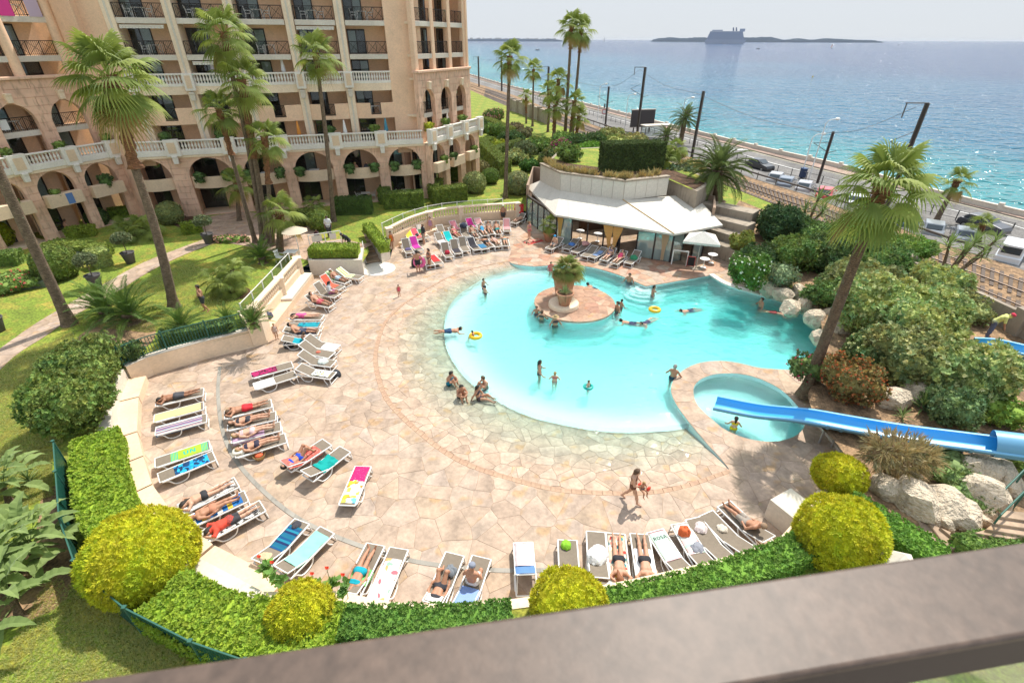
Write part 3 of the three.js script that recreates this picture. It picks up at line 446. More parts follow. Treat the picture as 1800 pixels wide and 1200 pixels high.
for (const [a, b] of mBays) {
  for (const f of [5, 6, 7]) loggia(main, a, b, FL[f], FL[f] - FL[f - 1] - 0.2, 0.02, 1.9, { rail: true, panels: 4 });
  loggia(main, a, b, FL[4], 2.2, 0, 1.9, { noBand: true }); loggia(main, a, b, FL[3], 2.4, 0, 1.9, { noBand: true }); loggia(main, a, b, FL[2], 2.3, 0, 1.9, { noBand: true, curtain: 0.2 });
  const c = (a + b) / 2, w = b - a + 0.1;
  // floor four: bulging band with white balusters
  fp(main, 'curved_band', curvedWall(c, w, 0.02, 0.32, 0.16, FL[4] - 0.5, FL[4] + 0.12), M.cream); fp(main, 'curved_slab', curvedSlab(c, w, 0.0, 0.3, FL[4] - 0.3, FL[4]), M.cream);
  fp(main, 'balustrade_rail', curvedWall(c, w, 0.06, 0.32, 0.22, FL[4] + 0.98, FL[4] + 1.1), M.white); fp(main, 'balustrade_foot', curvedWall(c, w, 0.05, 0.32, 0.2, FL[4] + 0.12, FL[4] + 0.34), M.white);
  { const n = 15; for (let i = 0; i < n; i++) { const u = (i + 0.5) / n * 2 - 1, q = main.pt(c + u * (w / 2 - 0.05), FL[4] + 0.35, -0.05 + 0.32 * (1 - u * u)); if (balusters++ < 290) part('baluster', balusterGeo, M.white, hotel, q.clone().sub(hotel.position)); else balusterRest.push(balusterGeo.clone().translate(...q.clone().sub(hotel.position).toArray())); } }
  // floor three: solid curved parapet with a railed gap
  const gw = 0.95; for (const [l, r] of [[a - 0.05, c - gw / 2], [c + gw / 2, b + 0.05]]) { const A = [], B = []; for (let i = 0; i <= 8; i++) { const s = lerp(l, r, i / 8), u = (s - c) / (w / 2), k = 0.34 * (1 - u * u); A.push([s, 0.04 + k]); B.push([s, -0.12 + k]); } fp(main, 'curved_parapet', prism([...A, ...B.reverse()], FL[3] - 0.2, FL[3] + 1.08), M.peach); }
  fp(main, 'curved_parapet', prism([[c - gw / 2, 0.38], [c + gw / 2, 0.38], [c + gw / 2, 0.22], [c - gw / 2, 0.22]], FL[3] - 0.2, FL[3] + 0.1), M.peach);
  fp(main, 'curved_slab', curvedSlab(c, w, 0.0, 0.3, FL[3] - 0.25, FL[3]), M.cream);
  const r = fp(main, 'railing', railOf(gw - 0.02, 1), M.rail); r.position.copy(main.pt(c, FL[3] + 0.08, 0.28)).sub(hotel.position); r.rotation.y = main.ry;
}
for (const s of [-3.55, 0.65, 5.05, 9.5, 13.6]) { fp(main, 'pedestal', rbox(0.78, 1.32, 0.5, s, FL[4] + 0.44, 0.12, 0.03), M.white); fp(main, 'pedestal_panel', box(0.42, 0.95, 0.03, s, FL[4] + 0.46, 0.385), M.bench); placeB(main, s, FL[4] - 0.95, 0.13, M.offwhite); }
terrace(main, -5.3, 19.7, [-1.8, 2.6, 7.0, 11.65, 15.75], FL[2], 1.6, 0.25);
// lower arcade of the main front
const mArch = [[-4.0, 1.4], [0.55, 1.75], [4.95, 1.7], [9.3, 1.7], [13.6, 1.6], [17.75, 1.55]];
arcade(main, [-5.4, 20.1], mArch.map(([c, w]) => [c, w, 4.45, 6.0]), 0.96, 6.3, 1.4, 10);
mArch.forEach(([c, w], i) => {
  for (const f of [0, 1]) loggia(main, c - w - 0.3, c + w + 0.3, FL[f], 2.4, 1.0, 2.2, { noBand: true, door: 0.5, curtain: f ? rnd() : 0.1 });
  fp(main, 'curved_parapet', curvedWall(c, w * 2 - 0.02, 1.22, 0.5, 0.14, 3.42, 4.42), M.bench); fp(main, 'curved_slab', curvedSlab(c, w * 2 - 0.02, 1.2, 0.48, 3.42, 3.56), M.bench);
});
for (const s of [-1.7, 2.7, 7.1, 11.5, 15.7]) fp(main, 'arcade_side_wall', box(0.35, 5.3, 2.3, s, 3.62, -0.25), M.peach);
// end front by the garden
for (const s of [0.15, 3.1, 6.1, 9.0]) fp(endf, 'column', rbox(0.55, 7.6, 0.5, s, 16.2, -0.15, 0.08), M.peach);
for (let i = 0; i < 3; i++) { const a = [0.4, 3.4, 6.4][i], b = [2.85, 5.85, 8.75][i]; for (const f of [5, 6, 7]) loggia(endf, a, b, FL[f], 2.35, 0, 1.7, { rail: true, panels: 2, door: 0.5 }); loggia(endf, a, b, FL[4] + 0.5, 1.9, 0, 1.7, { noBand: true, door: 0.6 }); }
fp(endf, 'ledge', rbox(9.9, 0.22, 0.75, 4.6, 12.42, 0.1, 0.05), M.pink);
arcade(endf, [-0.3, 9.5], [[1.35, 1.02, 9.7, 10.95], [4.5, 1.02, 9.7, 10.95], [7.45, 1.0, 9.7, 10.95]], 6.3, 12.3, 0.3, 10);
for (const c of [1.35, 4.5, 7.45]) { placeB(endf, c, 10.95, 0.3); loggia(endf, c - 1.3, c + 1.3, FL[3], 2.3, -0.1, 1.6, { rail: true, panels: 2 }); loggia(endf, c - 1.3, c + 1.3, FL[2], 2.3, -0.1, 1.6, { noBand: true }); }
fp(endf, 'core_wall', box(9.4, 19, 0.3, 4.6, 10.4, -2.4), M.peach); fp(endf, 'side_wall', box(0.3, 19, 2.6, 9.35, 10.4, -1.1), M.peach);
terrace(endf, -0.2, 10.4, [0.35, 3.4, 6.7, 10.0], FL[2], 1.1, 0.25);
arcade(endf, [-0.2, 10.0], [[1.45, 1.15, 4.7, 6.0], [4.6, 1.15, 4.7, 6.0], [7.95, 1.15, 4.7, 6.0]], 0.96, 6.3, 0.9, 10);
for (const c of [1.45, 4.6, 7.95]) { for (const f of [0, 1]) loggia(endf, c - 1.4, c + 1.4, FL[f], 2.4, 0.4, 1.8, { noBand: true }); fp(endf, 'planter_box', rbox(2.35, 0.95, 0.6, c, 3.95, 1.15, 0.03), M.bench); }
fp(endf, 'side_wall', box(0.3, 5.3, 3, 9.95, 3.6, -0.8), M.pink);
// left wing
for (const s of [-2.6, 0.85, 4.35, 7.9]) { const g = new THREE.CylinderGeometry(0.34, 0.36, 7.6, 20); g.translate(s, 16.2, -1.95); fp(wing, 'column', g, M.peach); }
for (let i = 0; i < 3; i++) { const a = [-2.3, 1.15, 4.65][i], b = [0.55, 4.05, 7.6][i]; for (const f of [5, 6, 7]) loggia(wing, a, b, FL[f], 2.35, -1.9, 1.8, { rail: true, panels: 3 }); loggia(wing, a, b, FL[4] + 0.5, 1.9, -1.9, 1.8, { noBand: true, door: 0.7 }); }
fp(wing, 'end_wall', box(2.6, 14, 0.6, 9.5, 13.2, -2.2), M.peach);
fp(wing, 'core_wall', box(14, 19, 0.3, 2, 10.4, -4.1), M.peach);
fp(wing, 'ledge', rbox(12.2, 0.22, 0.8, 2.6, 12.42, -1.75, 0.05), M.pink);
arcade(wing, [-3.4, 8.6], [[-0.8, 1.25, 9.3, 10.75], [2.75, 1.25, 9.3, 10.75], [6.25, 1.25, 9.3, 10.75]], 6.3, 12.3, -1.55, 10);
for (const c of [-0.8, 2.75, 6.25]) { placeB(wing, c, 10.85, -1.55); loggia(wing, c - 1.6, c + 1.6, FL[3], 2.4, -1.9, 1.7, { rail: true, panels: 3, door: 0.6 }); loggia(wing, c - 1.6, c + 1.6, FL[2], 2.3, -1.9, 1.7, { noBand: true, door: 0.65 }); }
terrace(wing, -3.5, 8.2, [-2.7, 0.85, 4.4, 7.7], FL[2], 0, 0.25);
arcade(wing, [-3.5, 8.2], [[-0.85, 1.3, 4.75, 6.0], [2.65, 1.3, 4.75, 6.0], [6.0, 1.25, 4.75, 6.0]], 0.96, 6.3, -0.2, 10);
for (const c of [-0.85, 2.65, 6.0]) { for (const f of [0, 1]) loggia(wing, c - 1.5, c + 1.5, FL[f], 2.4, -0.7, 2.0, { noBand: true, door: 0.6 }); fp(wing, 'planter_box', rbox(2.55, 0.95, 0.62, c, 3.95, 0.1, 0.03), M.bench); }
{ const q = [wing.pt(8.0, 0, -0.3), main.pt(-5.3, 0, 1.3), main.pt(-5.3, 0, -1.5), wing.pt(8.0, 0, -2.4)].map((p) => [p.x + 28, p.z + 47]); part('corner_pier', prism(q, 0, 5.4), M.pink, hotel); part('corner_pier', prism(q.map(([x, z]) => [x - 0.3, z - 0.3]), 5.4, 19), M.peach, hotel); }
if (balusterRest.length) part('balusters', merge(balusterRest), M.white, hotel).userData.kind = 'stuff';

// plastic chair and table for the balconies
function plasticChair(label, group) {
  const t = thing('plastic_chair', label, 'chair', group);
  part('seat', rbox(0.46, 0.04, 0.44, 0, 0.43, 0, 0.015), M.whitePlastic, t);
  part('backrest', merge([-0.16, -0.08, 0, 0.08, 0.16].map((x) => { const g = box(0.05, 0.44, 0.02, x, 0.22, 0); g.rotateX(-0.18); g.translate(0, 0.45, -0.2); return g; }).concat([(() => { const g = box(0.46, 0.06, 0.025, 0, 0.44, 0); g.rotateX(-0.18); g.translate(0, 0.45, -0.2); return g; })()])), M.whitePlastic, t);
  for (const [x, z] of [[-0.2, 0.2], [0.2, 0.2], [-0.2, -0.2], [0.2, -0.2]]) part('leg', rod(V(x * 1.15, 0, z * 1.15), V(x, 0.42, z), 0.022, 0.02, 5), M.whitePlastic, t);
  for (const x of [-0.24, 0.24]) part('armrest', merge([box(0.045, 0.03, 0.42, x, 0.64, 0), rod(V(x, 0.42, 0.2), V(x, 0.64, 0.2), 0.018, 0.018, 5)]), M.whitePlastic, t);
  return t;
}
function plasticTable(label, group) { const t = thing('plastic_table', label, 'table', group); part('table_top', rbox(0.9, 0.035, 0.75, 0, 0.715, 0, 0.02), M.whitePlastic, t); for (const [x, z] of [[-1, -1], [1, -1], [-1, 1], [1, 1]]) part('leg', rod(V(x * 0.4, 0, z * 0.32), V(x * 0.36, 0.7, z * 0.29), 0.025, 0.025, 5), M.whitePlastic, t); return t; }
{
  const chair0 = plasticChair('white plastic armchair on a hotel balcony', 'balcony chairs'), table0 = plasticTable('white plastic table on a hotel balcony', 'balcony tables'); let used = 0;
  const set = (fr, s, y, o, i) => { const put = (src, ds, dz, ry, k) => { const p = fr.pt(s + ds, y + 0.001, o + dz); if (used < 2 && ((k === 0 && src === table0 && !src.userData.set) || (k === 1 && src === chair0 && !src.userData.set))) { src.position.copy(p); src.rotation.y = ry; src.userData.set = 1; used++; } else copy(src, p, ry); }; put(table0, 0, 0, fr.ry, 0); put(chair0, -0.72, 0.05, fr.ry + Math.PI / 2, 1); if (i % 2 === 0) put(chair0, 0.72, 0, fr.ry - Math.PI / 2, 2); };
  let i = 0; for (const [a, b] of mBays) { set(main, lerp(a, b, 0.45), FL[6], -0.75, i++); if (i % 3 !== 0) set(main, lerp(a, b, 0.55), FL[5], -0.75, i++); if (i % 2) set(main, lerp(a, b, 0.5), FL[3], -0.7, i++); }
  set(wing, 2.6, FL[5], -2.6, 0); set(wing, 6.1, FL[6], -2.6, 1); set(wing, 2.7, FL[6], -2.6, 0); set(wing, 2.75, FL[3], -2.7, 1); set(main, 13.6, FL[0], 0.2, 0); set(main, 17.7, FL[0], 0.2, 1); set(main, 9.2, FL[1], 0.4, 1); set(main, 4.9, FL[1], 0.4, 0);
  delete chair0.userData.set; delete table0.userData.set; for (const o of scene.children) if (o.userData.set) delete o.userData.set;
  // folded parasols on the terrace
  const par = (p, c, label) => { const t = thing('folded_parasol', label, 'parasol', null, p); part('canopy', lathe([[0.02, 2.25], [0.06, 2.2], [0.2, 1.2], [0.16, 1.05], [0.1, 1.0]], 8), mat(c, 0.9), t); part('pole', rod(V(0, 0.06, 0), V(0, 2.2, 0), 0.025, 0.025, 6), M.whitePlastic, t); part('base', lathe([[0.001, 0.07], [0.22, 0.06], [0.25, 0], [0.001, 0]], 14), M.concrete, t); };
  par(main.pt(10.9, FL[2] + 0.03, 0.5), [0.78, 0.76, 0.7], 'tall closed white parasol on terrace beside the palm trunk'); par(main.pt(12.6, FL[2] + 0.03, 0.7), [0.82, 0.8, 0.76], 'closed white parasol with wide skirt on hotel terrace'); par(main.pt(16.4, FL[2] + 0.03, 0.4), [0.08, 0.3, 0.4], 'closed blue parasol on hotel terrace'); par(main.pt(8.5, FL[2] + 0.03, 0.3), [0.75, 0.3, 0.06], 'closed orange parasol on hotel terrace'); par(endf.pt(4.6, FL[2] + 0.03, 0.2), [0.72, 0.66, 0.58], 'closed beige parasol on terrace at the garden end of hotel'); par(main.pt(8.2, FL[4] + 0.03, -0.6), [0.8, 0.79, 0.78], 'closed white parasol on balcony behind the upper balustrade'); par(main.pt(2.6, FL[4] + 0.03, -0.6), [0.62, 0.55, 0.62], 'closed lilac parasol on balcony behind the upper balustrade');
  // awnings and washing
  const aw = thing('folded_awning', 'cream scalloped awning rolled under a balcony slab', 'awning', 'rolled awnings', main.pt(11.5, 15.7, 0.14)); aw.rotation.y = main.ry; part('cassette', rbox(3.1, 0.12, 0.14, 0, 0.14, 0, 0.03), M.offwhite, aw); part('valance', merge(Array.from({ length: 14 }, (_, i) => box(0.2, 0.14, 0.012, -1.45 + i * 0.22, 0.02 + 0.01 * (i % 2), 0.05))), M.canvas, aw);
  copy(aw, main.pt(-1.5, 15.7, 0.14), main.ry); copy(aw, main.pt(2.9, 13.15, 0.14), main.ry);
  const cloth = (fr, s, y, o, w, h, c, label) => { const g = new THREE.PlaneGeometry(w, h, 10, 6), p = g.attributes.position; for (let i = 0; i < p.count; i++) p.setZ(i, 0.02 * Math.sin(p.getX(i) * 11) * (0.5 - p.getY(i) / h)); const m = solo('drying_towel', merge([g, box(w, 0.02, 0.06, 0, h / 2, -0.02)]), mat(c, 0.95, { side: THREE.DoubleSide }), label, 'towel', null, fr.pt(s, y, o), fr.ry); return m; };
  cloth(wing, 5.2, FL[6] + 0.55, -1.83, 0.9, 1.1, [0.6, 0.05, 0.25], 'magenta towel drying over a dark balcony railing'); cloth(wing, 7.0, FL[6] + 0.55, -1.83, 0.9, 1.1, [0.55, 0.45, 0.58], 'pale lilac towel drying over a dark balcony railing'); cloth(wing, 2.9, 3.95, 0.44, 0.5, 0.8, [0.12, 0.22, 0.45], 'blue towel hanging over a planter box of the arcade'); cloth(wing, 1.9, FL[3] + 0.6, -1.83, 0.55, 0.7, [0.7, 0.7, 0.68], 'white cloth over railing inside an arch');
}
// ---------- walls, benches, stairs, planters ----------
const G3 = (pts, y) => pts.map((p) => V(p.x, y, p.z));
{
  const strip = (A, B, y0, y1) => prism([...xz(A), ...xz(B).reverse()], y0, y1);
  // long bench and wall round the left of the deck
  const w1 = thing('bench_wall', 'cream wall with built-in stone bench curving round the sunbathing deck', 'wall', null, bench1b[4]);
  const loc = (g, o) => g.translate(-o.position.x, -o.position.y, -o.position.z);
  part('wall', loc(strip(bench1b, away(bench1b, 0.42), -0.05, 1.04), w1), M.offwhite, w1);
  const segs = bench1.length - 1; for (let i = 0; i < segs; i++) part('bench_seat', loc(strip([bench1[i], bench1[i + 1]].map((p, k, a) => p.clone().lerp(a[1 - k], 0.02)), [bench1b[i], bench1b[i + 1]].map((p, k, a) => p.clone().lerp(a[1 - k], 0.02)), -0.02, 0.44), w1), M.bench, w1);
  // wall with the palm planter at its end
  const A = [bench1b[7].clone().lerp(gp(271, 659), 0.1), gp(271, 659), gp(360, 632), gp(448, 609)], w2 = thing('retaining_wall', 'plain cream retaining wall under the green railing', 'wall', null, A[0]);
  part('wall', loc(strip(A, away(A, 0.3), -0.05, 1.07), w2), M.cream, w2); part('coping', loc(strip(away(A, -0.03), away(A, 0.34), 1.075, 1.12), w2), M.offwhite, w2);
  const pc = gp(470, 604), p1 = thing('corner_planter', 'tall cream corner planter holding a sago palm', 'planter', null, gp(446, 610));
  const q = [gp(446, 611), pc, gp(480, 590), bench2b[0], gp(462, 578), gp(430, 588)]; part('box', loc(prism(xz(q), -0.05, 1.58), p1), M.cream, p1);
  part('soil', loc(sheet(xz(q.map((p) => p.clone().lerp(V(-15.0, 0, -25.2), 0.18))), [], 1.59), p1), M.soil, p1);
  // balustrades
  const balGeo = balusterGeo;
  const bal = (line, label, posts, y0 = 0.98) => {
    const t = thing('stone_balustrade', label, 'balustrade', null, line[0]); const o = t.position;
    part('wall', loc(strip(line, away(line, 0.3), -0.05, y0), t), M.bench, t);
    const c = away(line, 0.15), sp = smoothLine(c, 60); const curve = new THREE.CatmullRomCurve3(c, false, 'centripetal'), L = curve.getLength();
    part('foot', loc(wallLine(G3(curve.getSpacedPoints(30), 0), 0.1, 0.3, y0 + 0.002), t), M.cream, t); part('handrail', loc(wallLine(G3(curve.getSpacedPoints(30), 0), 0.12, 0.34, y0 + 0.72), t), M.cream, t);
    const n = Math.floor(L / 0.26); for (let i = 0; i < n; i++) { const u = (i + 0.5) / n; if (posts.some((p) => Math.abs(p - u) * L < 0.38)) continue; const p = curve.getPointAt(u); part('baluster', balGeo, M.cream, t, [p.x - o.x, y0 + 0.1, p.z - o.z]); }
    for (const u of posts) { const p = curve.getPointAt(clamp(u, 0.001, 0.999)); part('post', merge([rbox(0.48, 1.75, 0.48, 0, 0.85, 0, 0.03), rbox(0.6, 0.1, 0.6, 0, 1.76, 0, 0.03)]), M.cream, t, [p.x - o.x, 0, p.z - o.z], 0.5); }
    return t;
  };
  bal([gp(690, 437), gp(730, 416), gp(775, 402), gp(830, 395), gp(887, 391), gp(912, 389)], 'curved cream stone balustrade behind the packed rows of loungers', [0.0, 0.38, 0.6, 0.99]);
  bal(bench2b, 'straight cream stone balustrade with bench beside the green lawn', [0.02, 0.55, 0.99]);
  const w3 = thing('stone_bench', 'cream stone bench under the straight balustrade', 'bench', null, bench2[0]); part('seat', loc(strip(bench2, bench2b, -0.02, 0.44), w3), M.bench, w3); part('upper_step', loc(strip([bench2[1], bench2[2]].map((p) => p.clone().lerp(V(-15, 0, -31), 0.03)), [bench2b[1], bench2b[2]], 0.445, 0.6), w3), M.offwhite, w3);
  const w4 = thing('stone_bench', 'low cream ledge bench at foot of the curved balustrade', 'bench', null, gp(775, 402)); const bl = [gp(700, 434), gp(735, 417), gp(777, 404), gp(830, 397), gp(882, 393)]; part('seat', loc(strip(away(bl, -0.5), away(bl, -0.04), -0.02, 0.4), w4), M.bench, w4);
  // retaining wall of the rest of the deck
  const rest = [...gps(deckPx2.slice(14, 24)), bench1b[0]]; const w5 = thing('retaining_wall', 'low cream wall hidden behind the front hedge', 'wall', null, rest[5]); part('wall', loc(strip(rest, away(rest, 0.3), -0.05, 0.99), w5), M.cream, w5);
  const rb = [...gps(deckPx2.slice(0, 15))]; struct('rock_face', ribbon(G3(rb, -0.05), G3(away(rb, 0.25), LAWN + 0.01)), M.rock);
  // round white shower basin and stairs
  const base = gp(664, 473); solo('shower_basin', lathe([[0.001, 0.05], [1.25, 0.05], [1.3, 0.03], [1.32, -0.02]], 36), M.white, 'round white shower basin at foot of the stairs', 'shower basin', null, [base.x, 0.02, base.z]);
  const s0 = gp(661, 461), s1 = gp(653, 428), st = thing('garden_stairs', 'short flight of stone stairs between two planters', 'stairs', null, s0); const dir = s1.clone().sub(s0).setY(0), L = dir.length(); dir.normalize(); const ry = Math.atan2(dir.x, dir.z);
  for (let i = 0; i < 6; i++) part('step', rbox(1.75, 0.16 * (i + 1), L / 6, 0, 0.08 * (i + 1), 0, 0.02), M.pathStone, st, [dir.x * L * (i + 0.5) / 6, -0.01 - i * 0.001, dir.z * L * (i + 0.5) / 6], ry);
  const rails = [tube([V(-0.75, 0.0, -0.1), V(-0.78, 0.85, 0.05), V(-0.78, 1.45, 1.0), V(-0.78, 1.0, 1.5)], 0.025, 16, 6), tube([V(0.75, 0.0, -0.1), V(0.78, 0.85, 0.05), V(0.78, 1.45, 1.0), V(0.78, 1.0, 1.5)], 0.025, 16, 6)]; rails.forEach((g) => part('handrail', g, M.whitePlastic, st, [0, 0.02, 0], ry));
  const P = (pts, y1, label) => { const t = thing('hedge_planter', label, 'planter', null, pts[0]); const c = pts.reduce((a, p) => a.add(p), V()).divideScalar(pts.length); part('box', loc(prism(xz(pts), -0.03, y1), t), M.offwhite, t); part('soil', loc(sheet(xz(pts.map((p) => p.clone().lerp(c, 0.14))), [], y1 + 0.006), t), M.soil, t); };
  P([gp(547, 484), gp(640, 483), gp(643, 461), gp(548, 462)], 1.2, 'long cream planter with clipped hedge left of the stairs');
  P([gp(672, 464), gp(687, 455), gp(653, 391, 1.36).setY(0), gp(637, 396, 1.36).setY(0)], 1.36, 'narrow cream planter with clipped hedge right of the stairs');
  // path and forecourt on the lawn
  const pl = gps([[-60, 660], [0, 612], [60, 570], [110, 540], [180, 500], [250, 462], [310, 438], [365, 418]], LAWN + 0.012), pr = gps([[-40, 690], [30, 622], [80, 590], [135, 552], [200, 516], [268, 474], [325, 447], [385, 424]], LAWN + 0.012);
  const pa = struct('garden_path', ribbon(smoothLine(pl, 40), smoothLine(pr, 40)), M.mortar);
  paving(pa, xz([...smoothLine(pl, 40), ...smoothLine(pr, 40).reverse()]), [], 0.75, () => LAWN + 0.014, tones, 60);
  const fc = xz(gps([[345, 384], [420, 372], [520, 380], [560, 405], [555, 425], [600, 420], [640, 428], [662, 426], [600, 455], [548, 460], [500, 446], [430, 432], [385, 424], [350, 408]], LAWN + 0.012)); const fo = struct('forecourt', sheet(fc, [], LAWN + 0.012), M.mortar);
  paving(fo, fc, [], 0.9, () => LAWN + 0.015, [[0.62, 0.46, 0.35], [0.66, 0.5, 0.38], [0.58, 0.42, 0.33]], 100);
  // gate at the head of the stairs
  const gt = thing('pool_gate', 'white metal gate with small notice boards at head of the stairs', 'gate', null, gp(574, 434, LAWN), 0.5);
  part('frame', merge([rod(V(-1.2, 0, 0), V(-1.2, 1.15, 0), 0.04), rod(V(0, 0, 0), V(0, 1.15, 0), 0.04), rod(V(1.2, 0, 0), V(1.2, 1.15, 0), 0.04), box(2.4, 0.06, 0.05, 0, 1.14, 0), box(2.4, 0.05, 0.04, 0, 0.35, 0)]), M.whitePlastic, gt); for (const [x, w] of [[-0.6, 0.75], [0.6, 0.5]]) part('notice_board', box(w, 0.5, 0.02, x, 0.8, 0.03), M.white, gt);
  // glass pool fence on the lawn side of both balustrades
  const gf = (line, label) => { const t = thing('glass_fence', label, 'fence', null, line[0]); for (let i = 0; i < line.length; i++) { part('post', box(0.06, 1.15, 0.06, 0, 0.575, 0), M.whitePlastic, t, line[i].clone().sub(line[0])); if (i) { const a = line[i - 1].clone().sub(line[0]), b = line[i].clone().sub(line[0]), d = b.clone().sub(a), w = d.length(); part('glass_pane', box(w - 0.1, 0.95, 0.008), M.glassPane, t, a.clone().add(b).multiplyScalar(0.5).add(V(0, 0.6, 0)), Math.atan2(-d.z, d.x)); part('top_rail', box(w - 0.06, 0.03, 0.04), M.whitePlastic, t, a.clone().add(b).multiplyScalar(0.5).add(V(0, 1.1, 0)), Math.atan2(-d.z, d.x)); } } };
  gf(new THREE.CatmullRomCurve3(away(bench2b, 0.7)).getSpacedPoints(5).map((p) => p.setY(LAWN)), 'low glass fence on the lawn beside the straight balustrade'); gf(new THREE.CatmullRomCurve3(away([gp(690, 437), gp(730, 416), gp(775, 402), gp(830, 395), gp(887, 391)], 0.8)).getSpacedPoints(9).map((p) => p.setY(LAWN)), 'low glass fence on the lawn behind the curved balustrade');
  // green bar railing above the retaining wall
  const gr = thing('bar_railing', 'dark green vertical bar railing on top of the cream retaining wall', 'railing', null, gp(262, 620, 1.12)); const ga = away(A, 0.15).map((p) => p.setY(1.12)); const cv = new THREE.CatmullRomCurve3(ga), gl = cv.getLength(); const g0 = gr.position.copy(ga[0]).clone();
  const N = Math.floor(gl / 0.14); for (let i = 0; i <= N; i++) { const p = cv.getPointAt(i / N).sub(g0); part(i % 14 ? 'bar' : 'post', i % 14 ? box(0.022, 0.92, 0.022, 0, 0.5, 0) : box(0.06, 1.1, 0.06, 0, 0.55, 0), M.greenMetal, gr, p); }
  for (const y of [0.08, 0.98]) part('rail', wallLine(cv.getSpacedPoints(10).map((p) => p.sub(g0)), 0.04, 0.045, y), M.greenMetal, gr);
  // white cube by the last loungers
  solo('plant_box', rbox(1.15, 0.95, 1.15, 0, 0.475, 0, 0.03, 0.5), M.offwhite, 'plain white masonry box at the end of the lounger row', 'masonry box', null, gp(1384, 918));
  // kerb beside the slide pool
  struct('deck_kerb', wallLine(smoothLine(gps([[1432, 740], [1455, 765], [1478, 795], [1492, 822]]), 14), 0.14, 0.22, 0.0), M.offwhite);
}

// ---------- island with pots ----------
{
  const c = gp(1010, 531, 0.12), isl = thing('pool_island', 'round stone island with pale skirt standing in the pool', 'island', null, [c.x, 0, c.z]);
  part('skirt', lathe([[2.62, 0.1], [2.62, -1.6]], 48), M.linerWall, isl); part('bench_ring', lathe([[2.6, -0.7], [3.05, -0.7], [3.05, -1.6]], 48), M.liner, isl);
  const circ = Array.from({ length: 40 }, (_, i) => [2.68 * Math.cos(i * Math.PI / 20), 2.68 * Math.sin(i * Math.PI / 20)]); part('top', prism(circ, 0.02, 0.115), M.mortar, isl);
  const s0 = seed; paving(isl, circ, [], 0.72, () => 0.116, tonesWarm, 300); seed = s0 + 7;
  const pot = (name, label, p, R, h) => { const t = thing(name, label, 'plant pot', null, p); part('pot', lathe([[0.001, 0], [R * 0.62, 0], [R * 0.93, h * 0.86], [R * 1.03, h * 0.87], [R * 1.05, h], [R * 0.92, h], [R * 0.9, h * 0.9], [0.001, h * 0.9]], 28), M.terracotta, t); part('soil', lathe([[0.001, h * 0.92], [R * 0.9, h * 0.915]], 20), M.soil, t); return t; };
  const pb = gp(991, 540, 0.13); const pl = thing('stone_plinth', 'low round cream plinth under the terracotta pots on the island', 'plinth', null, [pb.x, 0.135, pb.z - 0.15]); part('drum', lathe([[0.001, 0.32], [0.92, 0.32], [0.97, 0.28], [1.0, 0.05], [0.98, 0]], 32), M.cream, pl);
  pot('terracotta_pot', 'terracotta pot with spiky agave in front on the island plinth', [pb.x, 0.46, pb.z + 0.2], 0.56, 0.85); pot('terracotta_pot', 'large terracotta pot with fan palm rising behind on the island', [pb.x + 0.1, 0.14, pb.z - 1.55], 0.8, 1.65);
}
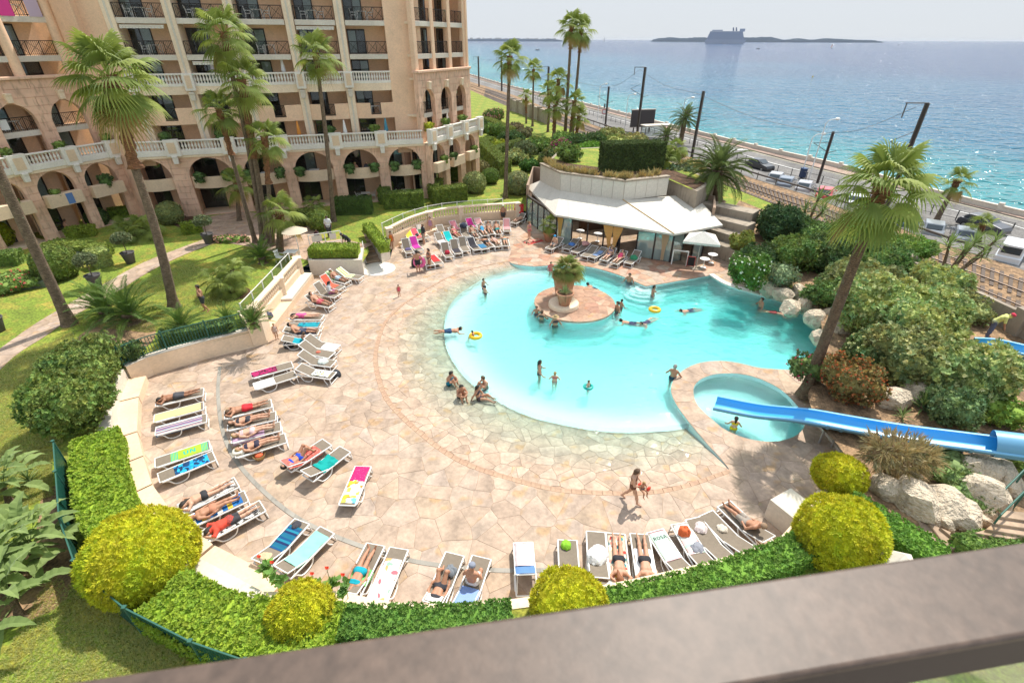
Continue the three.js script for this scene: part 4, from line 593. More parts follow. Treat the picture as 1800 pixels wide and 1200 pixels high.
// ---------- the pool bar ----------
const barP = { E: [gp(925, 327, 2.7), gp(975, 377, 2.6), gp(1185, 411, 2.6), gp(1271, 395, 2.6), gp(1220, 341, 3.2)], B: [gp(950, 317, 3.5), gp(985, 335, 3.5), gp(1095, 351, 3.5), gp(1171, 342, 3.5)] };
{
  const o = barFront[1], bar = thing('pool_bar', 'glazed pool bar with wide white sloping roof and panelled parapet', 'bar building', null, o); const lc = (p) => p.clone().sub(o);
  const { E, B } = barP;
  const slab = (a, b, c, d, name, m) => { const up = [a, b, c, d].map(lc), g = [ribbon([up[0], up[1]], [up[3], up[2]]), ribbon([up[0], up[1]].map((p) => p.clone().add(V(0, -0.14, 0))), [up[3], up[2]].map((p) => p.clone().add(V(0, -0.14, 0))))]; const e = [0, 1, 2, 3]; for (const i of e) { const p = up[i], q = up[(i + 1) % 4]; g.push(ribbon([p, q], [p.clone().add(V(0, -0.14, 0)), q.clone().add(V(0, -0.14, 0))])); } return part(name, merge(g), m, bar); };
  const split = (a, b, c, d, n) => { for (let i = 0; i < n; i++) { const t0 = (i + 0.006) / n, t1 = (i + 1 - 0.006) / n; slab(a.clone().lerp(b, t0), a.clone().lerp(b, t1), d.clone().lerp(c, t1), d.clone().lerp(c, t0), 'roof_panel', M.panel); } };
  split(E[0], E[1], B[1], B[0], 3); split(E[1], E[2], B[2], B[1], 8); split(E[2], E[3], E[4], B[2], 6);
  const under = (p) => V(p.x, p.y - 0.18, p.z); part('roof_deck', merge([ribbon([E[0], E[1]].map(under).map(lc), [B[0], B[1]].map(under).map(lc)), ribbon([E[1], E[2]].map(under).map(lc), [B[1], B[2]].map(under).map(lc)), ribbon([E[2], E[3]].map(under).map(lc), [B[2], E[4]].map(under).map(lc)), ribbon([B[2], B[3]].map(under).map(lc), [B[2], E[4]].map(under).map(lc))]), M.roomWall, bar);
  // gutter strip where the two roof planes meet
  part('roof_seam', rod(lc(E[2]).add(V(0, 0.02, 0)), lc(B[2]).add(V(0, 0.02, 0)), 0.05, 0.05, 6), mat([0.5, 0.34, 0.17], 0.7), bar);
  const pan = (a, b, n) => { const d = b.clone().sub(a), w = d.length() / n, ry = Math.atan2(-d.z, d.x); for (let i = 0; i < n; i++) { const p = lc(a.clone().lerp(b, (i + 0.5) / n)); part('parapet_panel', rbox(w - 0.02, 1.5, 0.12, 0, 0.72, 0, 0.01), M.panel, bar, p, ry); } part('parapet_coping', box(d.length() + 0.1, 0.14, 0.5, 0, 1.545, -0.12), M.concrete, bar, lc(a.clone().lerp(b, 0.5)), ry); };
  pan(B[0], B[1], 3); pan(B[1], B[2], 6); pan(B[2], B[3], 4);
  // glass front
  const F4 = barFront; part('bar_floor', sheet(xz([...F4, ...barBack]).map(([x, z]) => [x - o.x, z - o.z]), [], 0.03), M.pathStone, bar);
  const glaze = (a, b, n, skip = []) => { const d = b.clone().sub(a), w = d.length() / n, ry = Math.atan2(-d.z, d.x); for (let i = 0; i <= n; i++) part('post', box(0.1, 2.45, 0.12, 0, 1.22, 0), M.darkFrame, bar, lc(a.clone().lerp(b, i / n)), ry); for (let i = 0; i < n; i++) if (!skip.includes(i)) part('glass_pane', box(w - 0.12, 2.3, 0.012, 0, 1.2, 0), M.greyPane, bar, lc(a.clone().lerp(b, (i + 0.5) / n)), ry); part('head_beam', box(d.length(), 0.2, 0.14, 0, 2.4, 0), M.darkFrame, bar, lc(a.clone().lerp(b, 0.5)), ry); };
  glaze(F4[0], F4[1], 5); glaze(F4[1], F4[2], 7, [1, 2, 3, 4]); glaze(F4[2], F4[3], 3, [1]);
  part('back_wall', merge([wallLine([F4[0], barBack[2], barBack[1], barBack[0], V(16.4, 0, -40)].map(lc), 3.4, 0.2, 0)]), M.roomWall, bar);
  const curt = (t, lean, m, w = 0.5) => { const a = F4[1].clone().lerp(F4[2], t), g = new THREE.PlaneGeometry(w, 2.2, 16, 8), p = g.attributes.position; for (let i = 0; i < p.count; i++) { const y = p.getY(i), k = 1 - 0.62 * sstep(1.1, -0.5, y) * 1; p.setX(i, p.getX(i) * k + lean * (1.1 - y) * 0.14); p.setZ(i, 0.05 * Math.sin(p.getX(i) * 40)); } part('curtain', g, m, bar, lc(a).add(V(0, 1.22, 0.16)), Math.atan2(-(F4[2].z - F4[1].z), F4[2].x - F4[1].x)); };
  const co = M.curtainOrange; co.side = THREE.DoubleSide; M.curtain.side = THREE.DoubleSide; curt(0.455, 1, co, 0.8); curt(0.545, -1, co, 0.8); curt(0.93, 0, mat([0.5, 0.36, 0.22], 0.9, { side: THREE.DoubleSide }), 0.6); curt(0.03, 0, mat([0.5, 0.3, 0.08], 0.9, { side: THREE.DoubleSide }), 0.5);
  part('counter', rbox(4.2, 1.1, 0.7, 0, 0.58, 0, 0.03), mat([0.12, 0.07, 0.04], 0.6), bar, [4.5, 0, -4], 0.3);
  // tables inside the open front
  const tw = [[3.2, -1.6], [5.0, -0.9], [1.8, -2.2]]; const tbl = (p, label, c = M.whitePlastic) => { const t = thing('bistro_table', label, 'table', null, p); part('table_top', lathe([[0.001, 0.74], [0.36, 0.74], [0.37, 0.72], [0.36, 0.7], [0.001, 0.7]], 22), c, t); part('column', rod(V(0, 0.03, 0), V(0, 0.7, 0), 0.03, 0.03, 8), c, t); part('base', lathe([[0.001, 0.05], [0.2, 0.04], [0.24, 0], [0.001, 0]], 18), c, t); return t; };
  tbl(gp(1022, 428).setY(0.03).add(V(0, 0, -1.2)), 'small white table behind the open front of the bar by red chair'); tbl(gp(1053, 432).setY(0.03).add(V(0, 0, -1.0)), 'white table beside orange curtain in the bar front'); tbl(gp(1236, 470), 'tall white bistro table near the terrace gate'); tbl(gp(1250, 462), 'white bistro table under the canopy by the gate');
  // square canopy, screen and sign on the terrace
  const um = thing('square_canopy', 'white square parasol shading terrace tables beside the bar', 'parasol', null, gp(1247, 455)); const cp = [gp(1201, 424, 2.3), gp(1267, 431, 2.3), gp(1258, 412, 2.55), gp(1212, 409, 2.5)].map((p) => p.sub(um.position)), ap = V(0.2, 2.95, -1.4).setX((cp[0].x + cp[1].x + cp[2].x + cp[3].x) / 4).setZ((cp[0].z + cp[1].z + cp[2].z + cp[3].z) / 4);
  for (let i = 0; i < 4; i++) { const a = cp[i], b = cp[(i + 1) % 4]; const g = merge([ribbon([a, b], [ap, ap.clone().add(V(0.01, 0, 0.01))]), ribbon([a, b], [a, b].map((p) => p.clone().add(V(0, -0.16, 0))))]); part('canopy_panel', g, M.canvas, um); } part('pole', rod(V(ap.x, 0, ap.z), ap, 0.04, 0.04, 8), M.steel, um); part('foot', rbox(0.8, 0.08, 0.8, ap.x, 0.04, ap.z, 0.02), M.concrete, um);
  const sc = thing('terrace_screen', 'white framed glass screen at the bar corner', 'screen', null, gp(1193, 466), -0.35); part('frame', merge([box(0.08, 1.2, 0.08, -0.55, 0.6, 0), box(0.08, 1.2, 0.08, 0.55, 0.6, 0), box(1.1, 0.08, 0.08, 0, 1.18, 0)]), M.whitePlastic, sc); part('pane', box(1.02, 1.05, 0.012, 0, 0.6, 0), M.glassPane, sc);
  const bd = thing('menu_board', 'small dark chalkboard easel on the terrace', 'chalkboard', null, gp(1213, 470), -0.3); part('board', merge([box(0.5, 0.7, 0.03, 0, 0.5, 0)]), mat([0.02, 0.02, 0.02], 0.9), bd); part('frame', merge([box(0.58, 0.05, 0.05, 0, 0.87, 0), box(0.58, 0.05, 0.05, 0, 0.14, 0), box(0.05, 0.87, 0.05, -0.27, 0.435, 0), box(0.05, 0.87, 0.05, 0.27, 0.435, 0)]), mat([0.35, 0.06, 0.05], 0.7), bd);
  const tp = gp(965, 424), t2 = thing('terracotta_pot', 'terracotta pot with small fan palm at left corner of the bar', 'plant pot', null, tp); part('pot', lathe([[0.001, 0], [0.32, 0], [0.5, 0.72], [0.56, 0.73], [0.57, 0.85], [0.48, 0.85], [0.46, 0.74], [0.001, 0.74]], 24), M.terracotta, t2);
  const lb = thing('lifebuoy_board', 'red lifebuoy hanging on the cream wall left of the bar', 'lifebuoy', null, gp(912, 388, 0).add(V(0, 1.2, 0.15))); part('ring', new THREE.TorusGeometry(0.34, 0.1, 10, 24), mat([0.55, 0.03, 0.03], 0.6), lb); part('board', box(0.9, 0.9, 0.04, 0, 0, -0.1), mat([0.5, 0.03, 0.03], 0.7), lb);
  // raised garden behind the bar, and stepped concrete beds right of the roof
  const ug = gps([[958, 288], [985, 262], [1060, 258], [1180, 283], [1258, 318], [1226, 336], [1171, 312], [1097, 318], [986, 303]], 4.4);
  struct('upper_garden', prism(xz(ug), 0.5, 4.4), M.concrete); struct('upper_lawn', sheet(xz(ug.map((p) => p.clone().lerp(V(9, 4.4, -52), 0.05))), [], 4.408), M.lawn);
  struct('upper_soil', sheet(xz(gps([[960, 290], [986, 302], [1097, 317], [1171, 311], [1222, 333], [1240, 322], [1180, 297], [1100, 300], [1000, 287], [972, 278]], 4.41)), [], 4.414), M.soil);
  for (let k = 0; k < 4; k++) { const a = gp(1232 + k * 4, 352 + k * 21, 3.0 - k * 0.62), b = gp(1330 - k * 8, 372 + k * 22, 3.0 - k * 0.62), d = b.clone().sub(a); solo('concrete_bed', rbox(d.length(), 3.2 - k * 0.62, 1.5, 0, -(3.2 - k * 0.62) / 2, 0, 0.04), M.concrete, ['topmost', 'second', 'third', 'lowest'][k] + ' concrete step bed right of the bar roof', 'planter', null, a.clone().lerp(b, 0.5), Math.atan2(-d.z, d.x)); }
  const gw = [gp(1595, 462, 1.9), gp(1690, 508, 1.9), gp(1800, 560, 1.9), gp(1960, 640, 1.9)]; const wl = thing('garden_wall', 'weathered concrete wall between shrub bank and railway', 'wall', null, V(gw[0].x, LAWN, gw[0].z)); part('wall', wallLine(gw.map((p) => V(p.x - gw[0].x, 0, p.z - gw[0].z)), 1.3, 0.3, -0.05), M.concrete, wl);
  for (let i = 0; i < 3; i++) { const p = gw[0].clone().lerp(gw[2], i * 0.5).sub(gw[0]); part('pier', rbox(0.7, 1.55, 0.7, p.x, 0.75, p.z, 0.04), M.concrete, wl); }
  const vw = gps([[900, 190], [925, 198], [962, 212]], 1.5); const vl = thing('viaduct_parapet', 'old concrete parapet with bays beside the tracks', 'wall', null, V(vw[0].x, LAWN, vw[0].z)); part('wall', wallLine(vw.map((p) => p.clone().sub(vw[0])), 2.4, 0.6, -0.05), M.concrete, vl); for (let i = 0; i < 6; i++) { const p = vw[0].clone().lerp(vw[2], i / 5).sub(vw[0]); part('pier', box(1, 2.7, 1, p.x, 1.3, p.z), M.concrete, vl); }
}
// ---------- water slide ----------
{
  const U = (r, t) => { const s = []; for (let i = 0; i <= 14; i++) { const a = Math.PI * (1 + i / 14); s.push([r * Math.cos(a), r * 0.75 * Math.sin(a)]); } return s; };
  function sweep(curve, prof, n) { const pos = [], idx = [], m = prof.length; for (let i = 0; i <= n; i++) { const p = curve.getPoint(i / n), t = curve.getTangent(i / n).setY(0).normalize(), r = V(-t.z, 0, t.x); prof.forEach(([x, y]) => pos.push(p.x + r.x * x, p.y + y, p.z + r.z * x)); } for (let i = 0; i < n; i++) for (let k = 0; k < m - 1; k++) { const a = i * m + k, b = a + m; idx.push(a, b, a + 1, a + 1, b, b + 1); } const g = new THREE.BufferGeometry(); g.setAttribute('position', new THREE.Float32BufferAttribute(pos, 3)); g.setIndex(idx); g.computeVertexNormals(); return g; }
  const trough = (pts, label, R, ends) => {
    const t = thing('water_slide', label, 'water slide', null, V(pts[0].x, 0, pts[0].z)); const c = new THREE.CatmullRomCurve3(pts.map((p) => V(p.x - pts[0].x, p.y, p.z - pts[0].z)));
    part('trough', sweep(c, U(R), 50), M.slide, t); part('outer_shell', sweep(c, U(R + 0.045), 50), M.slideUnder, t);
    for (const s of [-1, 1]) part('edge_lip', sweep(c, [[s * (R - 0.02), 0.0], [s * (R - 0.01), 0.03], [s * (R + 0.07), 0.03], [s * (R + 0.07), -0.05]], 50), M.slideEdge, t);
    for (const u of ends) { const p = c.getPoint(u), g = c.getTangent(u).setY(0).normalize(); part('joint_band', sweep(new THREE.CatmullRomCurve3([p.clone().addScaledVector(g, -0.05), p.clone().addScaledVector(g, 0.05)]), U(R + 0.085), 2), M.slideUnder, t); if (p.y > 0.75) part('support', rod(V(p.x, 0, p.z), V(p.x, p.y - R * 0.9, p.z), 0.05, 0.05, 8), M.steel, t); }
    return t;
  };
  const pts = [gp(1258, 706, 0.3), gp(1330, 720, 0.55), gp(1415, 729, 1.2), gp(1500, 744, 1.5), gp(1600, 761, 1.8), gp(1700, 774, 2.1), gp(1800, 787, 2.4), gp(1900, 800, 2.7)];
  const t = trough(pts, 'long bright blue open water slide ending in the small round pool', 0.46, [0.36, 0.4, 0.72]);
  { const c = new THREE.CatmullRomCurve3(pts.map((p) => V(p.x - pts[0].x, p.y, p.z - pts[0].z))); const a = c.getPoint(0.78), b = c.getPoint(1); const g = new THREE.CylinderGeometry(0.5, 0.5, b.distanceTo(a), 26, 1, true, 0, Math.PI * 2); g.applyQuaternion(new THREE.Quaternion().setFromUnitVectors(V(0, 1, 0), b.clone().sub(a).normalize())); const m = a.clone().add(b).multiplyScalar(0.5); g.translate(m.x, m.y + 0.02, m.z); part('covered_tube', g, mat([0.14, 0.36, 0.56], 0.4, { side: THREE.DoubleSide }), t); }
  trough([gp(1722, 604, 3.0), gp(1760, 606, 3.1), gp(1800, 614, 3.2), gp(1900, 640, 3.4)], 'upper blue slide section above the shrubs near the concrete wall', 0.5, [0.3, 0.7]);
}
// ---------- left fence, right stair railing, balcony rail ----------
{
  const fx = gps([[92, 776], [96, 829], [102, 910], [128, 985], [165, 1026], [218, 1068], [334, 1127], [430, 1160], [600, 1195]], LAWN + 1.25).map((p) => p.setY(LAWN)); const f = thing('mesh_fence', 'dark green wire mesh fence following the clipped hedge', 'fence', null, fx[0]);
  const net = phys([0.03, 0.16, 0.12], 0.25, { transmission: 0.55, thickness: 0, ior: 1.1, side: THREE.DoubleSide });
  for (let i = 0; i < fx.length; i++) { const p = fx[i].clone().sub(fx[0]); part('post', merge([rod(V(0, 0, 0), V(0, 1.28, 0), 0.035, 0.035, 8), box(0.1, 0.03, 0.1, 0, 1.29, 0)]), M.greenMetal, f, p); if (i) { const a = fx[i - 1].clone().sub(fx[0]), d = p.clone().sub(a), w = d.length(), ry = Math.atan2(-d.z, d.x), c = a.clone().add(p).multiplyScalar(0.5); part('mesh_panel', box(w - 0.08, 1.15, 0.004), net, f, c.clone().add(V(0, 0.62, 0)), ry); part('top_wire', box(w, 0.045, 0.035), M.greenMetal, f, c.clone().add(V(0, 1.22, 0)), ry); const n = Math.round(w / 0.1); const g = []; for (let k = 1; k < n; k++) g.push(box(0.006, 1.15, 0.006, -w / 2 + k * w / n, 0.62, 0.004)); part('wires', merge(g), M.greenMetal, f, c, ry).userData.kind = 'stuff'; } }
  // stone steps winding down on the right, with a green handrail
  const sw = thing('stone_steps', 'pale winding stone steps beside the boulders', 'stairs', null, gp(1700, 930, LAWN)); const o = sw.position.clone();
  const edge = [[1612, 912, 1640, 968], [1632, 918, 1668, 965], [1652, 926, 1697, 962], [1672, 934, 1720, 955], [1692, 938, 1750, 952], [1712, 936, 1780, 948], [1732, 930, 1806, 942], [1745, 920, 1815, 930], [1758, 908, 1825, 918], [1768, 896, 1830, 902]];
  for (let i = 0; i < edge.length - 1; i++) { const h = LAWN + 0.05 + i * 0.1, q = [gp(edge[i][0], edge[i][1], h), gp(edge[i + 1][0], edge[i + 1][1], h), gp(edge[i + 1][2], edge[i + 1][3], h), gp(edge[i][2], edge[i][3], h)]; const c = q.reduce((a, p) => a.add(p), V()).divideScalar(4); part('step', prism(q.map((p) => [lerp(c.x, p.x, 0.97) - o.x, lerp(c.z, p.z, 0.97) - o.z]), -0.02, h - o.y, 0.02), M.pathStone, sw); }
  const hr = thing('stair_handrail', 'dark green tubular handrail above the stone steps', 'handrail', null, gp(1760, 915, LAWN)); const a = gp(1760, 905, 2.1), b = gp(1815, 850, 2.3), o2 = hr.position; for (const [p, q] of [[a, b], [gp(1765, 862, 2.0), gp(1812, 815, 2.4)]]) { part('rail', rod(p.clone().sub(o2), q.clone().sub(o2), 0.03, 0.03, 8), M.greenMetal, hr); part('post', rod(V(p.x - o2.x, 0, p.z - o2.z), p.clone().sub(o2), 0.03, 0.03, 8), M.greenMetal, hr); part('post', rod(V(q.x - o2.x, 0, q.z - o2.z), q.clone().sub(o2), 0.03, 0.03, 8), M.greenMetal, hr); }
  // pointed stone cap behind the rail
  const cap = new THREE.ConeGeometry(0.62, 0.42, 4); cap.rotateY(0.5); const cp = gp(1582, 990, 1.9); solo('gate_pier', merge([cap.translate(0, 0.2, 0), box(0.75, 1.0, 0.75, 0, -0.5, 0, 0.5 + Math.PI / 4)]), M.offwhite, 'gate pier with pale pyramid cap behind the hedge', 'pier', null, [cp.x, LAWN + 0.95, cp.z]);
  // the balcony rail in front
  const h = 14.5, p0 = gp(100, 1200, h), p1 = gp(1800, 951, h), d = p1.clone().sub(p0).normalize(), n = V(-d.z, 0, d.x); const c = p0.clone().lerp(p1, 0.5).addScaledVector(n, n.z > 0 ? 0.0465 : -0.0465), ry = Math.atan2(-d.z, d.x);
  const bal = thing('balcony_railing', 'dark brown metal handrail of a balcony with glass below', 'railing', null, [c.x, h - 1.05, c.z], ry);
  const brush = tex(512, (u, v) => { const k = 0.66 + 0.13 * (fbm(u, v, 3, 4, 121) - 0.5) + 0.1 * (fbm(u, v, 6, 3, 7) - 0.5) + 0.2 * (fbm(u, v, 40, 3, 123) - 0.5); return [k, k * 0.95, k * 0.91]; }, true, 0.45);
  part('rail_core', box(3.2, 0.055, 0.088, 0, 1.009, 0), mat([0.05, 0.035, 0.03], 0.6), bal); part('handrail', rbox(3.2, 0.013, 0.093, 0, 1.0435, 0, 0.005), mat([0.25, 0.19, 0.155], 0.5, { map: brush, bumpMap: brush, bumpScale: 0.0006 }), bal);
  part('glass_pane', box(3.1, 0.85, 0.01, 0, 0.53, 0.01), M.glassPane, bal); part('bottom_rail', box(3.2, 0.05, 0.05, 0, 0.07, 0.01), M.bronze, bal); for (const x of [-1.5, 1.5]) part('post', box(0.05, 1.0, 0.05, x, 0.5, 0.02), M.bronze, bal);
  const fl = thing('balcony_floor', 'concrete balcony floor under the handrail', 'balcony floor', null, [c.x, h - 1.06, c.z], ry); part('slab', box(3.6, 0.2, 2.4, 0, -0.1, 1.05), M.concrete, fl);
  camera.focus = 26; camera.userData.fStop = 6;
}
// ---------- plants ----------
const tri = (list) => { const g = new THREE.BufferGeometry(); g.setAttribute('position', new THREE.Float32BufferAttribute(list, 3)); g.computeVertexNormals(); return g; };
// a sprig: leaves that spread from one point; +y is outwards
function sprig(n, len, wid, spread, seedN) { const s0 = seed; seed = seedN; const v = []; for (let i = 0; i < n; i++) { const a = i / n * Math.PI * 2 + rr(-0.5, 0.5), e = rr(spread * 0.4, spread), d = V(Math.sin(e) * Math.cos(a), Math.cos(e), Math.sin(e) * Math.sin(a)), L = len * rr(0.75, 1.2), s = V(-Math.sin(a), rr(-0.4, 0.4), Math.cos(a)).normalize().multiplyScalar(wid * rr(0.8, 1.2)), o = V(rr(-1, 1), 0, rr(-1, 1)).multiplyScalar(len * 0.12), m = o.clone().addScaledVector(d, L * 0.5), t = o.clone().addScaledVector(d, L); t.y -= L * 0.12; const l = m.clone().add(s), r = m.clone().sub(s); v.push(...o.toArray(), ...l.toArray(), ...t.toArray(), ...o.toArray(), ...t.toArray(), ...r.toArray()); } seed = s0; return tri(v); }
const SP = { tuft: sprig(8, 1, 0.11, 1.0, 11), leaf: sprig(6, 1, 0.24, 1.25, 12), broad: sprig(5, 1, 0.32, 1.35, 13), grass: sprig(6, 1, 0.05, 0.55, 14), flower: sprig(7, 1, 0.36, 1.5, 15) };
const leafMats = {};
const lm = (c, t = 0.3) => leafMats[c.join() + t] ||= leafMat(c.map((v) => v * 1.35), t + 0.06);
function instances(parent, name, geo, m, list, vary) { // list: [p, n, size]
  const im = new THREE.InstancedMesh(geo, m, list.length), q = new THREE.Quaternion(), q2 = new THREE.Quaternion(), Y = V(0, 1, 0), c = new THREE.Color(), mx = new THREE.Matrix4();
  list.forEach(([p, n, s, k], i) => { q.setFromUnitVectors(Y, n); q2.setFromAxisAngle(Y, rnd() * 6.283); q.multiply(q2); mx.compose(p, q, V(s, s, s)); im.setMatrixAt(i, mx); const b = rr(1 - vary, 1 + vary), w = rr(-vary, vary) * 0.5; c.setRGB(b * (1 + w), b, b * (1 - w)); if (k) c.multiply(k); im.setColorAt(i, c); });
  im.name = name; im.userData.kind = 'stuff'; shade(im); parent.add(im); return im;
}
const outN = (n, k) => V(n.x + rr(-k, k), n.y + rr(-k, k), n.z + rr(-k, k)).normalize();
const coreGeo = new THREE.IcosahedronGeometry(1, 3);
// shrub made of lobes [x, y, z, rx, ry, rz] round its base point
function shrub(name, label, cat, p, lobes, o = {}) {
  const t = thing(name, label, cat, o.group, p, o.ry || 0), { size = 0.13, dens = 70, color = [0.1, 0.17, 0.04], kind = 'leaf', vary = 0.28, rough = 0.5, depth = 0.16, flower, n: flowers } = o;
  const cores = lobes.map(([x, y, z, a, b, c]) => { const g = coreGeo.clone(); const q = g.attributes.position; for (let i = 0; i < q.count; i++) { const k = (o.core || 0.86) + 0.1 * Math.sin(q.getX(i) * 5 + x * 3) * Math.sin(q.getY(i) * 6 + z) * Math.sin(q.getZ(i) * 5.3); q.setXYZ(i, q.getX(i) * a * k + x, q.getY(i) * b * k + y, q.getZ(i) * c * k + z); } g.computeVertexNormals(); return g; });
  part('inner_foliage', merge(cores), mat(color.map((v) => v * 1.35), 1), t);
  const list = [], fl = [];
  lobes.forEach(([x, y, z, a, b, c], li) => { const area = 4 * Math.PI * Math.pow((Math.pow(a * b, 1.6) + Math.pow(a * c, 1.6) + Math.pow(b * c, 1.6)) / 3, 1 / 1.6), n = Math.round(area * dens); for (let i = 0; i < n; i++) { const u = rr(-1, 1), th = rnd() * 6.2832, w = Math.sqrt(1 - u * u), d = V(w * Math.cos(th), u, w * Math.sin(th)), q = V(x + d.x * a, y + d.y * b, z + d.z * c); if (q.y < 0.02) continue; if (lobes.some(([X, Y, Z, A, B, C], k) => k !== li && ((q.x - X) / A) ** 2 + ((q.y - Y) / B) ** 2 + ((q.z - Z) / C) ** 2 < 0.9)) continue; const nn = V(d.x / a, d.y / b, d.z / c).normalize(); const nz = vn(q.x * 2.3 + x + 70, q.z * 2.3 + q.y * 2.1 + 70, 512, 9) - 0.5; q.addScaledVector(nn, -rnd() * depth + size * 0.1 + nz * (o.lump || 0.16) * Math.min(a, 1)); const tn = vn(q.x * 1.3 + 40 + z, q.z * 1.3 + q.y + 40, 512, 11), kc = tn > 0.66 ? new THREE.Color(0.93, 0.87, 0.9) : tn < 0.3 ? new THREE.Color(0.8, 0.93, 1) : null; list.push([q, outN(nn, rough), size * rr(0.55, 1.4), kc]); if (flower && rnd() < flowers) fl.push([q.clone().addScaledVector(nn, size * 0.7), outN(nn, 0.4), size * rr(0.6, 0.95)]); } });
  instances(t, 'leaves', SP[kind], lm(color, o.through ?? 0.3), list, vary);
  if (fl.length) instances(t, 'flowers', SP.flower, lm(flower, 0.3), fl, 0.15);
  if (o.stem) part('stem', rod(V(0, 0, 0), V(rr(-0.04, 0.04), o.stem, 0), 0.05, 0.04, 7), M.greyTrunk, t);
  return t;
}
// clipped hedge along a line of plan points, with a flat top
function hedge(label, line, w, h, y0, o = {}) {
  const { size = 0.1, dens = 110, color = [0.1, 0.19, 0.03], kind = 'leaf', vary = 0.25, rough = 0.6 } = o; const t = thing('clipped_hedge', label, 'hedge', o.group, V(line[0].x, y0, line[0].z)); const P = line.map((p) => V(p.x - line[0].x, 0, p.z - line[0].z));
  part('inner_foliage', wallLine(P.length > 2 ? smoothLine(P, P.length * 4) : P, h - 0.08, w - 0.16, 0), mat(color.map((v) => v * 1.35), 1), t);
  const c = P.length > 2 ? new THREE.CatmullRomCurve3(P, false, 'centripetal') : new THREE.LineCurve3(P[0], P[1]), L = c.getLength(), list = []; const n = Math.round((L * (w + 2 * h) + 2 * w * h) * dens);
  for (let i = 0; i < n; i++) { const r = rnd() * (w + 2 * h + 2 * w * h / L), u = rnd(), p = c.getPointAt(u), d = c.getTangentAt(u), s = V(-d.z, 0, d.x); let q, nn; if (r < w) { q = p.clone().addScaledVector(s, rr(-w / 2, w / 2)).setY(h); nn = V(0, 1, 0); } else if (r < w + 2 * h) { const k = rnd() < 0.5 ? 1 : -1; q = p.clone().addScaledVector(s, k * w / 2).setY(rr(0.05, h)); nn = s.clone().multiplyScalar(k); } else { const e = rnd() < 0.5 ? 0 : 1; const pe = c.getPointAt(e), de = c.getTangentAt(e); q = pe.addScaledVector(V(-de.z, 0, de.x), rr(-w / 2, w / 2)).setY(rr(0.05, h)); nn = de.multiplyScalar(e ? 1 : -1); } const e = Math.min(1, (h - q.y) / 0.12); q.addScaledVector(nn, -rnd() * 0.07 + 0.03 * (vn(q.x * 1.7 + 90, q.z * 1.7 + q.y + 90, 512, 8) - 0.5) * 4); list.push([q, outN(nn, rough), size * rr(0.7, 1.3)]); }
  instances(t, 'leaves', SP[kind], lm(color, 0.3), list, vary); return t;
}
// fan palm leaves at several slopes, gravity already in them
function fanLeaf(el, sd) {
  const s0 = seed; seed = sd; const v = [], pet = rr(0.95, 1.15), R = rr(1.15, 1.35), dir = (e) => V(0, Math.sin(e), Math.cos(e)), X = V(1, 0, 0); const hub = dir(el).multiplyScalar(pet).add(V(0, -0.1 * Math.cos(el), 0)), ae = el - 0.3, a = dir(ae), nrm = V(0, Math.cos(ae), -Math.sin(ae));
  const quad = (p, q, r, s) => v.push(...p.toArray(), ...q.toArray(), ...r.toArray(), ...p.toArray(), ...r.toArray(), ...s.toArray());
  quad(V(-0.035, 0, 0), V(0.035, 0, 0), hub.clone().add(V(0.02, 0, 0)), hub.clone().add(V(-0.02, 0, 0))); quad(V(0, -0.03, 0), V(0, 0.03, 0), hub.clone().add(V(0, 0.015, 0)), hub.clone().add(V(0, -0.015, 0)));
  const N = 26, A = 1.85; const P = (phi, t, L, side, dphi) => { const d = a.clone().multiplyScalar(Math.cos(phi)).addScaledVector(X, Math.sin(phi)), tan = a.clone().multiplyScalar(-Math.sin(phi)).addScaledVector(X, Math.cos(phi)); const w = t < 0.05 ? 0.01 : t < 0.5 ? t * L * dphi * 0.5 : t < 0.7 ? L * dphi * 0.24 : t < 0.9 ? L * dphi * 0.13 : 0.003; const p = hub.clone().addScaledVector(d, t * L).addScaledVector(tan, side * w).addScaledVector(nrm, (side > 0 ? 0.022 : -0.022) * sstep(0, 0.4, t) * (1 - sstep(0.6, 1, t)) - 0.16 * Math.sin(Math.abs(phi)) * t); p.y -= (0.06 * t * t + 0.85 * Math.pow(Math.max(0, t - 0.45) * 1.8, 2) * 0.42) * (0.6 + Math.cos(ae) * 0.6); return p; };
  for (let i = 0; i < N; i++) { const phi = lerp(-A, A, (i + 0.5) / N) + rr(-0.015, 0.015), L = R * (1 - 0.22 * Math.abs(phi) / A) * rr(0.92, 1.06), dp = 2 * A / N; const ts = [0, 0.25, 0.45, 0.62, 0.8, 1]; for (let k = 0; k < 5; k++) quad(P(phi, ts[k], L, -1, dp), P(phi, ts[k], L, 1, dp), P(phi, ts[k + 1], L, 1, dp), P(phi, ts[k + 1], L, -1, dp)); }
  seed = s0; return tri(v);
}
const fanEl = [1.35, 1.0, 0.65, 0.3, -0.05, -0.4, -0.85]; const fanGeos = fanEl.map((e, i) => [fanLeaf(e, 100 + i), fanLeaf(e, 200 + i)]);
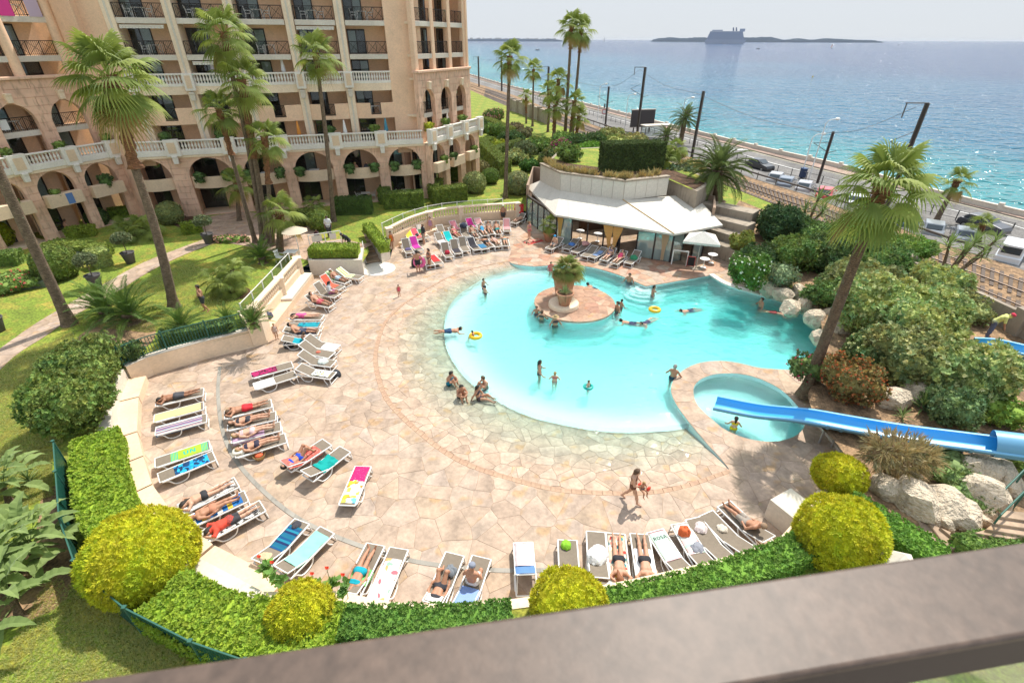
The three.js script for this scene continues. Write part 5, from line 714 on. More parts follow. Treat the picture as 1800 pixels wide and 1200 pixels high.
// feather leaves
function feather(el, len, droop, leaflets, leafLen, sd, wid = 0.03, vee = 0.5) {
  const s0 = seed; seed = sd; const v = [], pts = []; let p = V(0, 0, 0), e = el; const n = 14; for (let i = 0; i <= n; i++) { pts.push(p.clone()); p = p.clone().add(V(0, Math.sin(e), Math.cos(e)).multiplyScalar(len / n)); e -= droop / n * (0.4 + 1.2 * i / n); } const c = new THREE.CatmullRomCurve3(pts);
  const quad = (a, b, d, f) => v.push(...a.toArray(), ...b.toArray(), ...d.toArray(), ...a.toArray(), ...d.toArray(), ...f.toArray());
  for (let i = 0; i < n; i++) { const w = lerp(0.035, 0.008, i / n) * len / 2; quad(pts[i].clone().add(V(-w, 0, 0)), pts[i].clone().add(V(w, 0, 0)), pts[i + 1].clone().add(V(w * 0.9, 0, 0)), pts[i + 1].clone().add(V(-w * 0.9, 0, 0))); }
  for (let i = 0; i < leaflets; i++) { const u = lerp(0.12, 0.99, i / leaflets), q = c.getPointAt(u), t = c.getTangentAt(u), up = V(0, t.z, -t.y); const L = leafLen * Math.sin(Math.PI * lerp(0.2, 0.93, u)) * rr(0.85, 1.1); for (const s of [-1, 1]) { const d = V(s, 0, 0).addScaledVector(t, 0.75).addScaledVector(up, vee * rr(0.5, 1.2)).normalize(), m = q.clone().addScaledVector(d, L * 0.5), e2 = q.clone().addScaledVector(d, L).add(V(0, -L * 0.18, 0)); const w = t.clone().multiplyScalar(wid); v.push(...q.toArray(), ...m.clone().add(w).toArray(), ...e2.toArray(), ...q.toArray(), ...e2.toArray(), ...m.clone().sub(w).toArray()); } }
  seed = s0; return tri(v);
}
const dateEl = [1.35, 1.05, 0.75, 0.45, 0.1, -0.3]; const dateGeos = dateEl.map((e, i) => feather(e, 2.6, 1.35, 52, 0.42, 300 + i, 0.016)); const sagoEl = [1.3, 0.95, 0.6, 0.3]; const sagoGeos = sagoEl.map((e, i) => feather(e, 1.0, 0.9, 34, 0.17, 340 + i, 0.011, 0.7));
function spike(el, len, w, sd) { const v = []; const d = V(0, Math.sin(el), Math.cos(el)), a = V(-w, 0, 0), b = V(w, 0, 0), m = d.clone().multiplyScalar(len * 0.5), t = d.clone().multiplyScalar(len).add(V(0, -len * 0.16 * Math.cos(el), 0)); const f = V(0, -w * 0.8, 0); for (const s of [-1, 1]) v.push(0, 0, 0, s * w * 0.6, 0.01, 0, m.x + s * w, m.y, m.z, 0, 0, 0, m.x + s * w, m.y, m.z, m.x, m.y - w * 0.6, m.z, m.x + s * w, m.y, m.z, t.x, t.y, t.z, m.x, m.y - w * 0.6, m.z); return tri(v); }
const spikeEl = [1.3, 0.95, 0.6, 0.25, -0.2]; const spikeGeos = spikeEl.map((e) => spike(e, 0.7, 0.035));
// where a crown's pixel lies at the depth of the trunk's foot
function crownAt(foot, u, v) { const a = gp(u, v, EYE - 1), d = a.clone().sub(camera.position); if (Math.abs(600 - v) > 0) {} const x = (u - 900) / F, y = (600 - v) / F, cp = Math.cos(PITCH), sp = Math.sin(PITCH), c = Math.cos(ROLL), s = Math.sin(ROLL), X = c * x - s * y, Y = s * x + c * y, dz = -(cp + Y * sp), dy = Y * cp - sp, t = foot.z / dz; return V(X * t, EYE + dy * t, foot.z); }
function leafCrown(t, at, geos, els, n, sc, mats, pow = 1, dry = 0) { const golden = 2.39996; for (let i = 0; i < n; i++) { const u = (i + 0.5) / n, k = clamp(Math.floor(Math.pow(u, pow) * els.length), 0, els.length - 1); const g0 = geos[k], g = Array.isArray(g0) ? g0[i % 2] : g0; const m = shade(new THREE.Mesh(g, u > 1 - dry ? mats[2] : mats[i % 2])); m.name = 'leaf'; m.position.copy(at); m.position.y -= u * 0.25 * sc; m.rotation.y = i * golden + rr(-0.3, 0.3); m.rotation.x = rr(-0.08, 0.08); m.scale.setScalar(sc * rr(0.88, 1.1)); t.add(m); } }
function trunkGeo(a, b, r0, r1, bend = 0, rings = 26, seg = 12, bump = 0.03) { const c = new THREE.CatmullRomCurve3([a, a.clone().lerp(b, 0.33).add(V(bend * 0.6, 0, 0)), a.clone().lerp(b, 0.67).add(V(bend * 0.7, 0, 0)), b]); const pos = [], idx = [], uv = []; const L = a.distanceTo(b); for (let i = 0; i <= rings; i++) { const u = i / rings, p = c.getPoint(u), fl = 1 + 0.75 * Math.pow(1 - u, 22), r = lerp(r0, r1, u) * fl; for (let k = 0; k <= seg; k++) { const q = k / seg * 6.2832, rb = r * (1 + bump * (hash(i, k % seg, 5) - 0.5) * 2); pos.push(p.x + rb * Math.cos(q), p.y, p.z + rb * Math.sin(q)); uv.push(k / seg * 2, u * L); } } for (let i = 0; i < rings; i++) for (let k = 0; k < seg; k++) { const x = i * (seg + 1) + k, y = x + seg + 1; idx.push(x, y, x + 1, x + 1, y, y + 1); } const g = new THREE.BufferGeometry(); g.setAttribute('position', new THREE.Float32BufferAttribute(pos, 3)); g.setAttribute('uv', new THREE.Float32BufferAttribute(uv, 2)); g.setIndex(idx); g.computeVertexNormals(); g.userData.uvDone = true; return g; }
function fanPalm(label, fu, fv, h, cu, cv, sc, r, o = {}) {
  const foot = gp(fu, fv, h), cr = cu === null ? foot.clone().add(V(0, cv, 0)) : crownAt(foot, cu, cv), t = thing('fan_palm', label, 'palm tree', o.group || 'fan palms', foot), top = cr.clone().sub(foot), L = top.length(), z = 1 - (o.boots ?? 1.3) / L, mid = top.clone().multiplyScalar(z);
  part('trunk', trunkGeo(V(0, -0.1, 0), mid, r, r * 0.72, o.bend || 0, 30, 12, 0.05), o.trunk || M.greyTrunk, t);
  part('leaf_bases', trunkGeo(mid.clone().add(V(0, -0.05, 0)), top.clone().add(V(0, 0.1, 0)), r * 0.85, r * 1.25, 0, 20, 11, 0.4), o.bootMat || M.redTrunk, t);
  leafCrown(t, top, fanGeos, fanEl, Math.round((o.n || 32) * 0.72), sc, [M.fanLeaf, M.fanLeafB, M.fanLeafDry], 1.15, o.dry ?? 0.06); return t;
}
fanPalm('tall fan palm with shaggy crown standing on lawn before the hotel wing', 305, 541, LAWN, 192, 135, 1.12, 0.27, { n: 44, boots: 4.2, bend: 0.25, dry: 0.1 });
fanPalm('bare leaning palm trunk by the garden path without a visible crown', 122, 570, LAWN, -140, 10, 1.0, 0.27, { n: 16, boots: 1.2 });
fanPalm('tallest fan palm of the cluster by the hotel forecourt', 462, 427, LAWN, 393, 58, 0.95, 0.2, { n: 34, boots: 1.9, bend: 0.3 });
fanPalm('fan palm with thick fibrous trunk in the forecourt cluster', 472, 428, LAWN, 425, 142, 0.95, 0.23, { n: 32, boots: 5 });
fanPalm('fan palm with middling crown left in the forecourt cluster', 449, 427, LAWN, 384, 192, 0.8, 0.18, { n: 28, boots: 3 });
fanPalm('shorter fan palm with bright crown at the white terrace in the forecourt cluster', 479, 432, LAWN, 465, 242, 0.78, 0.2, { n: 28, boots: 3.2 });
fanPalm('low spreading fan palm with thick stem at the end of the forecourt cluster', 491, 442, LAWN, 492, 372, 0.85, 0.3, { n: 28, boots: 1.2 });
fanPalm('low dark fan palm by the hotel entrance pier', 420, 388, LAWN, 415, 322, 0.8, 0.22, { n: 24, boots: 1.2 });
fanPalm('slender fan palm with small crown before the main hotel front', 586, 389, LAWN, 555, 95, 0.92, 0.2, { n: 32, boots: 1.3, bend: 0.15 });
fanPalm('slender fan palm rising beside the end of the hotel', 888, 348, LAWN, 896, 100, 0.85, 0.2, { n: 30, boots: 1.4 });
fanPalm('fan palm at the railway beside two clipped mounds', 936, 222, LAWN, 938, 122, 1.05, 0.2, { n: 26, boots: 1.6 }); fanPalm('small red-stemmed fan palm at the railway', 925, 217, LAWN, 925, 168, 0.8, 0.2, { n: 20, boots: 3 });
fanPalm('tallest of the twin fan palms against the sea', 993, 242, LAWN, 1005, 45, 1.25, 0.28, { n: 30, boots: 3, group: 'twin palms' }); fanPalm('slightly shorter of the twin fan palms against the sea', 1006, 240, LAWN, 1022, 52, 1.2, 0.26, { n: 30, boots: 3, group: 'twin palms' });
for (const [a, b, c, d, s, l] of [[974, 240, 982, 140, 1.15, 'red-trunked fan palm just left of the twin palms'], [963, 232, 966, 158, 1.0, 'shorter fan palm behind the red-trunked palm'], [972, 245, 976, 186, 1.1, 'low bushy fan palm at foot of the twin palms'], [1000, 246, 1010, 178, 1.0, 'fan palm in front of the twin trunks by the railway'], [1012, 246, 1018, 205, 0.9, 'small fan palm right of the twin trunks']]) fanPalm(l, a, b, LAWN, c, d, s, 0.24, { n: 24, boots: 3.5 });
fanPalm('solitary fan palm with orange upper trunk at the small slide pool', 1415, 692, 0.3, 1552, 330, 0.98, 0.25, { n: 40, boots: 1.2, trunk: mat([0.3, 0.21, 0.14], 1, { map: T.bark, bumpMap: T.bark, bumpScale: 0.03 }), bootMat: M.redTrunk, dry: 0.04 });
fanPalm('small dark fan palm on the strip between car park and road', 1646, 388, -1.4, 1684, 318, 0.9, 0.28, { n: 20, boots: 0.8 }); fanPalm('tiny fan palm beside the parked dark car', 1722, 425, -1.0, 1728, 395, 0.7, 0.2, { n: 18, boots: 0.6 });
function datePalm(label, fu, fv, h, cu, cv, sc, n = 46) { const foot = gp(fu, fv, h), cr = crownAt(foot, cu, cv), t = thing('date_palm', label, 'palm tree', 'date palms', foot), top = cr.clone().sub(foot); part('trunk', trunkGeo(V(0, -0.1, 0), top, 0.34 * sc, 0.32 * sc, 0, 16, 12, 0.18), M.fanTrunk, t); leafCrown(t, top, dateGeos, dateEl, n, sc, [M.dateLeaf, lm([0.15, 0.2, 0.06], 0.25), M.dateLeaf], 0.8); }
datePalm('broad date palm with arching fronds over the bar roof', 1262, 352, 2.6, 1262, 298, 1.3, 64); datePalm('tall dark date palm on the roadside', 1196, 252, -1.2, 1205, 208, 1.25, 40); datePalm('low date palm beside the tall one on the roadside', 1170, 258, -1.2, 1172, 238, 1.0, 34);
function sago(label, p, sc, n = 26) { const t = thing('sago_palm', label, 'cycad', 'sago palms', p); part('stem', trunkGeo(V(0, 0, 0), V(0, 0.35 * sc, 0), 0.15 * sc, 0.17 * sc, 0, 6, 10, 0.25), M.fanTrunk, t); leafCrown(t, V(0, 0.36 * sc, 0), sagoGeos, sagoEl, n, sc, [M.sagoLeaf, lm([0.12, 0.19, 0.035], 0.25), M.sagoLeaf], 0.9); }
sago('large sago palm on gravel bed nearer the garden path', gp(190, 560, LAWN), 2.1, 34); sago('large sago palm on gravel bed beside the tall palm trunk', gp(232, 568, LAWN), 2.2, 36); sago('sago palm behind the green bar railing at its middle', gp(322, 585, LAWN), 1.5, 30); sago('smaller sago palm behind the railing near the corner planter', gp(402, 572, LAWN), 1.1, 26); sago('sago palm growing in the tall corner planter', gp(447, 575, 1.58), 1.25, 32); sago('sago palm in the bed by the forecourt palms', gp(462, 462, LAWN), 1.6, 30);
function spiky(name, label, p, stems, sc, m = M.spikeLeaf, n = 34) { const t = thing(name, label, 'plant', null, p); for (const [x, y, z, s] of stems) { if (y > 0.25) part('stem', trunkGeo(V(x * 0.2, 0, z * 0.2), V(x, y, z), 0.09 * sc, 0.07 * sc, 0, 6, 8, 0.1), M.fanTrunk, t); leafCrown(t, V(x, y, z), spikeGeos, spikeEl, n, sc * s, [m, lm([0.2, 0.26, 0.09], 0.25), m], 0.9); } }
spiky('yucca', 'tall yucca with bright head behind the shrubs by the tracks', gp(1418, 396, LAWN), [[0.3, 2.4, 0, 1.4], [-0.7, 1.5, 0.2, 1.2], [0.9, 1.3, 0.2, 1.2]], 1.3); spiky('cordyline', 'group of slim cordylines leaning over the concrete wall', gp(1655, 492, LAWN), [[-0.6, 2.6, 0, 1.3], [0.5, 2.2, 0.1, 1.2], [1.2, 2.7, -0.2, 1.3], [2.6, 2.7, -0.3, 1.1], [1.7, 2.0, 0.3, 1]], 1.15, lm([0.2, 0.27, 0.09], 0.25));
spiky('agave', 'pale spiky agave in the shade under the slide shrubs', gp(1620, 720, LAWN), [[0, 0.3, 0, 1.3]], 1.1, M.spikeLeaf, 30); spiky('agave', 'small spiky plant beside the pale agave under the shrubs', gp(1585, 735, LAWN), [[0, 0.2, 0, 0.9]], 0.9, M.spikeLeaf, 24); spiky('yucca', 'small spiky yucca on bare soil inside the green mesh fence', gp(52, 848, LAWN), [[0, 0.2, 0, 0.9]], 0.95, M.spikeLeaf, 26); spiky('agave', 'spiky agave growing in the front terracotta pot', gp(991, 540, 0.13).add(V(0, 1.1, 0.2)), [[0, 0.05, 0, 0.95]], 1.0, lm([0.17, 0.24, 0.1], 0.2), 46);
{ const p = gp(991, 540, 0.13); const t = thing('potted_palm', 'dwarf fan palm in the large pot on the island', 'palm', null, [p.x + 0.1, 1.66, p.z - 1.55]); part('stem', trunkGeo(V(0, -0.1, 0), V(0.1, 0.45, 0), 0.14, 0.13, 0, 6, 8, 0.2), M.fanTrunk, t); leafCrown(t, V(0.1, 0.45, 0), fanGeos, fanEl.slice(0, 5), 32, 0.6, [lm([0.2, 0.2, 0.05], 0.3), M.fanLeaf, M.fanLeafDry], 0.8, 0.1);
  const b = gp(965, 424), t2 = thing('potted_palm', 'small fan palm in terracotta pot at left corner of the bar', 'palm', null, [b.x, 0.74, b.z]); part('stem', trunkGeo(V(0, -0.05, 0), V(0, 0.9, 0), 0.09, 0.08, 0, 6, 8, 0.2), M.fanTrunk, t2); leafCrown(t2, V(0, 0.9, 0), fanGeos, fanEl, 18, 0.48, [M.fanLeaf, M.fanLeafB, M.fanLeafDry]); }
function dwarfPalm(label, p, stems, sc) { const t = thing('dwarf_fan_palm', label, 'palm', null, p); for (const [x, y, z] of stems) { part('stem', trunkGeo(V(x * 0.3, -0.05, z * 0.3), V(x, y, z), 0.16, 0.14, 0, 8, 9, 0.2), M.fanTrunk, t); leafCrown(t, V(x, y, z), fanGeos, fanEl, 20, sc, [M.fanLeaf, M.fanLeafB, M.fanLeafDry], 0.75); } }
dwarfPalm('clump of dwarf fan palms on dark soil in the lawn', gp(412, 514, LAWN), [[0.3, 1.6, 0], [-0.7, 1.1, 0.2], [0.1, 0.9, 0.5]], 0.55); dwarfPalm('dwarf fan palm clump among hedges on the lawn', gp(245, 418, LAWN), [[-0.7, 0.7, 0], [0.5, 0.9, 0], [0, 0.5, 0.5]], 0.75); dwarfPalm('small fan palm in shadow beside the hotel hedge', gp(553, 378, LAWN), [[0, 1.0, 0]], 0.6); dwarfPalm('bushy dwarf palm with yellow flower head beside the dark hedge', gp(1152, 292, 4.4), [[0, 1.3, 0], [0.8, 1.0, 0.3], [1.9, 1.6, -0.6]], 0.62);
// strelitzia with big paddle leaves by the mesh fence
{ function paddle(el, sd) { const s0 = seed; seed = sd; const v = [], N = 12; let p = V(0, 0, 0), e = el; const ax = []; for (let i = 0; i <= 22; i++) { ax.push([p.clone(), e]); p = p.clone().add(V(0, Math.sin(e), Math.cos(e)).multiplyScalar(0.105)); e -= i < 10 ? 0.03 : 0.115; } const W = (u) => 0.2 * Math.sin(Math.PI * Math.pow(clamp(u, 0, 1), 0.75)); const q = (a, b, c, d) => v.push(...a.toArray(), ...b.toArray(), ...c.toArray(), ...a.toArray(), ...c.toArray(), ...d.toArray()); for (let i = 0; i < 10; i++) q(ax[i][0].clone().add(V(-0.02, 0, 0)), ax[i][0].clone().add(V(0.02, 0, 0)), ax[i + 1][0].clone().add(V(0.02, 0, 0)), ax[i + 1][0].clone().add(V(-0.02, 0, 0))); for (let i = 10; i < 22; i++) for (const s of [-1, 1]) { const u0 = (i - 10) / 12, u1 = (i - 9) / 12 - (hash(i, s + 3, sd) < 0.6 ? 0.03 : 0), f = (k, u) => { const a = ax[k], up = V(0, Math.cos(a[1]), -Math.sin(a[1])); return a[0].clone().add(V(s * W(u), 0, 0)).addScaledVector(up, (0.25 + 0.5 * (hash(k, s + 5, sd) - 0.3)) * W(u)); }; q(ax[i][0], ax[i + 1][0], f(i + 1, u1), f(i, u0)); } seed = s0; return tri(v); }
  const pg = [1.45, 1.25, 1.0, 0.8, 0.55].map((e, i) => paddle(e, 400 + i));
  const st = (label, p, n, sc) => { const t = thing('giant_strelitzia', label, 'plant', null, p); for (const [x, z] of [[0, 0], [-0.5, 0.3], [0.4, -0.4], [0.3, 0.5]]) { part('stem', trunkGeo(V(x, -0.05, z), V(x * 1.2, 0.9, z * 1.2), 0.12, 0.08, 0, 6, 8, 0.2), M.fanTrunk, t); leafCrown(t, V(x * 1.2, 0.7, z * 1.2), pg, [1, 1, 1, 1, 1], n, sc, [M.bananaLeaf, lm([0.2, 0.27, 0.08], 0.35), M.bananaLeaf]); } };
  st('dense giant strelitzia with paddle leaves beside the mesh fence', gp(22, 1010, LAWN), 28, 0.78); st('smaller strelitzia with paddle leaves at the lawn edge inside the fence', gp(-20, 900, LAWN), 20, 0.75); st('low strelitzia clump with torn leaves over the lawn corner', gp(-10, 1110, LAWN), 10, 0.8); }
// hedges, topiary and shrubs
const YEL = [0.42, 0.43, 0.015], GRN = [0.22, 0.31, 0.025], DK = [0.075, 0.13, 0.035], OLV = [0.24, 0.27, 0.1], MID = [0.14, 0.21, 0.045], SIL = [0.3, 0.35, 0.12];
const topi = (label, u, v, h, rx, ry, rz, o = {}) => shrub('topiary_dome', label, 'topiary', gp(u, v, h), [[0, ry * 0.72, 0, rx, ry, rz]], { kind: 'tuft', size: 0.125, dens: 210, color: YEL, vary: 0.2, rough: 0.55, depth: 0.1, group: 'golden topiary domes', ...o });
topi('largest golden topiary dome beside the green mesh fence', 268, 1012, LAWN, 1.48, 1.3, 1.45); topi('golden topiary dome beside red canna flowers', 540, 1108, LAWN, 0.85, 0.95, 0.85); topi('golden topiary dome in front of the covered sunbed', 996, 1080, LAWN, 1.02, 0.85, 0.9); topi('big golden topiary dome at the end of the front hedge', 1462, 968, LAWN, 1.32, 1.15, 1.2); topi('small golden topiary ball beside the tamarisk', 1466, 852, LAWN - 0.1, 0.88, 0.72, 0.8);
hedge('thick bright green hedge along the bench wall', gps([[170, 770], [172, 830], [190, 900], [240, 960]], LAWN + 0.7).map((p) => p.setY(0)), 1.5, 0.95, LAWN, { color: GRN, dens: 190, size: 0.1 });
hedge('bright green hedge in front of the canna flowers', gps([[290, 1050], [350, 1085], [420, 1105], [500, 1118], [590, 1122]], LAWN + 0.6).map((p) => p.setY(0)), 1.55, 0.95, LAWN, { color: GRN, dens: 190, size: 0.1 });
hedge('trimmed green hedge between two golden domes', gps([[600, 1098], [700, 1100], [800, 1096], [900, 1086]], LAWN + 0.5).map((p) => p.setY(0)), 0.9, 0.75, LAWN, { color: [0.1, 0.2, 0.03], dens: 190, size: 0.09 });
hedge('trimmed green hedge behind the row of seven sunbeds', gps([[1070, 1066], [1180, 1043], [1280, 1013], [1380, 978], [1420, 955]], LAWN + 0.5).map((p) => p.setY(0)), 0.9, 0.75, LAWN, { color: [0.12, 0.23, 0.03], dens: 190, size: 0.09 });
hedge('green hedge running from golden dome towards the stone steps', gps([[1490, 885], [1545, 915], [1600, 950], [1660, 985]], LAWN + 0.6).map((p) => p.setY(0)), 1.1, 0.8, LAWN, { color: [0.12, 0.24, 0.03], dens: 180, size: 0.09 });
hedge('low leafy hedge edge beside the stone steps', gps([[1690, 962], [1750, 952], [1830, 940]], LAWN + 0.3).map((p) => p.setY(0)), 0.7, 0.5, LAWN, { color: [0.15, 0.24, 0.05], dens: 150 });
hedge('clipped hedge filling the long planter left of the stairs', [gp(553, 484).lerp(gp(554, 462), 0.42), gp(634, 483).lerp(gp(637, 461), 0.42)], 1.35, 0.75, 1.15, { color: [0.2, 0.27, 0.03], dens: 120 });
hedge('clipped hedge in the narrow planter right of the stairs', [gp(647, 402, 1.5), gp(676, 440, 1.5)].map((p) => p.setY(0)), 0.8, 0.7, 1.32, { color: [0.2, 0.27, 0.03], dens: 120 });
hedge('dark hedge behind the green bar railing', gps([[282, 596], [350, 584], [412, 573]], 1.3).map((p) => p.setY(0)), 0.8, 0.75, LAWN, { color: DK, dens: 100 });
const blob = (p, n, R, H, o) => { const l = [[0, H * 0.5, 0, R * 0.8, H * 0.52, R * 0.8]]; for (let i = 0; i < n; i++) { const a = i / n * 6.283 + rr(-0.4, 0.4), k = rr(0.4, 0.62); l.push([R * k * Math.cos(a), H * rr(0.35, 0.72), R * k * Math.sin(a), R * rr(0.38, 0.55), H * rr(0.28, 0.42), R * rr(0.38, 0.55)]); } return l; };
const bush = (label, p, n, R, H, o) => shrub('leafy_shrub', label, 'shrub', p, blob(p, n, R, H), { size: 0.15, dens: 62, color: MID, rough: 1.0, depth: 0.34, vary: 0.38, lump: 0.62, core: 0.7, ...o });
bush('round leafy tree-like shrub nearer the mesh fence', gp(150, 745, LAWN), 9, 1.55, 2.3, { color: [0.17, 0.235, 0.05], dens: 110, size: 0.13 }); bush('round leafy shrub behind the other by the green railing', gp(160, 668, LAWN), 9, 1.6, 2.0, { color: [0.16, 0.22, 0.05], dens: 100, size: 0.13 }); bush('small dark shrub at the corner of the green railing', gp(236, 632, LAWN), 4, 0.7, 1.1, { color: DK }); 
// right bank
const B = [['tall wild bush behind the lone palm crown', 1470, 455, 2.3, 1.9, MID, 0.16, 8], ['bushy green shrub beside the feathery bushes', 1545, 478, 2.0, 1.8, [0.12, 0.2, 0.05], 0.16, 8], ['deep green shrub filling the slope under the yucca', 1425, 430, 2.0, 1.7, [0.1, 0.17, 0.04], 0.16, 8], ['leafy shrub at the foot of the variegated mass', 1530, 640, 1.5, 1.5, [0.13, 0.19, 0.06], 0.14, 7], ['green shrub between boulders and lone palm', 1452, 535, 1.3, 1.5, [0.12, 0.2, 0.05], 0.14, 6], ['variegated shrub mass below the concrete wall', 1565, 590, 3.1, 2.9, SIL, 0.17, 11], ['large variegated shrub above the slide', 1655, 680, 2.3, 2.4, SIL, 0.17, 9], ['second large variegated shrub above the slide', 1590, 660, 2.1, 2.3, OLV, 0.17, 9], ['shrub with coppery red young leaves beside the lone palm', 1487, 700, 1.25, 1.9, [0.2, 0.16, 0.05], 0.11, 7], ['flowering shrub with pink roses at the palm trunk', 1418, 665, 1.0, 1.3, [0.1, 0.15, 0.04], 0.1, 6], ['rounded bush with white flower spikes by the terrace', 1308, 500, 1.35, 2.0, [0.1, 0.2, 0.03], 0.12, 7], ['wild green shrub above the boulders', 1390, 470, 1.9, 2.1, MID, 0.16, 8], ['dense dark shrub left of the lone palm trunk', 1440, 470, 1.9, 2.2, DK, 0.16, 8], ['sprawling olive shrub behind the lone palm', 1505, 520, 2.2, 2.0, OLV, 0.17, 9], ['bright feathery green bush along the tracks', 1590, 452, 1.8, 1.5, [0.17, 0.27, 0.05], 0.16, 7], ['bright feathery bush behind the yucca', 1500, 430, 2.4, 1.7, [0.18, 0.27, 0.05], 0.16, 7], ['dark glossy tree crown beside the concrete step beds', 1365, 420, 2.0, 2.6, [0.06, 0.11, 0.035], 0.16, 9], ['low dark shrub under the concrete step beds', 1330, 470, 1.5, 1.6, [0.06, 0.11, 0.03], 0.15, 6], ['glossy shrub drooping over the slide', 1660, 738, 1.1, 1.5, [0.12, 0.19, 0.07], 0.13, 6], ['bright green shrub where the slide is covered', 1735, 735, 1.2, 1.1, [0.17, 0.26, 0.04], 0.13, 6], ['low grey-green shrub among the boulders', 1665, 830, 0.9, 0.8, [0.16, 0.22, 0.08], 0.11, 5], ['low shrub among boulders below the covered slide', 1690, 872, 1.0, 0.8, [0.13, 0.2, 0.06], 0.11, 5], ['small shrub beside the green handrail', 1775, 815, 0.8, 0.8, MID, 0.11, 4], ['feathery blue-green shrub at the pool boulders', 1370, 500, 1.1, 1.3, [0.16, 0.22, 0.11], 0.11, 5], ['pale shrub at upper end of the shrub mass', 1640, 520, 1.6, 1.9, SIL, 0.16, 7], ['shrub behind the upper slide section', 1690, 560, 1.3, 1.4, OLV, 0.15, 6], ['yellow-green palmetto bush beside the canopy', 1300, 440, 0.9, 1.4, [0.22, 0.25, 0.05], 0.13, 5]];
for (const [l, u, v, R, H, c, s, n] of B) bush(l, gp(u, v, LAWN), n, R, H, { color: c, size: s * 1.15, dens: s > 0.14 ? 58 : 85, ...(l.includes('roses') ? { flower: [0.55, 0.03, 0.1], n: 0.07 } : l.includes('white flower') ? { flower: [0.7, 0.7, 0.6], n: 0.05 } : l.includes('coppery') ? { flower: [0.4, 0.13, 0.04], n: 0.3 } : l.includes('variegated') ? { flower: [0.5, 0.5, 0.25], n: 0.06 } : {}) });
// tamarisk with feathery crown
{ const p = gp(1555, 842, LAWN); const t = shrub('tamarisk_shrub', 'airy tamarisk with rusty feathery crown and bare stems before the slide', 'shrub', p, [[-0.2, 1.5, 0, 0.9, 0.55, 0.7], [0.6, 1.35, 0.1, 0.7, 0.5, 0.6], [-0.7, 1.2, 0, 0.5, 0.4, 0.5], [0.3, 0.8, 0.2, 0.6, 0.5, 0.5]], { kind: 'grass', size: 0.34, dens: 46, color: [0.3, 0.25, 0.12], rough: 0.6, depth: 0.45 }); const c = t.children.find((q) => q.name === 'inner_foliage'); t.remove(c); for (const [x, z] of [[-0.6, 0], [0.1, 0.1], [0.6, 0], [-0.2, -0.2]]) part('branch', tube([V(0, 0, 0), V(x * 0.3, 0.5, z), V(x, 1.3, z)], 0.035, 8, 6), M.fanTrunk, t); }
// boulders
{ const rocks = [[1352, 512, 0.9, 0.7], [1375, 522, 0.8, 0.6], [1400, 515, 0.7, 0.6], [1388, 545, 0.95, 0.6], [1415, 540, 0.8, 0.7], [1432, 565, 0.9, 0.7], [1455, 560, 0.7, 0.6], [1470, 590, 0.9, 0.8], [1440, 600, 0.7, 0.6], [1330, 500, 0.7, 0.5], [1620, 690, 1.3, 0.7], [1570, 705, 1.0, 0.6], [1655, 705, 0.9, 0.6], [1605, 885, 1.15, 0.75], [1660, 895, 1.0, 0.7], [1690, 908, 0.9, 0.55], [1560, 862, 0.8, 0.5], [1700, 830, 0.8, 0.7], [1735, 835, 1.1, 0.6], [1768, 845, 0.9, 0.6], [1720, 880, 0.9, 0.9], [1745, 798, 0.9, 0.6], [1590, 838, 0.7, 0.4], [1640, 800, 0.7, 0.4], [1750, 880, 0.5, 0.4], [1740, 905, 0.45, 0.3], [1720, 915, 0.4, 0.3], [1660, 920, 0.4, 0.3], [1635, 912, 0.4, 0.3], [1770, 790, 0.6, 0.5]];
  rocks.forEach(([u, v, r, h], i) => { const pts = []; for (let k = 0; k < 34; k++) { const a = rnd() * 6.283, e = Math.acos(rr(-1, 1)), q = rr(0.82, 1); pts.push(V(r * q * Math.sin(e) * Math.cos(a), h * q * Math.cos(e), r * 0.75 * q * Math.sin(e) * Math.sin(a))); } const g = new ConvexGeometry(pts); g.rotateY(rnd() * 3); const p = gp(u, v, u < 1480 ? 0.55 : LAWN + 0.1); solo('boulder', g, M.rock, i < 10 ? 'pale boulder in the rock edge along the pool' : i < 13 ? 'shaded boulder under the variegated shrubs' : r > 0.95 ? 'large pale boulder beside the stone steps' : r < 0.6 ? 'small pale stone at the edge of the steps' : 'middling pale boulder on the bank below the slide', 'boulder', i < 10 ? 'pool edge boulders' : i < 13 ? 'boulders under the shrubs' : r > 0.95 ? 'large step boulders' : r < 0.6 ? 'step edge stones' : 'bank boulders', [p.x, p.y + h * 0.25, p.z]); }); }
// garden before the hotel
const ball = (label, u, v, R, c = MID, o = {}) => shrub('clipped_ball', label, 'topiary', gp(u, v, LAWN), [[0, R * 0.85, 0, R * 1.05, R, R * 1.05]], { size: 0.13, dens: 90, color: c, rough: 0.5, depth: 0.1, ...o });
ball('large clipped green ball beside the green wooden deck', 108, 487, 1.25, [0.15, 0.2, 0.04]); ball('clipped ball with two-tone top by the entrance plaza', 303, 392, 1.0, OLV); ball('yellow-green clipped ball under the first planter box of the wing', 2, 432, 1.0, [0.25, 0.3, 0.02]); ball('clipped ball on the lawn at the end of hotel', 835, 338, 1.15, OLV); ball('dark clipped ball behind the lawn ball', 862, 322, 0.9, MID); ball('clipped ball under the end arches', 800, 318, 1.0, MID); ball('brownish clipped ball next to hotel corner arches', 846, 308, 0.9, [0.17, 0.16, 0.06]); ball('pale rounded bush near the slender palm base', 910, 340, 1.25, [0.27, 0.29, 0.13]); ball('small clipped dome in grass by the gate', 530, 396, 0.75, [0.18, 0.23, 0.05]); ball('flat clipped dome beside the slender palm base', 562, 402, 0.9, [0.18, 0.24, 0.05]); ball('small tree ball trimmed beside the arcade door', 175, 395, 0.8, DK);
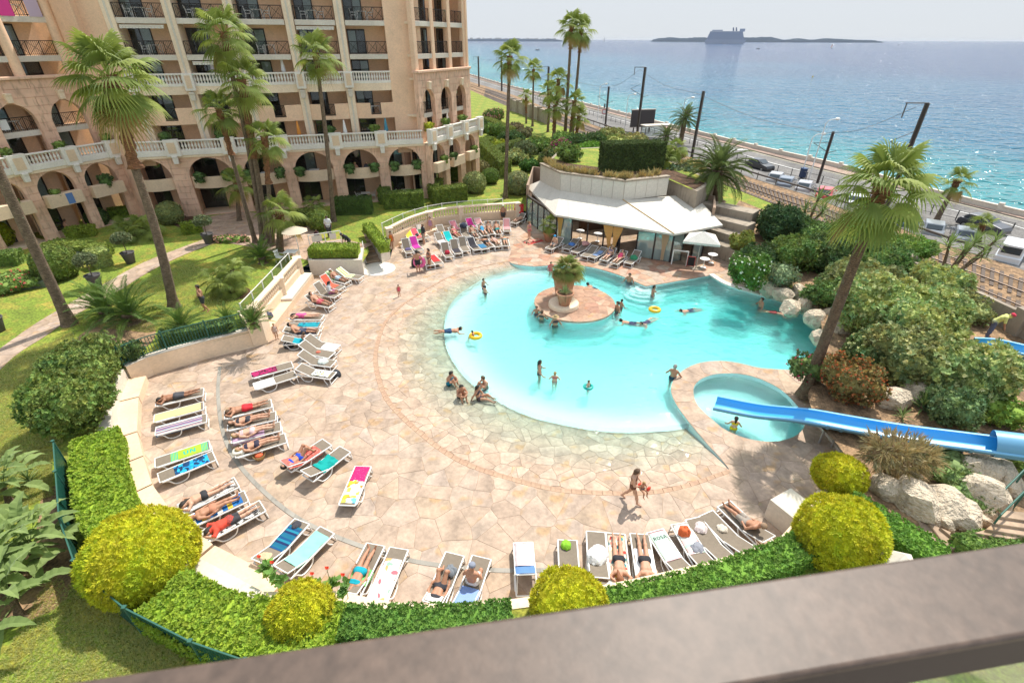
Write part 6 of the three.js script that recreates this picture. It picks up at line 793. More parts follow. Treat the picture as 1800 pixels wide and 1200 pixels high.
const hb = (label, a, b, w, h, c, o) => hedge(label, [gp(...a, LAWN), gp(...b, LAWN)].map((p) => p.setY(0)), w, h, LAWN, { color: c, dens: 80, size: 0.13, ...o });
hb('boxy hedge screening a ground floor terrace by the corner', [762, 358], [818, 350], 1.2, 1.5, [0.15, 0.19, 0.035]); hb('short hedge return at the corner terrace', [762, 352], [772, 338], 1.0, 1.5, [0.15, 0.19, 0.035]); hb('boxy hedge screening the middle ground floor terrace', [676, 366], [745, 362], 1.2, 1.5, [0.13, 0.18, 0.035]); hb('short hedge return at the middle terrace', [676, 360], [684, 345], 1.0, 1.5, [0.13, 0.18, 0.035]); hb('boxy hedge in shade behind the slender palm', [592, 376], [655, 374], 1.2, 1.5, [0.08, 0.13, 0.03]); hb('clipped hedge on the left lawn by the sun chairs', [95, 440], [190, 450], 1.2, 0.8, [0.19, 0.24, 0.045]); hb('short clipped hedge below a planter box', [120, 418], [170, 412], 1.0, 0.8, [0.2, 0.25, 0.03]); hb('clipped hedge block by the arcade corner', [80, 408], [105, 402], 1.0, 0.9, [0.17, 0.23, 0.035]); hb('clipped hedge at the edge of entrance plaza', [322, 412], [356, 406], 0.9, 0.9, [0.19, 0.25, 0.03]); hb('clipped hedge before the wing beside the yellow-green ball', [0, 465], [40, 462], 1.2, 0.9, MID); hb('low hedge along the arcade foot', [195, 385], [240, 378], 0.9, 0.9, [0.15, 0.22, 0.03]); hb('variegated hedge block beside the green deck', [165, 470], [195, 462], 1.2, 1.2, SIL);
shrub('rose_bed', 'flower bed of pink and orange roses between the wing and the garden path', 'flower bed', gp(30, 505, LAWN), blob(null, 6, 1.5, 0.9), { size: 0.14, dens: 50, color: MID, flower: [0.6, 0.16, 0.14], n: 0.12, rough: 0.9 });
shrub('rose_bed', 'strip of pale pink flowers beside the forecourt', 'flower bed', gp(405, 424, LAWN), [[0, 0.15, 0, 1.6, 0.3, 0.5]], { size: 0.14, dens: 70, color: MID, flower: [0.6, 0.35, 0.28], n: 0.4, rough: 0.9 });
// potted standard trees on the lawn
{ const pot = (label, u, v) => { const p = gp(u, v, LAWN), t = thing('potted_tree', label, 'potted tree', 'clipped trees in grey pots', p); part('pot', lathe([[0.001, 0], [0.28, 0], [0.42, 0.75], [0.46, 0.78], [0.46, 0.84], [0.4, 0.84], [0.38, 0.76], [0.001, 0.76]], 20), mat([0.075, 0.072, 0.075], 0.7), t); part('stem', rod(V(0, 0.74, 0), V(0.02, 1.6, 0), 0.03, 0.025, 6), M.greyTrunk, t); const list = []; for (let i = 0; i < 520; i++) { const u2 = rr(-0.6, 1), th = rnd() * 6.283, w = Math.sqrt(1 - u2 * u2), n = V(w * Math.cos(th), u2, w * Math.sin(th)), k = rr(0.7, 1); list.push([V(n.x * 0.62 * k, 1.85 + n.y * 0.42 * k, n.z * 0.62 * k), outN(n, 0.7), rr(0.1, 0.17)]); } instances(t, 'crown', SP.leaf, lm([0.15, 0.18, 0.085], 0.3), list, 0.25); };
  pot('small clipped tree in grey pot beside the two sago palms', 170, 503); pot('small clipped tree in grey pot between deck and path', 230, 462); pot('small clipped tree in grey pot where path meets the forecourt', 368, 428); pot('grey pot with small tree where the path leaves the lawn', -2, 582);
  solo('garden_deck', merge([rbox(2.6, 0.42, 2.2, 0, 0.21, 0, 0.02)]), mat([0.11, 0.15, 0.1], 0.9, { map: T.grime }), 'green timber platform between clipped balls', 'platform', null, gp(142, 448, LAWN), 0.4); solo('garden_deck', merge([rbox(2.4, 0.42, 2.0, 0, 0.21, 0, 0.02)]), mat([0.12, 0.16, 0.11], 0.9, { map: T.grime }), 'green timber platform beside the rose bed', 'platform', null, gp(62, 498, LAWN), 0.4); }
// planting behind the hotel end, along the tracks
const G2 = [['dense green shrub at the bend of the garden path', 872, 240, 2.0, 1.9, MID], ['dark rounded shrub below the railway parapet', 897, 252, 2.0, 1.7, DK], ['olive bush beside the layered pine', 906, 287, 1.7, 1.5, OLV], ['leafy bush between small palms and pine', 946, 264, 2.1, 1.7, MID], ['fresh green bush at the feet of the twin palms', 990, 258, 2.2, 1.8, [0.15, 0.24, 0.05]], ['dark bush behind the bougainvillea', 1016, 262, 2.0, 2.0, DK], ['yellowish scrub beside the railway mast', 1072, 243, 2.6, 1.4, [0.24, 0.25, 0.08]], ['pale scrub along the bank beyond the screen hedge', 1112, 252, 2.6, 1.3, [0.26, 0.25, 0.09]], ['low scrub beside the shelter', 1180, 278, 2.2, 1.2, [0.24, 0.25, 0.08]], ['green bush at the left end of the raised garden', 1000, 282, 1.3, 1.4, MID], ['oleander with pink blossom by the tracks', 868, 215, 2.2, 2.4, MID, { flower: [0.6, 0.3, 0.3], n: 0.14 }], ['two brown-green clipped mounds beside the railway parapet', 905, 232, 1.6, 1.4, [0.19, 0.16, 0.08]], ['grey-green clipped mound below the brown ones', 922, 240, 1.5, 1.3, [0.18, 0.17, 0.085]], ['dark shrub behind the end of hotel', 845, 232, 2.0, 1.8, DK], ['yellow-green bush by the garden path', 877, 262, 1.3, 1.2, [0.24, 0.28, 0.02]], ['umbrella-shaped clipped tree in the garden', 920, 275, 1.7, 1.9, [0.12, 0.15, 0.06]], ['leafy shrub under the small palms', 955, 268, 2.2, 1.6, [0.13, 0.2, 0.04]], ['bright green shrub beside the clipped screen', 1040, 278, 2.3, 2.0, [0.14, 0.27, 0.03]], ['dark shrub behind the bright green one', 1045, 255, 1.8, 1.8, DK], ['wild grass-green bank shrub by the poles', 1090, 255, 2.6, 1.1, [0.23, 0.26, 0.07]], ['low yellowish bank growth beyond the clipped screen', 1140, 268, 2.5, 1.0, [0.25, 0.26, 0.08]], ['layered pine with cloud-pruned pads in the garden', 930, 300, 1.4, 1.3, [0.07, 0.15, 0.03]], ['ivy mass covering the roof garden wall', 962, 300, 1.3, 2.6, [0.14, 0.17, 0.05]], ['magenta bougainvillea in a raised planter', 985, 268, 1.4, 1.6, MID, { flower: [0.4, 0.03, 0.2], n: 0.3 }], ['olive-green shrub right of the roof parapet', 1195, 322, 1.7, 1.7, [0.16, 0.2, 0.1]], ['dry bank growth between date palm and tracks', 1215, 300, 1.5, 1.0, [0.26, 0.23, 0.08]]];
for (const [l, u, v, R, H, c, o] of G2) bush(l, gp(u, v, l.includes('raised garden') ? 4.4 : u > 1190 ? 3 : u > 975 && u < 1060 && v < 270 ? 1.4 : LAWN), 6, R, H, { color: c, dens: 40, size: 0.22, ...(o || {}) });
const hg = (l, a, b, w, h, c, y = LAWN) => hedge(l, [gp(...a, y), gp(...b, y)].map((p) => p.setY(0)), w, h, y, { color: c, dens: 45, size: 0.18 });
hg('long clipped hedge wall running from the hotel corner', [846, 268], [888, 312], 1.4, 1.9, [0.15, 0.19, 0.04]); hg('low box hedge beside the garden steps', [868, 272], [915, 256], 1.0, 1.0, [0.15, 0.19, 0.05]); hg('square clipped hedge block beside hotel arches', [842, 262], [866, 258], 1.6, 1.4, [0.16, 0.21, 0.04]); hg('sunlit hedge strip along the railway', [850, 215], [900, 238], 1.4, 1.2, [0.19, 0.22, 0.05]);
hedge('tall dark clipped screen hedge above the roof garden', [gp(1056, 300, 4.4), gp(1160, 296, 4.4)].map((p) => p.setY(0)), 1.6, 2.5, 4.4, { color: [0.075, 0.11, 0.03], dens: 90, size: 0.14 });
// dry plants on the roof parapet
{ const line = new THREE.CatmullRomCurve3(gps([[962, 288], [986, 302], [1040, 310], [1097, 317], [1135, 314], [1166, 310]], 5.0)); const p0 = line.getPoint(0); const list = []; for (let i = 0; i < 60; i++) { const p = line.getPointAt(rnd()); for (let k = 0; k < 9; k++) list.push([V(p.x - p0.x + rr(-0.25, 0.25), 4.41 - 4.4 + rr(0.3, 0.5), p.z - p0.z - 0.45 + rr(-0.25, 0.25)), V(rr(-0.4, 0.4), 1, rr(-0.4, 0.4)).normalize(), rr(0.35, 0.75)]); } const t = thing('succulent_row', 'row of dry yellow succulents growing along the roof parapet', 'plants', null, [p0.x, 4.6, p0.z]); instances(t, 'leaves', SP.grass, lm([0.36, 0.29, 0.12], 0.2), list, 0.3); part('planting_soil', wallLine(line.getSpacedPoints(20).map((p) => V(p.x - p0.x, 0, p.z - p0.z - 0.45)), 0.36, 0.6, 0), M.soil, t); t.userData.kind = 'stuff'; }
// hanging plants on the hotel
{ const hp = (fr, s, y, o, R, label, c = DK) => shrub('balcony_plant', label, 'plant', fr.pt(s, y, o), [[0, 0.1, 0, R, R * 0.55, R * 0.6], [0, -0.25, 0.12, R * 0.75, R * 0.7, R * 0.4]].map((l) => [l[0], l[1] + R, ...l.slice(2)]), { color: c, dens: 60, size: 0.16, rough: 1, depth: 0.2, group: 'hanging balcony plants' });
  const l = 'dark bushy plant trailing over an arcade balcony parapet'; for (const s of [1.9, -0.4, 3.6, 6.3, 8.0, 12.5, 14.8, 16.7, 18.9]) hp(main, s, 4.0, 1.75, 0.5, l); const l2 = 'bushy plant on a panelled pedestal of the white terrace'; for (const [s, c] of [[-2.2, DK], [2.1, DK], [6.7, DK], [11.3, DK], [15.3, MID]]) hp(main, s, 7.3, 1.2, 0.5, l2, c); for (const s of [0.6, 4.1, 7.6]) hp(wing, s, 7.3, -0.3, 0.45, l2, MID); for (const s of [0.4, 3.4, 6.8]) hp(endf, s, 7.3, 0.7, 0.5, l2, s === 0.4 ? [0.28, 0.3, 0.02] : MID); for (const [s, c] of [[2.0, MID], [3.8, DK], [8.3, MID]]) hp(endf, s, 4.1, 1.2, 0.45, 'green plant in a planter box of the end arches', c); for (const s of [-0.6, 2.2, 6.1]) hp(wing, s, 4.1, 0.1, s === 6.1 ? 0.62 : 0.4, 'green plant in a planter box of the wing arcade', s === 6.1 ? DK : MID); }
// canna flowers by the front hedge
{ const cs = [[470, 1020], [492, 1030], [560, 1050], [585, 1040], [612, 1052]]; cs.forEach(([u, v], i) => { const t = thing('canna_lily', 'red canna lily with broad leaves by the front hedge', 'flower', 'canna lilies', gp(u, v, LAWN)); const L = []; for (let k = 0; k < 7; k++) L.push([V(rr(-0.15, 0.15), rr(0.2, 0.7), rr(-0.15, 0.15)), V(rr(-0.6, 0.6), 1, rr(-0.6, 0.6)).normalize(), rr(0.2, 0.3)]); instances(t, 'leaves', SP.broad, lm([0.14, 0.26, 0.05], 0.4), L, 0.2); part('flower_stem', rod(V(0, 0, 0), V(0.03, 1.15, 0), 0.012, 0.008, 5), M.spikeLeaf, t); const q = new THREE.Mesh(SP.flower, lm([0.6, 0.04, 0.015], 0.3)); q.name = 'flower'; q.position.set(0.03, 1.12, 0); q.scale.setScalar(0.1); shade(q); t.add(q); }); }
// lawn blades
{ const list = []; const add = (n, poly, h) => { for (let i = 0; i < n; i++) { const a = poly[0], b = poly[1], c = poly[2], d = poly[3], u = rnd(), v = rnd(); const p = a.clone().lerp(b, u).lerp(d.clone().lerp(c, u), v); list.push([p, V(rr(-0.3, 0.3), 1, rr(-0.3, 0.3)).normalize(), rr(0.05, 0.1)]); } };
  const q = (l) => l.map(([x, y]) => gp(x, y, LAWN + 0.002)); add(20000, q([[-40, 650], [130, 585], [110, 780], [-60, 820]])); add(10000, q([[90, 1010], [330, 1150], [300, 1230], [-40, 1230]])); add(18000, q([[110, 570], [330, 455], [440, 540], [260, 585]])); add(9000, q([[-60, 800], [90, 790], [95, 870], [-60, 930]]));
  const t = thing('lawn_grass', 'short green grass blades covering the lawn', 'grass'); t.userData.kind = 'stuff'; instances(t, 'blades', SP.grass, lm([0.44, 0.44, 0.17], 0.4), list.filter(([p]) => !inPoly(p.x, p.z, deckPoly) && distLine(p.x, p.z, xz(gps([[-50, 675], [15, 617], [70, 580], [122, 546], [190, 508], [259, 468], [318, 442], [375, 421]], LAWN))) > 0.62), 0.25); }
// ---------- sun loungers ----------
const HINGE = [0.0, 0.37, -0.2];
function loungerProto(ang, label, group) {
  const t = thing('sun_lounger', label, 'sun lounger', group); const a = ang * Math.PI / 180, ca = Math.cos(a), sa = Math.sin(a); const bk = (d, x, up = 0) => V(x, 0.37 + d * sa + up * ca, -0.2 - d * ca + up * sa);
  part('seat_sling', rbox(0.6, 0.018, 1.16, 0, 0.372, 0.37, 0.006), M.sling, t);
  { const g = rbox(0.6, 0.018, 0.78, 0, 0, -0.39, 0.006); g.rotateX(a); g.translate(0, 0.372, -0.2); part('backrest_sling', g, M.sling, t); }
  for (const s of [-1, 1]) { part('side_rail', rbox(0.05, 0.06, 1.9, s * 0.325, 0.345, 0.02, 0.02), M.whitePlastic, t); part('backrest_frame', rod(bk(0, s * 0.3), bk(0.8, s * 0.3), 0.022, 0.022, 6), M.whitePlastic, t);
    part('front_leg', merge([tube([V(s * 0.325, 0.34, 0.6), V(s * 0.335, 0.16, 0.66), V(s * 0.34, 0.0, 0.78)], 0.024, 8, 6), tube([V(s * 0.325, 0.34, 0.93), V(s * 0.335, 0.16, 0.95), V(s * 0.34, 0.0, 0.97)], 0.024, 8, 6)]), M.whitePlastic, t);
    part('rear_leg', tube([V(s * 0.325, 0.34, 0.0), V(s * 0.34, 0.1, -0.12), V(s * 0.345, 0.03, -0.3), V(s * 0.345, 0.06, -0.55), V(s * 0.33, 0.3, -0.74), V(s * 0.325, 0.34, -0.9)], 0.026, 16, 6), M.whitePlastic, t); }
  part('foot_bar', merge([rbox(0.68, 0.05, 0.05, 0, 0.35, 0.96, 0.02), rbox(0.66, 0.04, 0.04, 0, 0.06, 0.97, 0.015)]), M.whitePlastic, t); part('head_bar', merge([rod(bk(0.8, -0.3), bk(0.8, 0.3), 0.024, 0.024, 6), rbox(0.66, 0.04, 0.05, 0, 0.34, -0.92, 0.015)]), M.whitePlastic, t);
  if (ang > 5) part('back_prop', merge([-1, 1].map((s) => rod(bk(0.45, s * 0.27), V(s * 0.3, 0.33, -0.2 - 0.62), 0.014, 0.014, 5))), M.whitePlastic, t);
  return t;
}
const LP = {}; const lPlaced = {};
function lounger(head, foot, ang, label, group) { // photo pixels of the head and foot end, at sling height
  const h = gp(head[0], head[1], 0.36), f = gp(foot[0], foot[1], 0.36), d = f.clone().sub(h), c = h.clone().add(f).multiplyScalar(0.5).setY(0.017), ry = Math.atan2(d.x, d.z); let o;
  if (!LP[ang]) { o = LP[ang] = loungerProto(ang, label, group); o.position.copy(c); o.rotation.y = ry; } else { o = copy(LP[ang], c, ry, label); o.userData.group = group; if (!group) delete o.userData.group; }
  return { c, ry, ang, o };
}
// towel that follows seat and backrest; s runs from the head end (0) to the foot end (1.9)
const canvasTex = (w, h, draw) => { const c = document.createElement('canvas'); c.width = w; c.height = h; const x = c.getContext('2d'); draw(x, w, h); const t = new THREE.CanvasTexture(c); t.colorSpace = THREE.SRGBColorSpace; return t; };
function towel(L, s0, s1, look, label, o = {}) {
  const a = L.ang * Math.PI / 180, W = o.w || 0.66, off = o.x || 0, nx = 8, ns = 22, pos = [], uv = [], idx = [], sd = rr(0, 50), y0 = o.lift || 0.016;
  for (let j = 0; j <= ns; j++) for (let i = 0; i <= nx; i++) { const s = lerp(s0, s1, j / ns), u = i / nx * 2 - 1, x = off + u * W / 2, wr = 0.022 * (vn(x * 6 + sd, s * 5 + sd, 256, 3)) + (o.crumple || 0) * vn(x * 9 + sd, s * 9, 256, 4); const side = Math.max(0, Math.abs(x) - 0.305); let y, z; if (s < 0.8) { const d = 0.8 - s; y = 0.372 + d * Math.sin(a); z = -0.2 - d * Math.cos(a); } else { y = 0.372; z = -0.2 + (s - 0.8); } pos.push(clamp(x, -0.35, 0.35), y + y0 + wr - side * 1.9, z); uv.push(i / nx, j / ns); }
  for (let j = 0; j < ns; j++) for (let i = 0; i < nx; i++) { const k = j * (nx + 1) + i, q = k + nx + 1; idx.push(k, q, k + 1, k + 1, q, q + 1); }
  const g = new THREE.BufferGeometry(); g.setAttribute('position', new THREE.Float32BufferAttribute(pos, 3)); g.setAttribute('uv', new THREE.Float32BufferAttribute(uv, 2)); g.setIndex(idx); g.computeVertexNormals(); g.userData.uvDone = true;
  return solo('beach_towel', g, mat(look.isTexture ? [1, 1, 1] : look, 0.95, { side: THREE.DoubleSide, ...(look.isTexture ? { map: look } : {}) }), label, 'towel', null, L.c.clone(), L.ry);
}
function pile(p, r, h, c, label, name = 'crumpled_cloth', cat = 'cloth') { const g = new THREE.IcosahedronGeometry(1, 4), q = g.attributes.position, sd = rr(0, 90); for (let i = 0; i < q.count; i++) { const x = q.getX(i), y = q.getY(i), z = q.getZ(i), k = 0.75 + 0.5 * vn(x * 3 + sd, z * 3 + y * 2 + sd, 256, 6); q.setXYZ(i, x * r * k, Math.max(0, y * h * k + h * 0.35), z * r * k); } g.computeVertexNormals(); return solo(name, g, mat(c, 0.95), label, cat, null, p); }
const onL = (L, x, z, y = 0.385) => V(L.c.x + x * Math.cos(L.ry) + z * Math.sin(L.ry), y, L.c.z - x * Math.sin(L.ry) + z * Math.cos(L.ry));

// ---------- people ----------
function nets(field, lo, hi, h) { // surface nets
  const nx = Math.ceil((hi.x - lo.x) / h) + 1, ny = Math.ceil((hi.y - lo.y) / h) + 1, nz = Math.ceil((hi.z - lo.z) / h) + 1, val = new Float32Array(nx * ny * nz), id = new Int32Array(nx * ny * nz).fill(-1), pos = [], nor = [], idx = []; const at = (i, j, k) => (k * ny + j) * nx + i;
  for (let k = 0; k < nz; k++) for (let j = 0; j < ny; j++) for (let i = 0; i < nx; i++) val[at(i, j, k)] = field(lo.x + i * h, lo.y + j * h, lo.z + k * h);
  const E = [[0, 1], [0, 2], [0, 4], [1, 3], [1, 5], [2, 3], [2, 6], [3, 7], [4, 5], [4, 6], [5, 7], [6, 7]], c = new Array(8);
  for (let k = 0; k < nz - 1; k++) for (let j = 0; j < ny - 1; j++) for (let i = 0; i < nx - 1; i++) { let neg = 0; for (let q = 0; q < 8; q++) { c[q] = val[at(i + (q & 1), j + ((q >> 1) & 1), k + (q >> 2))]; if (c[q] < 0) neg++; } if (neg === 0 || neg === 8) continue; let x = 0, y = 0, z = 0, n = 0; for (const [a, b] of E) if ((c[a] < 0) !== (c[b] < 0)) { const t = c[a] / (c[a] - c[b]); x += (a & 1) + t * ((b & 1) - (a & 1)); y += ((a >> 1) & 1) + t * (((b >> 1) & 1) - ((a >> 1) & 1)); z += (a >> 2) + t * ((b >> 2) - (a >> 2)); n++; } const X = lo.x + (i + x / n) * h, Y = lo.y + (j + y / n) * h, Z = lo.z + (k + z / n) * h, e = h * 0.5; id[at(i, j, k)] = pos.length / 3; pos.push(X, Y, Z); const g = V(field(X + e, Y, Z) - field(X - e, Y, Z), field(X, Y + e, Z) - field(X, Y - e, Z), field(X, Y, Z + e) - field(X, Y, Z - e)).normalize(); nor.push(g.x, g.y, g.z); }
  const quad = (a, b, c2, d, f) => { if (a < 0 || b < 0 || c2 < 0 || d < 0) return; if (f) idx.push(a, b, c2, a, c2, d); else idx.push(a, c2, b, a, d, c2); };
  for (let k = 1; k < nz - 1; k++) for (let j = 1; j < ny - 1; j++) for (let i = 1; i < nx - 1; i++) { const v = val[at(i, j, k)] < 0; if (v !== (val[at(i + 1, j, k)] < 0)) quad(id[at(i, j - 1, k - 1)], id[at(i, j, k - 1)], id[at(i, j, k)], id[at(i, j - 1, k)], v); if (v !== (val[at(i, j + 1, k)] < 0)) quad(id[at(i - 1, j, k - 1)], id[at(i - 1, j, k)], id[at(i, j, k)], id[at(i, j, k - 1)], v); if (v !== (val[at(i, j, k + 1)] < 0)) quad(id[at(i - 1, j - 1, k)], id[at(i, j - 1, k)], id[at(i, j, k)], id[at(i - 1, j, k)], v); }
  const g = new THREE.BufferGeometry(); g.setAttribute('position', new THREE.Float32BufferAttribute(pos, 3)); g.setAttribute('normal', new THREE.Float32BufferAttribute(nor, 3)); g.setIndex(idx); return g;
}
const cone = (x, y, z, b) => { const dx = b[3] - b[0], dy = b[4] - b[1], dz = b[5] - b[2], L = dx * dx + dy * dy + dz * dz || 1e-9, t = clamp(((x - b[0]) * dx + (y - b[1]) * dy + (z - b[2]) * dz) / L, 0, 1), ex = x - b[0] - dx * t, ey = y - b[1] - dy * t, ez = z - b[2] - dz * t; return Math.sqrt(ex * ex + ey * ey + ez * ez) - lerp(b[6], b[7], t); };
const smin = (a, b, k) => { const h = Math.max(k - Math.abs(a - b), 0) / k; return Math.min(a, b) - h * h * k * 0.25; };
const bone = (a, b, r, s = r) => [...a, ...b, r, s];
const mixp = (a, b, t) => [lerp(a[0], b[0], t), lerp(a[1], b[1], t), lerp(a[2], b[2], t)];
// pose: joints in metres; face = direction of the nose, crown = up of the head
const STAND = { pel: [0, 0.95, 0], che: [0, 1.25, 0.0], nec: [0, 1.44, -0.01], hea: [0, 1.6, 0.02], face: [0, 0, 1], crown: [0, 1, 0], sL: [-0.18, 1.39, -0.01], sR: [0.18, 1.39, -0.01], eL: [-0.25, 1.1, -0.03], eR: [0.25, 1.1, -0.03], wL: [-0.26, 0.86, 0.05], wR: [0.26, 0.86, 0.05], hL: [-0.25, 0.78, 0.08], hR: [0.25, 0.78, 0.08], pL: [-0.09, 0.92, 0], pR: [0.09, 0.92, 0], kL: [-0.1, 0.49, 0.02], kR: [0.1, 0.49, 0.02], aL: [-0.1, 0.08, -0.02], aR: [0.1, 0.08, -0.02], tL: [-0.12, 0.035, 0.14], tR: [0.12, 0.035, 0.14] };
const mapPose = (P, f, fv) => { const o = {}; for (const k in P) o[k] = k === 'face' || k === 'crown' ? fv(P[k]) : f(P[k]); return o; };
const lay = (P, up, y, zoff) => mapPose(P, ([x, Y, z]) => [x * up, y + z * up, zoff - Y], ([x, Y, z]) => [x * up, z * up, -Y]); // up 1: on the back, -1: face down; head towards -z
const POSE = {
  stand: STAND,
  akimbo: { ...STAND, eL: [-0.36, 1.14, -0.05], wL: [-0.24, 0.96, 0.06], hL: [-0.17, 0.94, 0.1], eR: [0.3, 1.12, 0.02], wR: [0.38, 1.0, 0.2], hR: [0.4, 1.0, 0.28] },
  phone: { ...STAND, eR: [0.28, 1.14, 0.12], wR: [0.14, 1.4, 0.16], hR: [0.09, 1.5, 0.12], eL: [-0.2, 1.08, 0.08], wL: [0.0, 1.08, 0.18], hL: [0.08, 1.1, 0.2], kR: [0.14, 0.5, 0.1], aR: [0.2, 0.1, -0.08], tR: [0.24, 0.04, 0.06] },
  walk: { ...STAND, hea: [0, 1.58, 0.06], eL: [-0.26, 1.12, 0.06], wL: [-0.1, 1.04, 0.24], hL: [-0.02, 1.02, 0.27], eR: [0.26, 1.12, 0.06], wR: [0.1, 1.08, 0.25], hR: [0.02, 1.07, 0.28], kL: [-0.1, 0.52, 0.18], aL: [-0.1, 0.1, 0.26], tL: [-0.1, 0.04, 0.42], kR: [0.1, 0.5, -0.08], aR: [0.1, 0.12, -0.36], tR: [0.1, 0.03, -0.22] },
  bend: { ...STAND, che: [0, 1.2, 0.2], nec: [0, 1.32, 0.34], hea: [0, 1.42, 0.46], face: [0, -0.5, 0.85], crown: [0, 0.85, 0.5], sL: [-0.18, 1.3, 0.28], sR: [0.18, 1.3, 0.28], eL: [-0.22, 1.0, 0.34], eR: [0.22, 1.0, 0.34], wL: [-0.2, 0.76, 0.42], wR: [0.2, 0.76, 0.42], hL: [-0.2, 0.68, 0.45], hR: [0.2, 0.68, 0.45] },
  wade: { ...STAND, eL: [-0.34, 1.14, 0.05], wL: [-0.42, 0.98, 0.22], hL: [-0.42, 0.96, 0.3], eR: [0.34, 1.14, 0.05], wR: [0.42, 0.98, 0.2], hR: [0.44, 0.96, 0.28] },
  prone: lay({ ...STAND, hea: [0, 1.6, 0.0], face: [0.8, 0, 0.6], eL: [-0.34, 1.52, 0.04], wL: [-0.16, 1.66, 0.06], hL: [-0.08, 1.68, 0.06], eR: [0.34, 1.52, 0.04], wR: [0.16, 1.7, 0.06], hR: [0.08, 1.74, 0.06], tL: [-0.13, -0.06, -0.02], tR: [0.13, -0.06, -0.02] }, -1, 0.49, 0.78),
  supine: lay({ ...STAND, kL: [-0.1, 0.5, 0.06], tL: [-0.15, 0.02, 0.12], tR: [0.15, 0.02, 0.12], eL: [-0.28, 1.12, -0.04], wL: [-0.27, 0.88, 0.03], hL: [-0.24, 0.8, 0.05], eR: [0.28, 1.12, -0.04], wR: [0.27, 0.88, 0.03], hR: [0.24, 0.8, 0.05] }, 1, 0.5, 0.78),
  supineUp: lay({ ...STAND, eL: [-0.36, 1.55, 0.0], wL: [-0.16, 1.7, 0.02], hL: [-0.08, 1.7, 0.02], eR: [0.36, 1.55, 0], wR: [0.16, 1.7, 0.02], hR: [0.08, 1.72, 0.02], tL: [-0.15, 0.02, 0.12], tR: [0.15, 0.02, 0.12] }, 1, 0.5, 0.78),
  knees: lay({ ...STAND, kL: [-0.12, 0.62, 0.34], aL: [-0.1, 0.38, -0.02], tL: [-0.12, 0.24, -0.03], kR: [0.16, 0.6, 0.3], aR: [0.14, 0.36, -0.02], tR: [0.16, 0.22, -0.03], eR: [0.3, 1.14, 0.0], wR: [0.26, 0.92, 0.08], hR: [0.22, 0.86, 0.1] }, 1, 0.5, 0.62),
  recline: { pel: [0, 0.49, -0.06], che: [0, 0.66, -0.33], nec: [0, 0.79, -0.5], hea: [0, 0.91, -0.6], face: [0, 0.35, 0.94], crown: [0, 0.8, -0.6], sL: [-0.18, 0.76, -0.44], sR: [0.18, 0.76, -0.44], eL: [-0.3, 0.56, -0.26], eR: [0.3, 0.56, -0.26], wL: [-0.2, 0.56, -0.02], wR: [0.2, 0.56, -0.02], hL: [-0.12, 0.58, 0.04], hR: [0.12, 0.58, 0.04], pL: [-0.09, 0.48, -0.03], pR: [0.09, 0.48, -0.03], kL: [-0.11, 0.5, 0.4], kR: [0.12, 0.54, 0.39], aL: [-0.11, 0.44, 0.82], aR: [0.12, 0.44, 0.82], tL: [-0.14, 0.56, 0.93], tR: [0.15, 0.56, 0.93] },
  sit: { pel: [0, 0.5, 0.0], che: [0, 0.8, -0.02], nec: [0, 0.98, 0.02], hea: [0, 1.13, 0.07], face: [0, -0.2, 0.98], crown: [0, 0.98, 0.2], sL: [-0.18, 0.93, 0.0], sR: [0.18, 0.93, 0], eL: [-0.28, 0.68, 0.06], eR: [0.28, 0.68, 0.06], wL: [-0.2, 0.56, 0.26], wR: [0.2, 0.56, 0.26], hL: [-0.16, 0.56, 0.34], hR: [0.16, 0.56, 0.34], pL: [-0.1, 0.48, 0.02], pR: [0.1, 0.48, 0.02], kL: [-0.15, 0.5, 0.44], kR: [0.15, 0.5, 0.44], aL: [-0.15, 0.09, 0.46], aR: [0.15, 0.09, 0.46], tL: [-0.16, 0.04, 0.62], tR: [0.16, 0.04, 0.62] },
  squat: { pel: [0, 0.12, -0.05], che: [0, 0.42, 0.0], nec: [0, 0.6, 0.07], hea: [0, 0.74, 0.13], face: [0, -0.2, 0.98], crown: [0, 0.98, 0.2], sL: [-0.18, 0.55, 0.05], sR: [0.18, 0.55, 0.05], eL: [-0.26, 0.36, 0.2], eR: [0.26, 0.36, 0.2], wL: [-0.12, 0.36, 0.4], wR: [0.12, 0.36, 0.4], hL: [-0.05, 0.36, 0.44], hR: [0.05, 0.36, 0.44], pL: [-0.1, 0.12, 0], pR: [0.1, 0.12, 0], kL: [-0.13, 0.46, 0.3], kR: [0.13, 0.46, 0.3], aL: [-0.12, 0.08, 0.42], aR: [0.12, 0.08, 0.42], tL: [-0.13, 0.04, 0.58], tR: [0.13, 0.04, 0.58] },
  lounge: { pel: [0, 0.12, -0.05], che: [0, 0.4, -0.12], nec: [0, 0.58, -0.12], hea: [0, 0.73, -0.08], face: [0, -0.1, 1], crown: [0, 1, 0], sL: [-0.18, 0.53, -0.13], sR: [0.18, 0.53, -0.13], eL: [-0.26, 0.28, -0.28], eR: [0.28, 0.3, 0.0], wL: [-0.24, 0.06, -0.36], wR: [0.2, 0.14, 0.2], hL: [-0.24, 0.04, -0.3], hR: [0.18, 0.1, 0.28], pL: [-0.1, 0.12, 0], pR: [0.1, 0.12, 0], kL: [-0.12, 0.2, 0.42], kR: [0.14, 0.3, 0.36], aL: [-0.12, 0.08, 0.8], aR: [0.2, 0.08, 0.62], tL: [-0.12, 0.18, 0.9], tR: [0.24, 0.05, 0.78] },
};
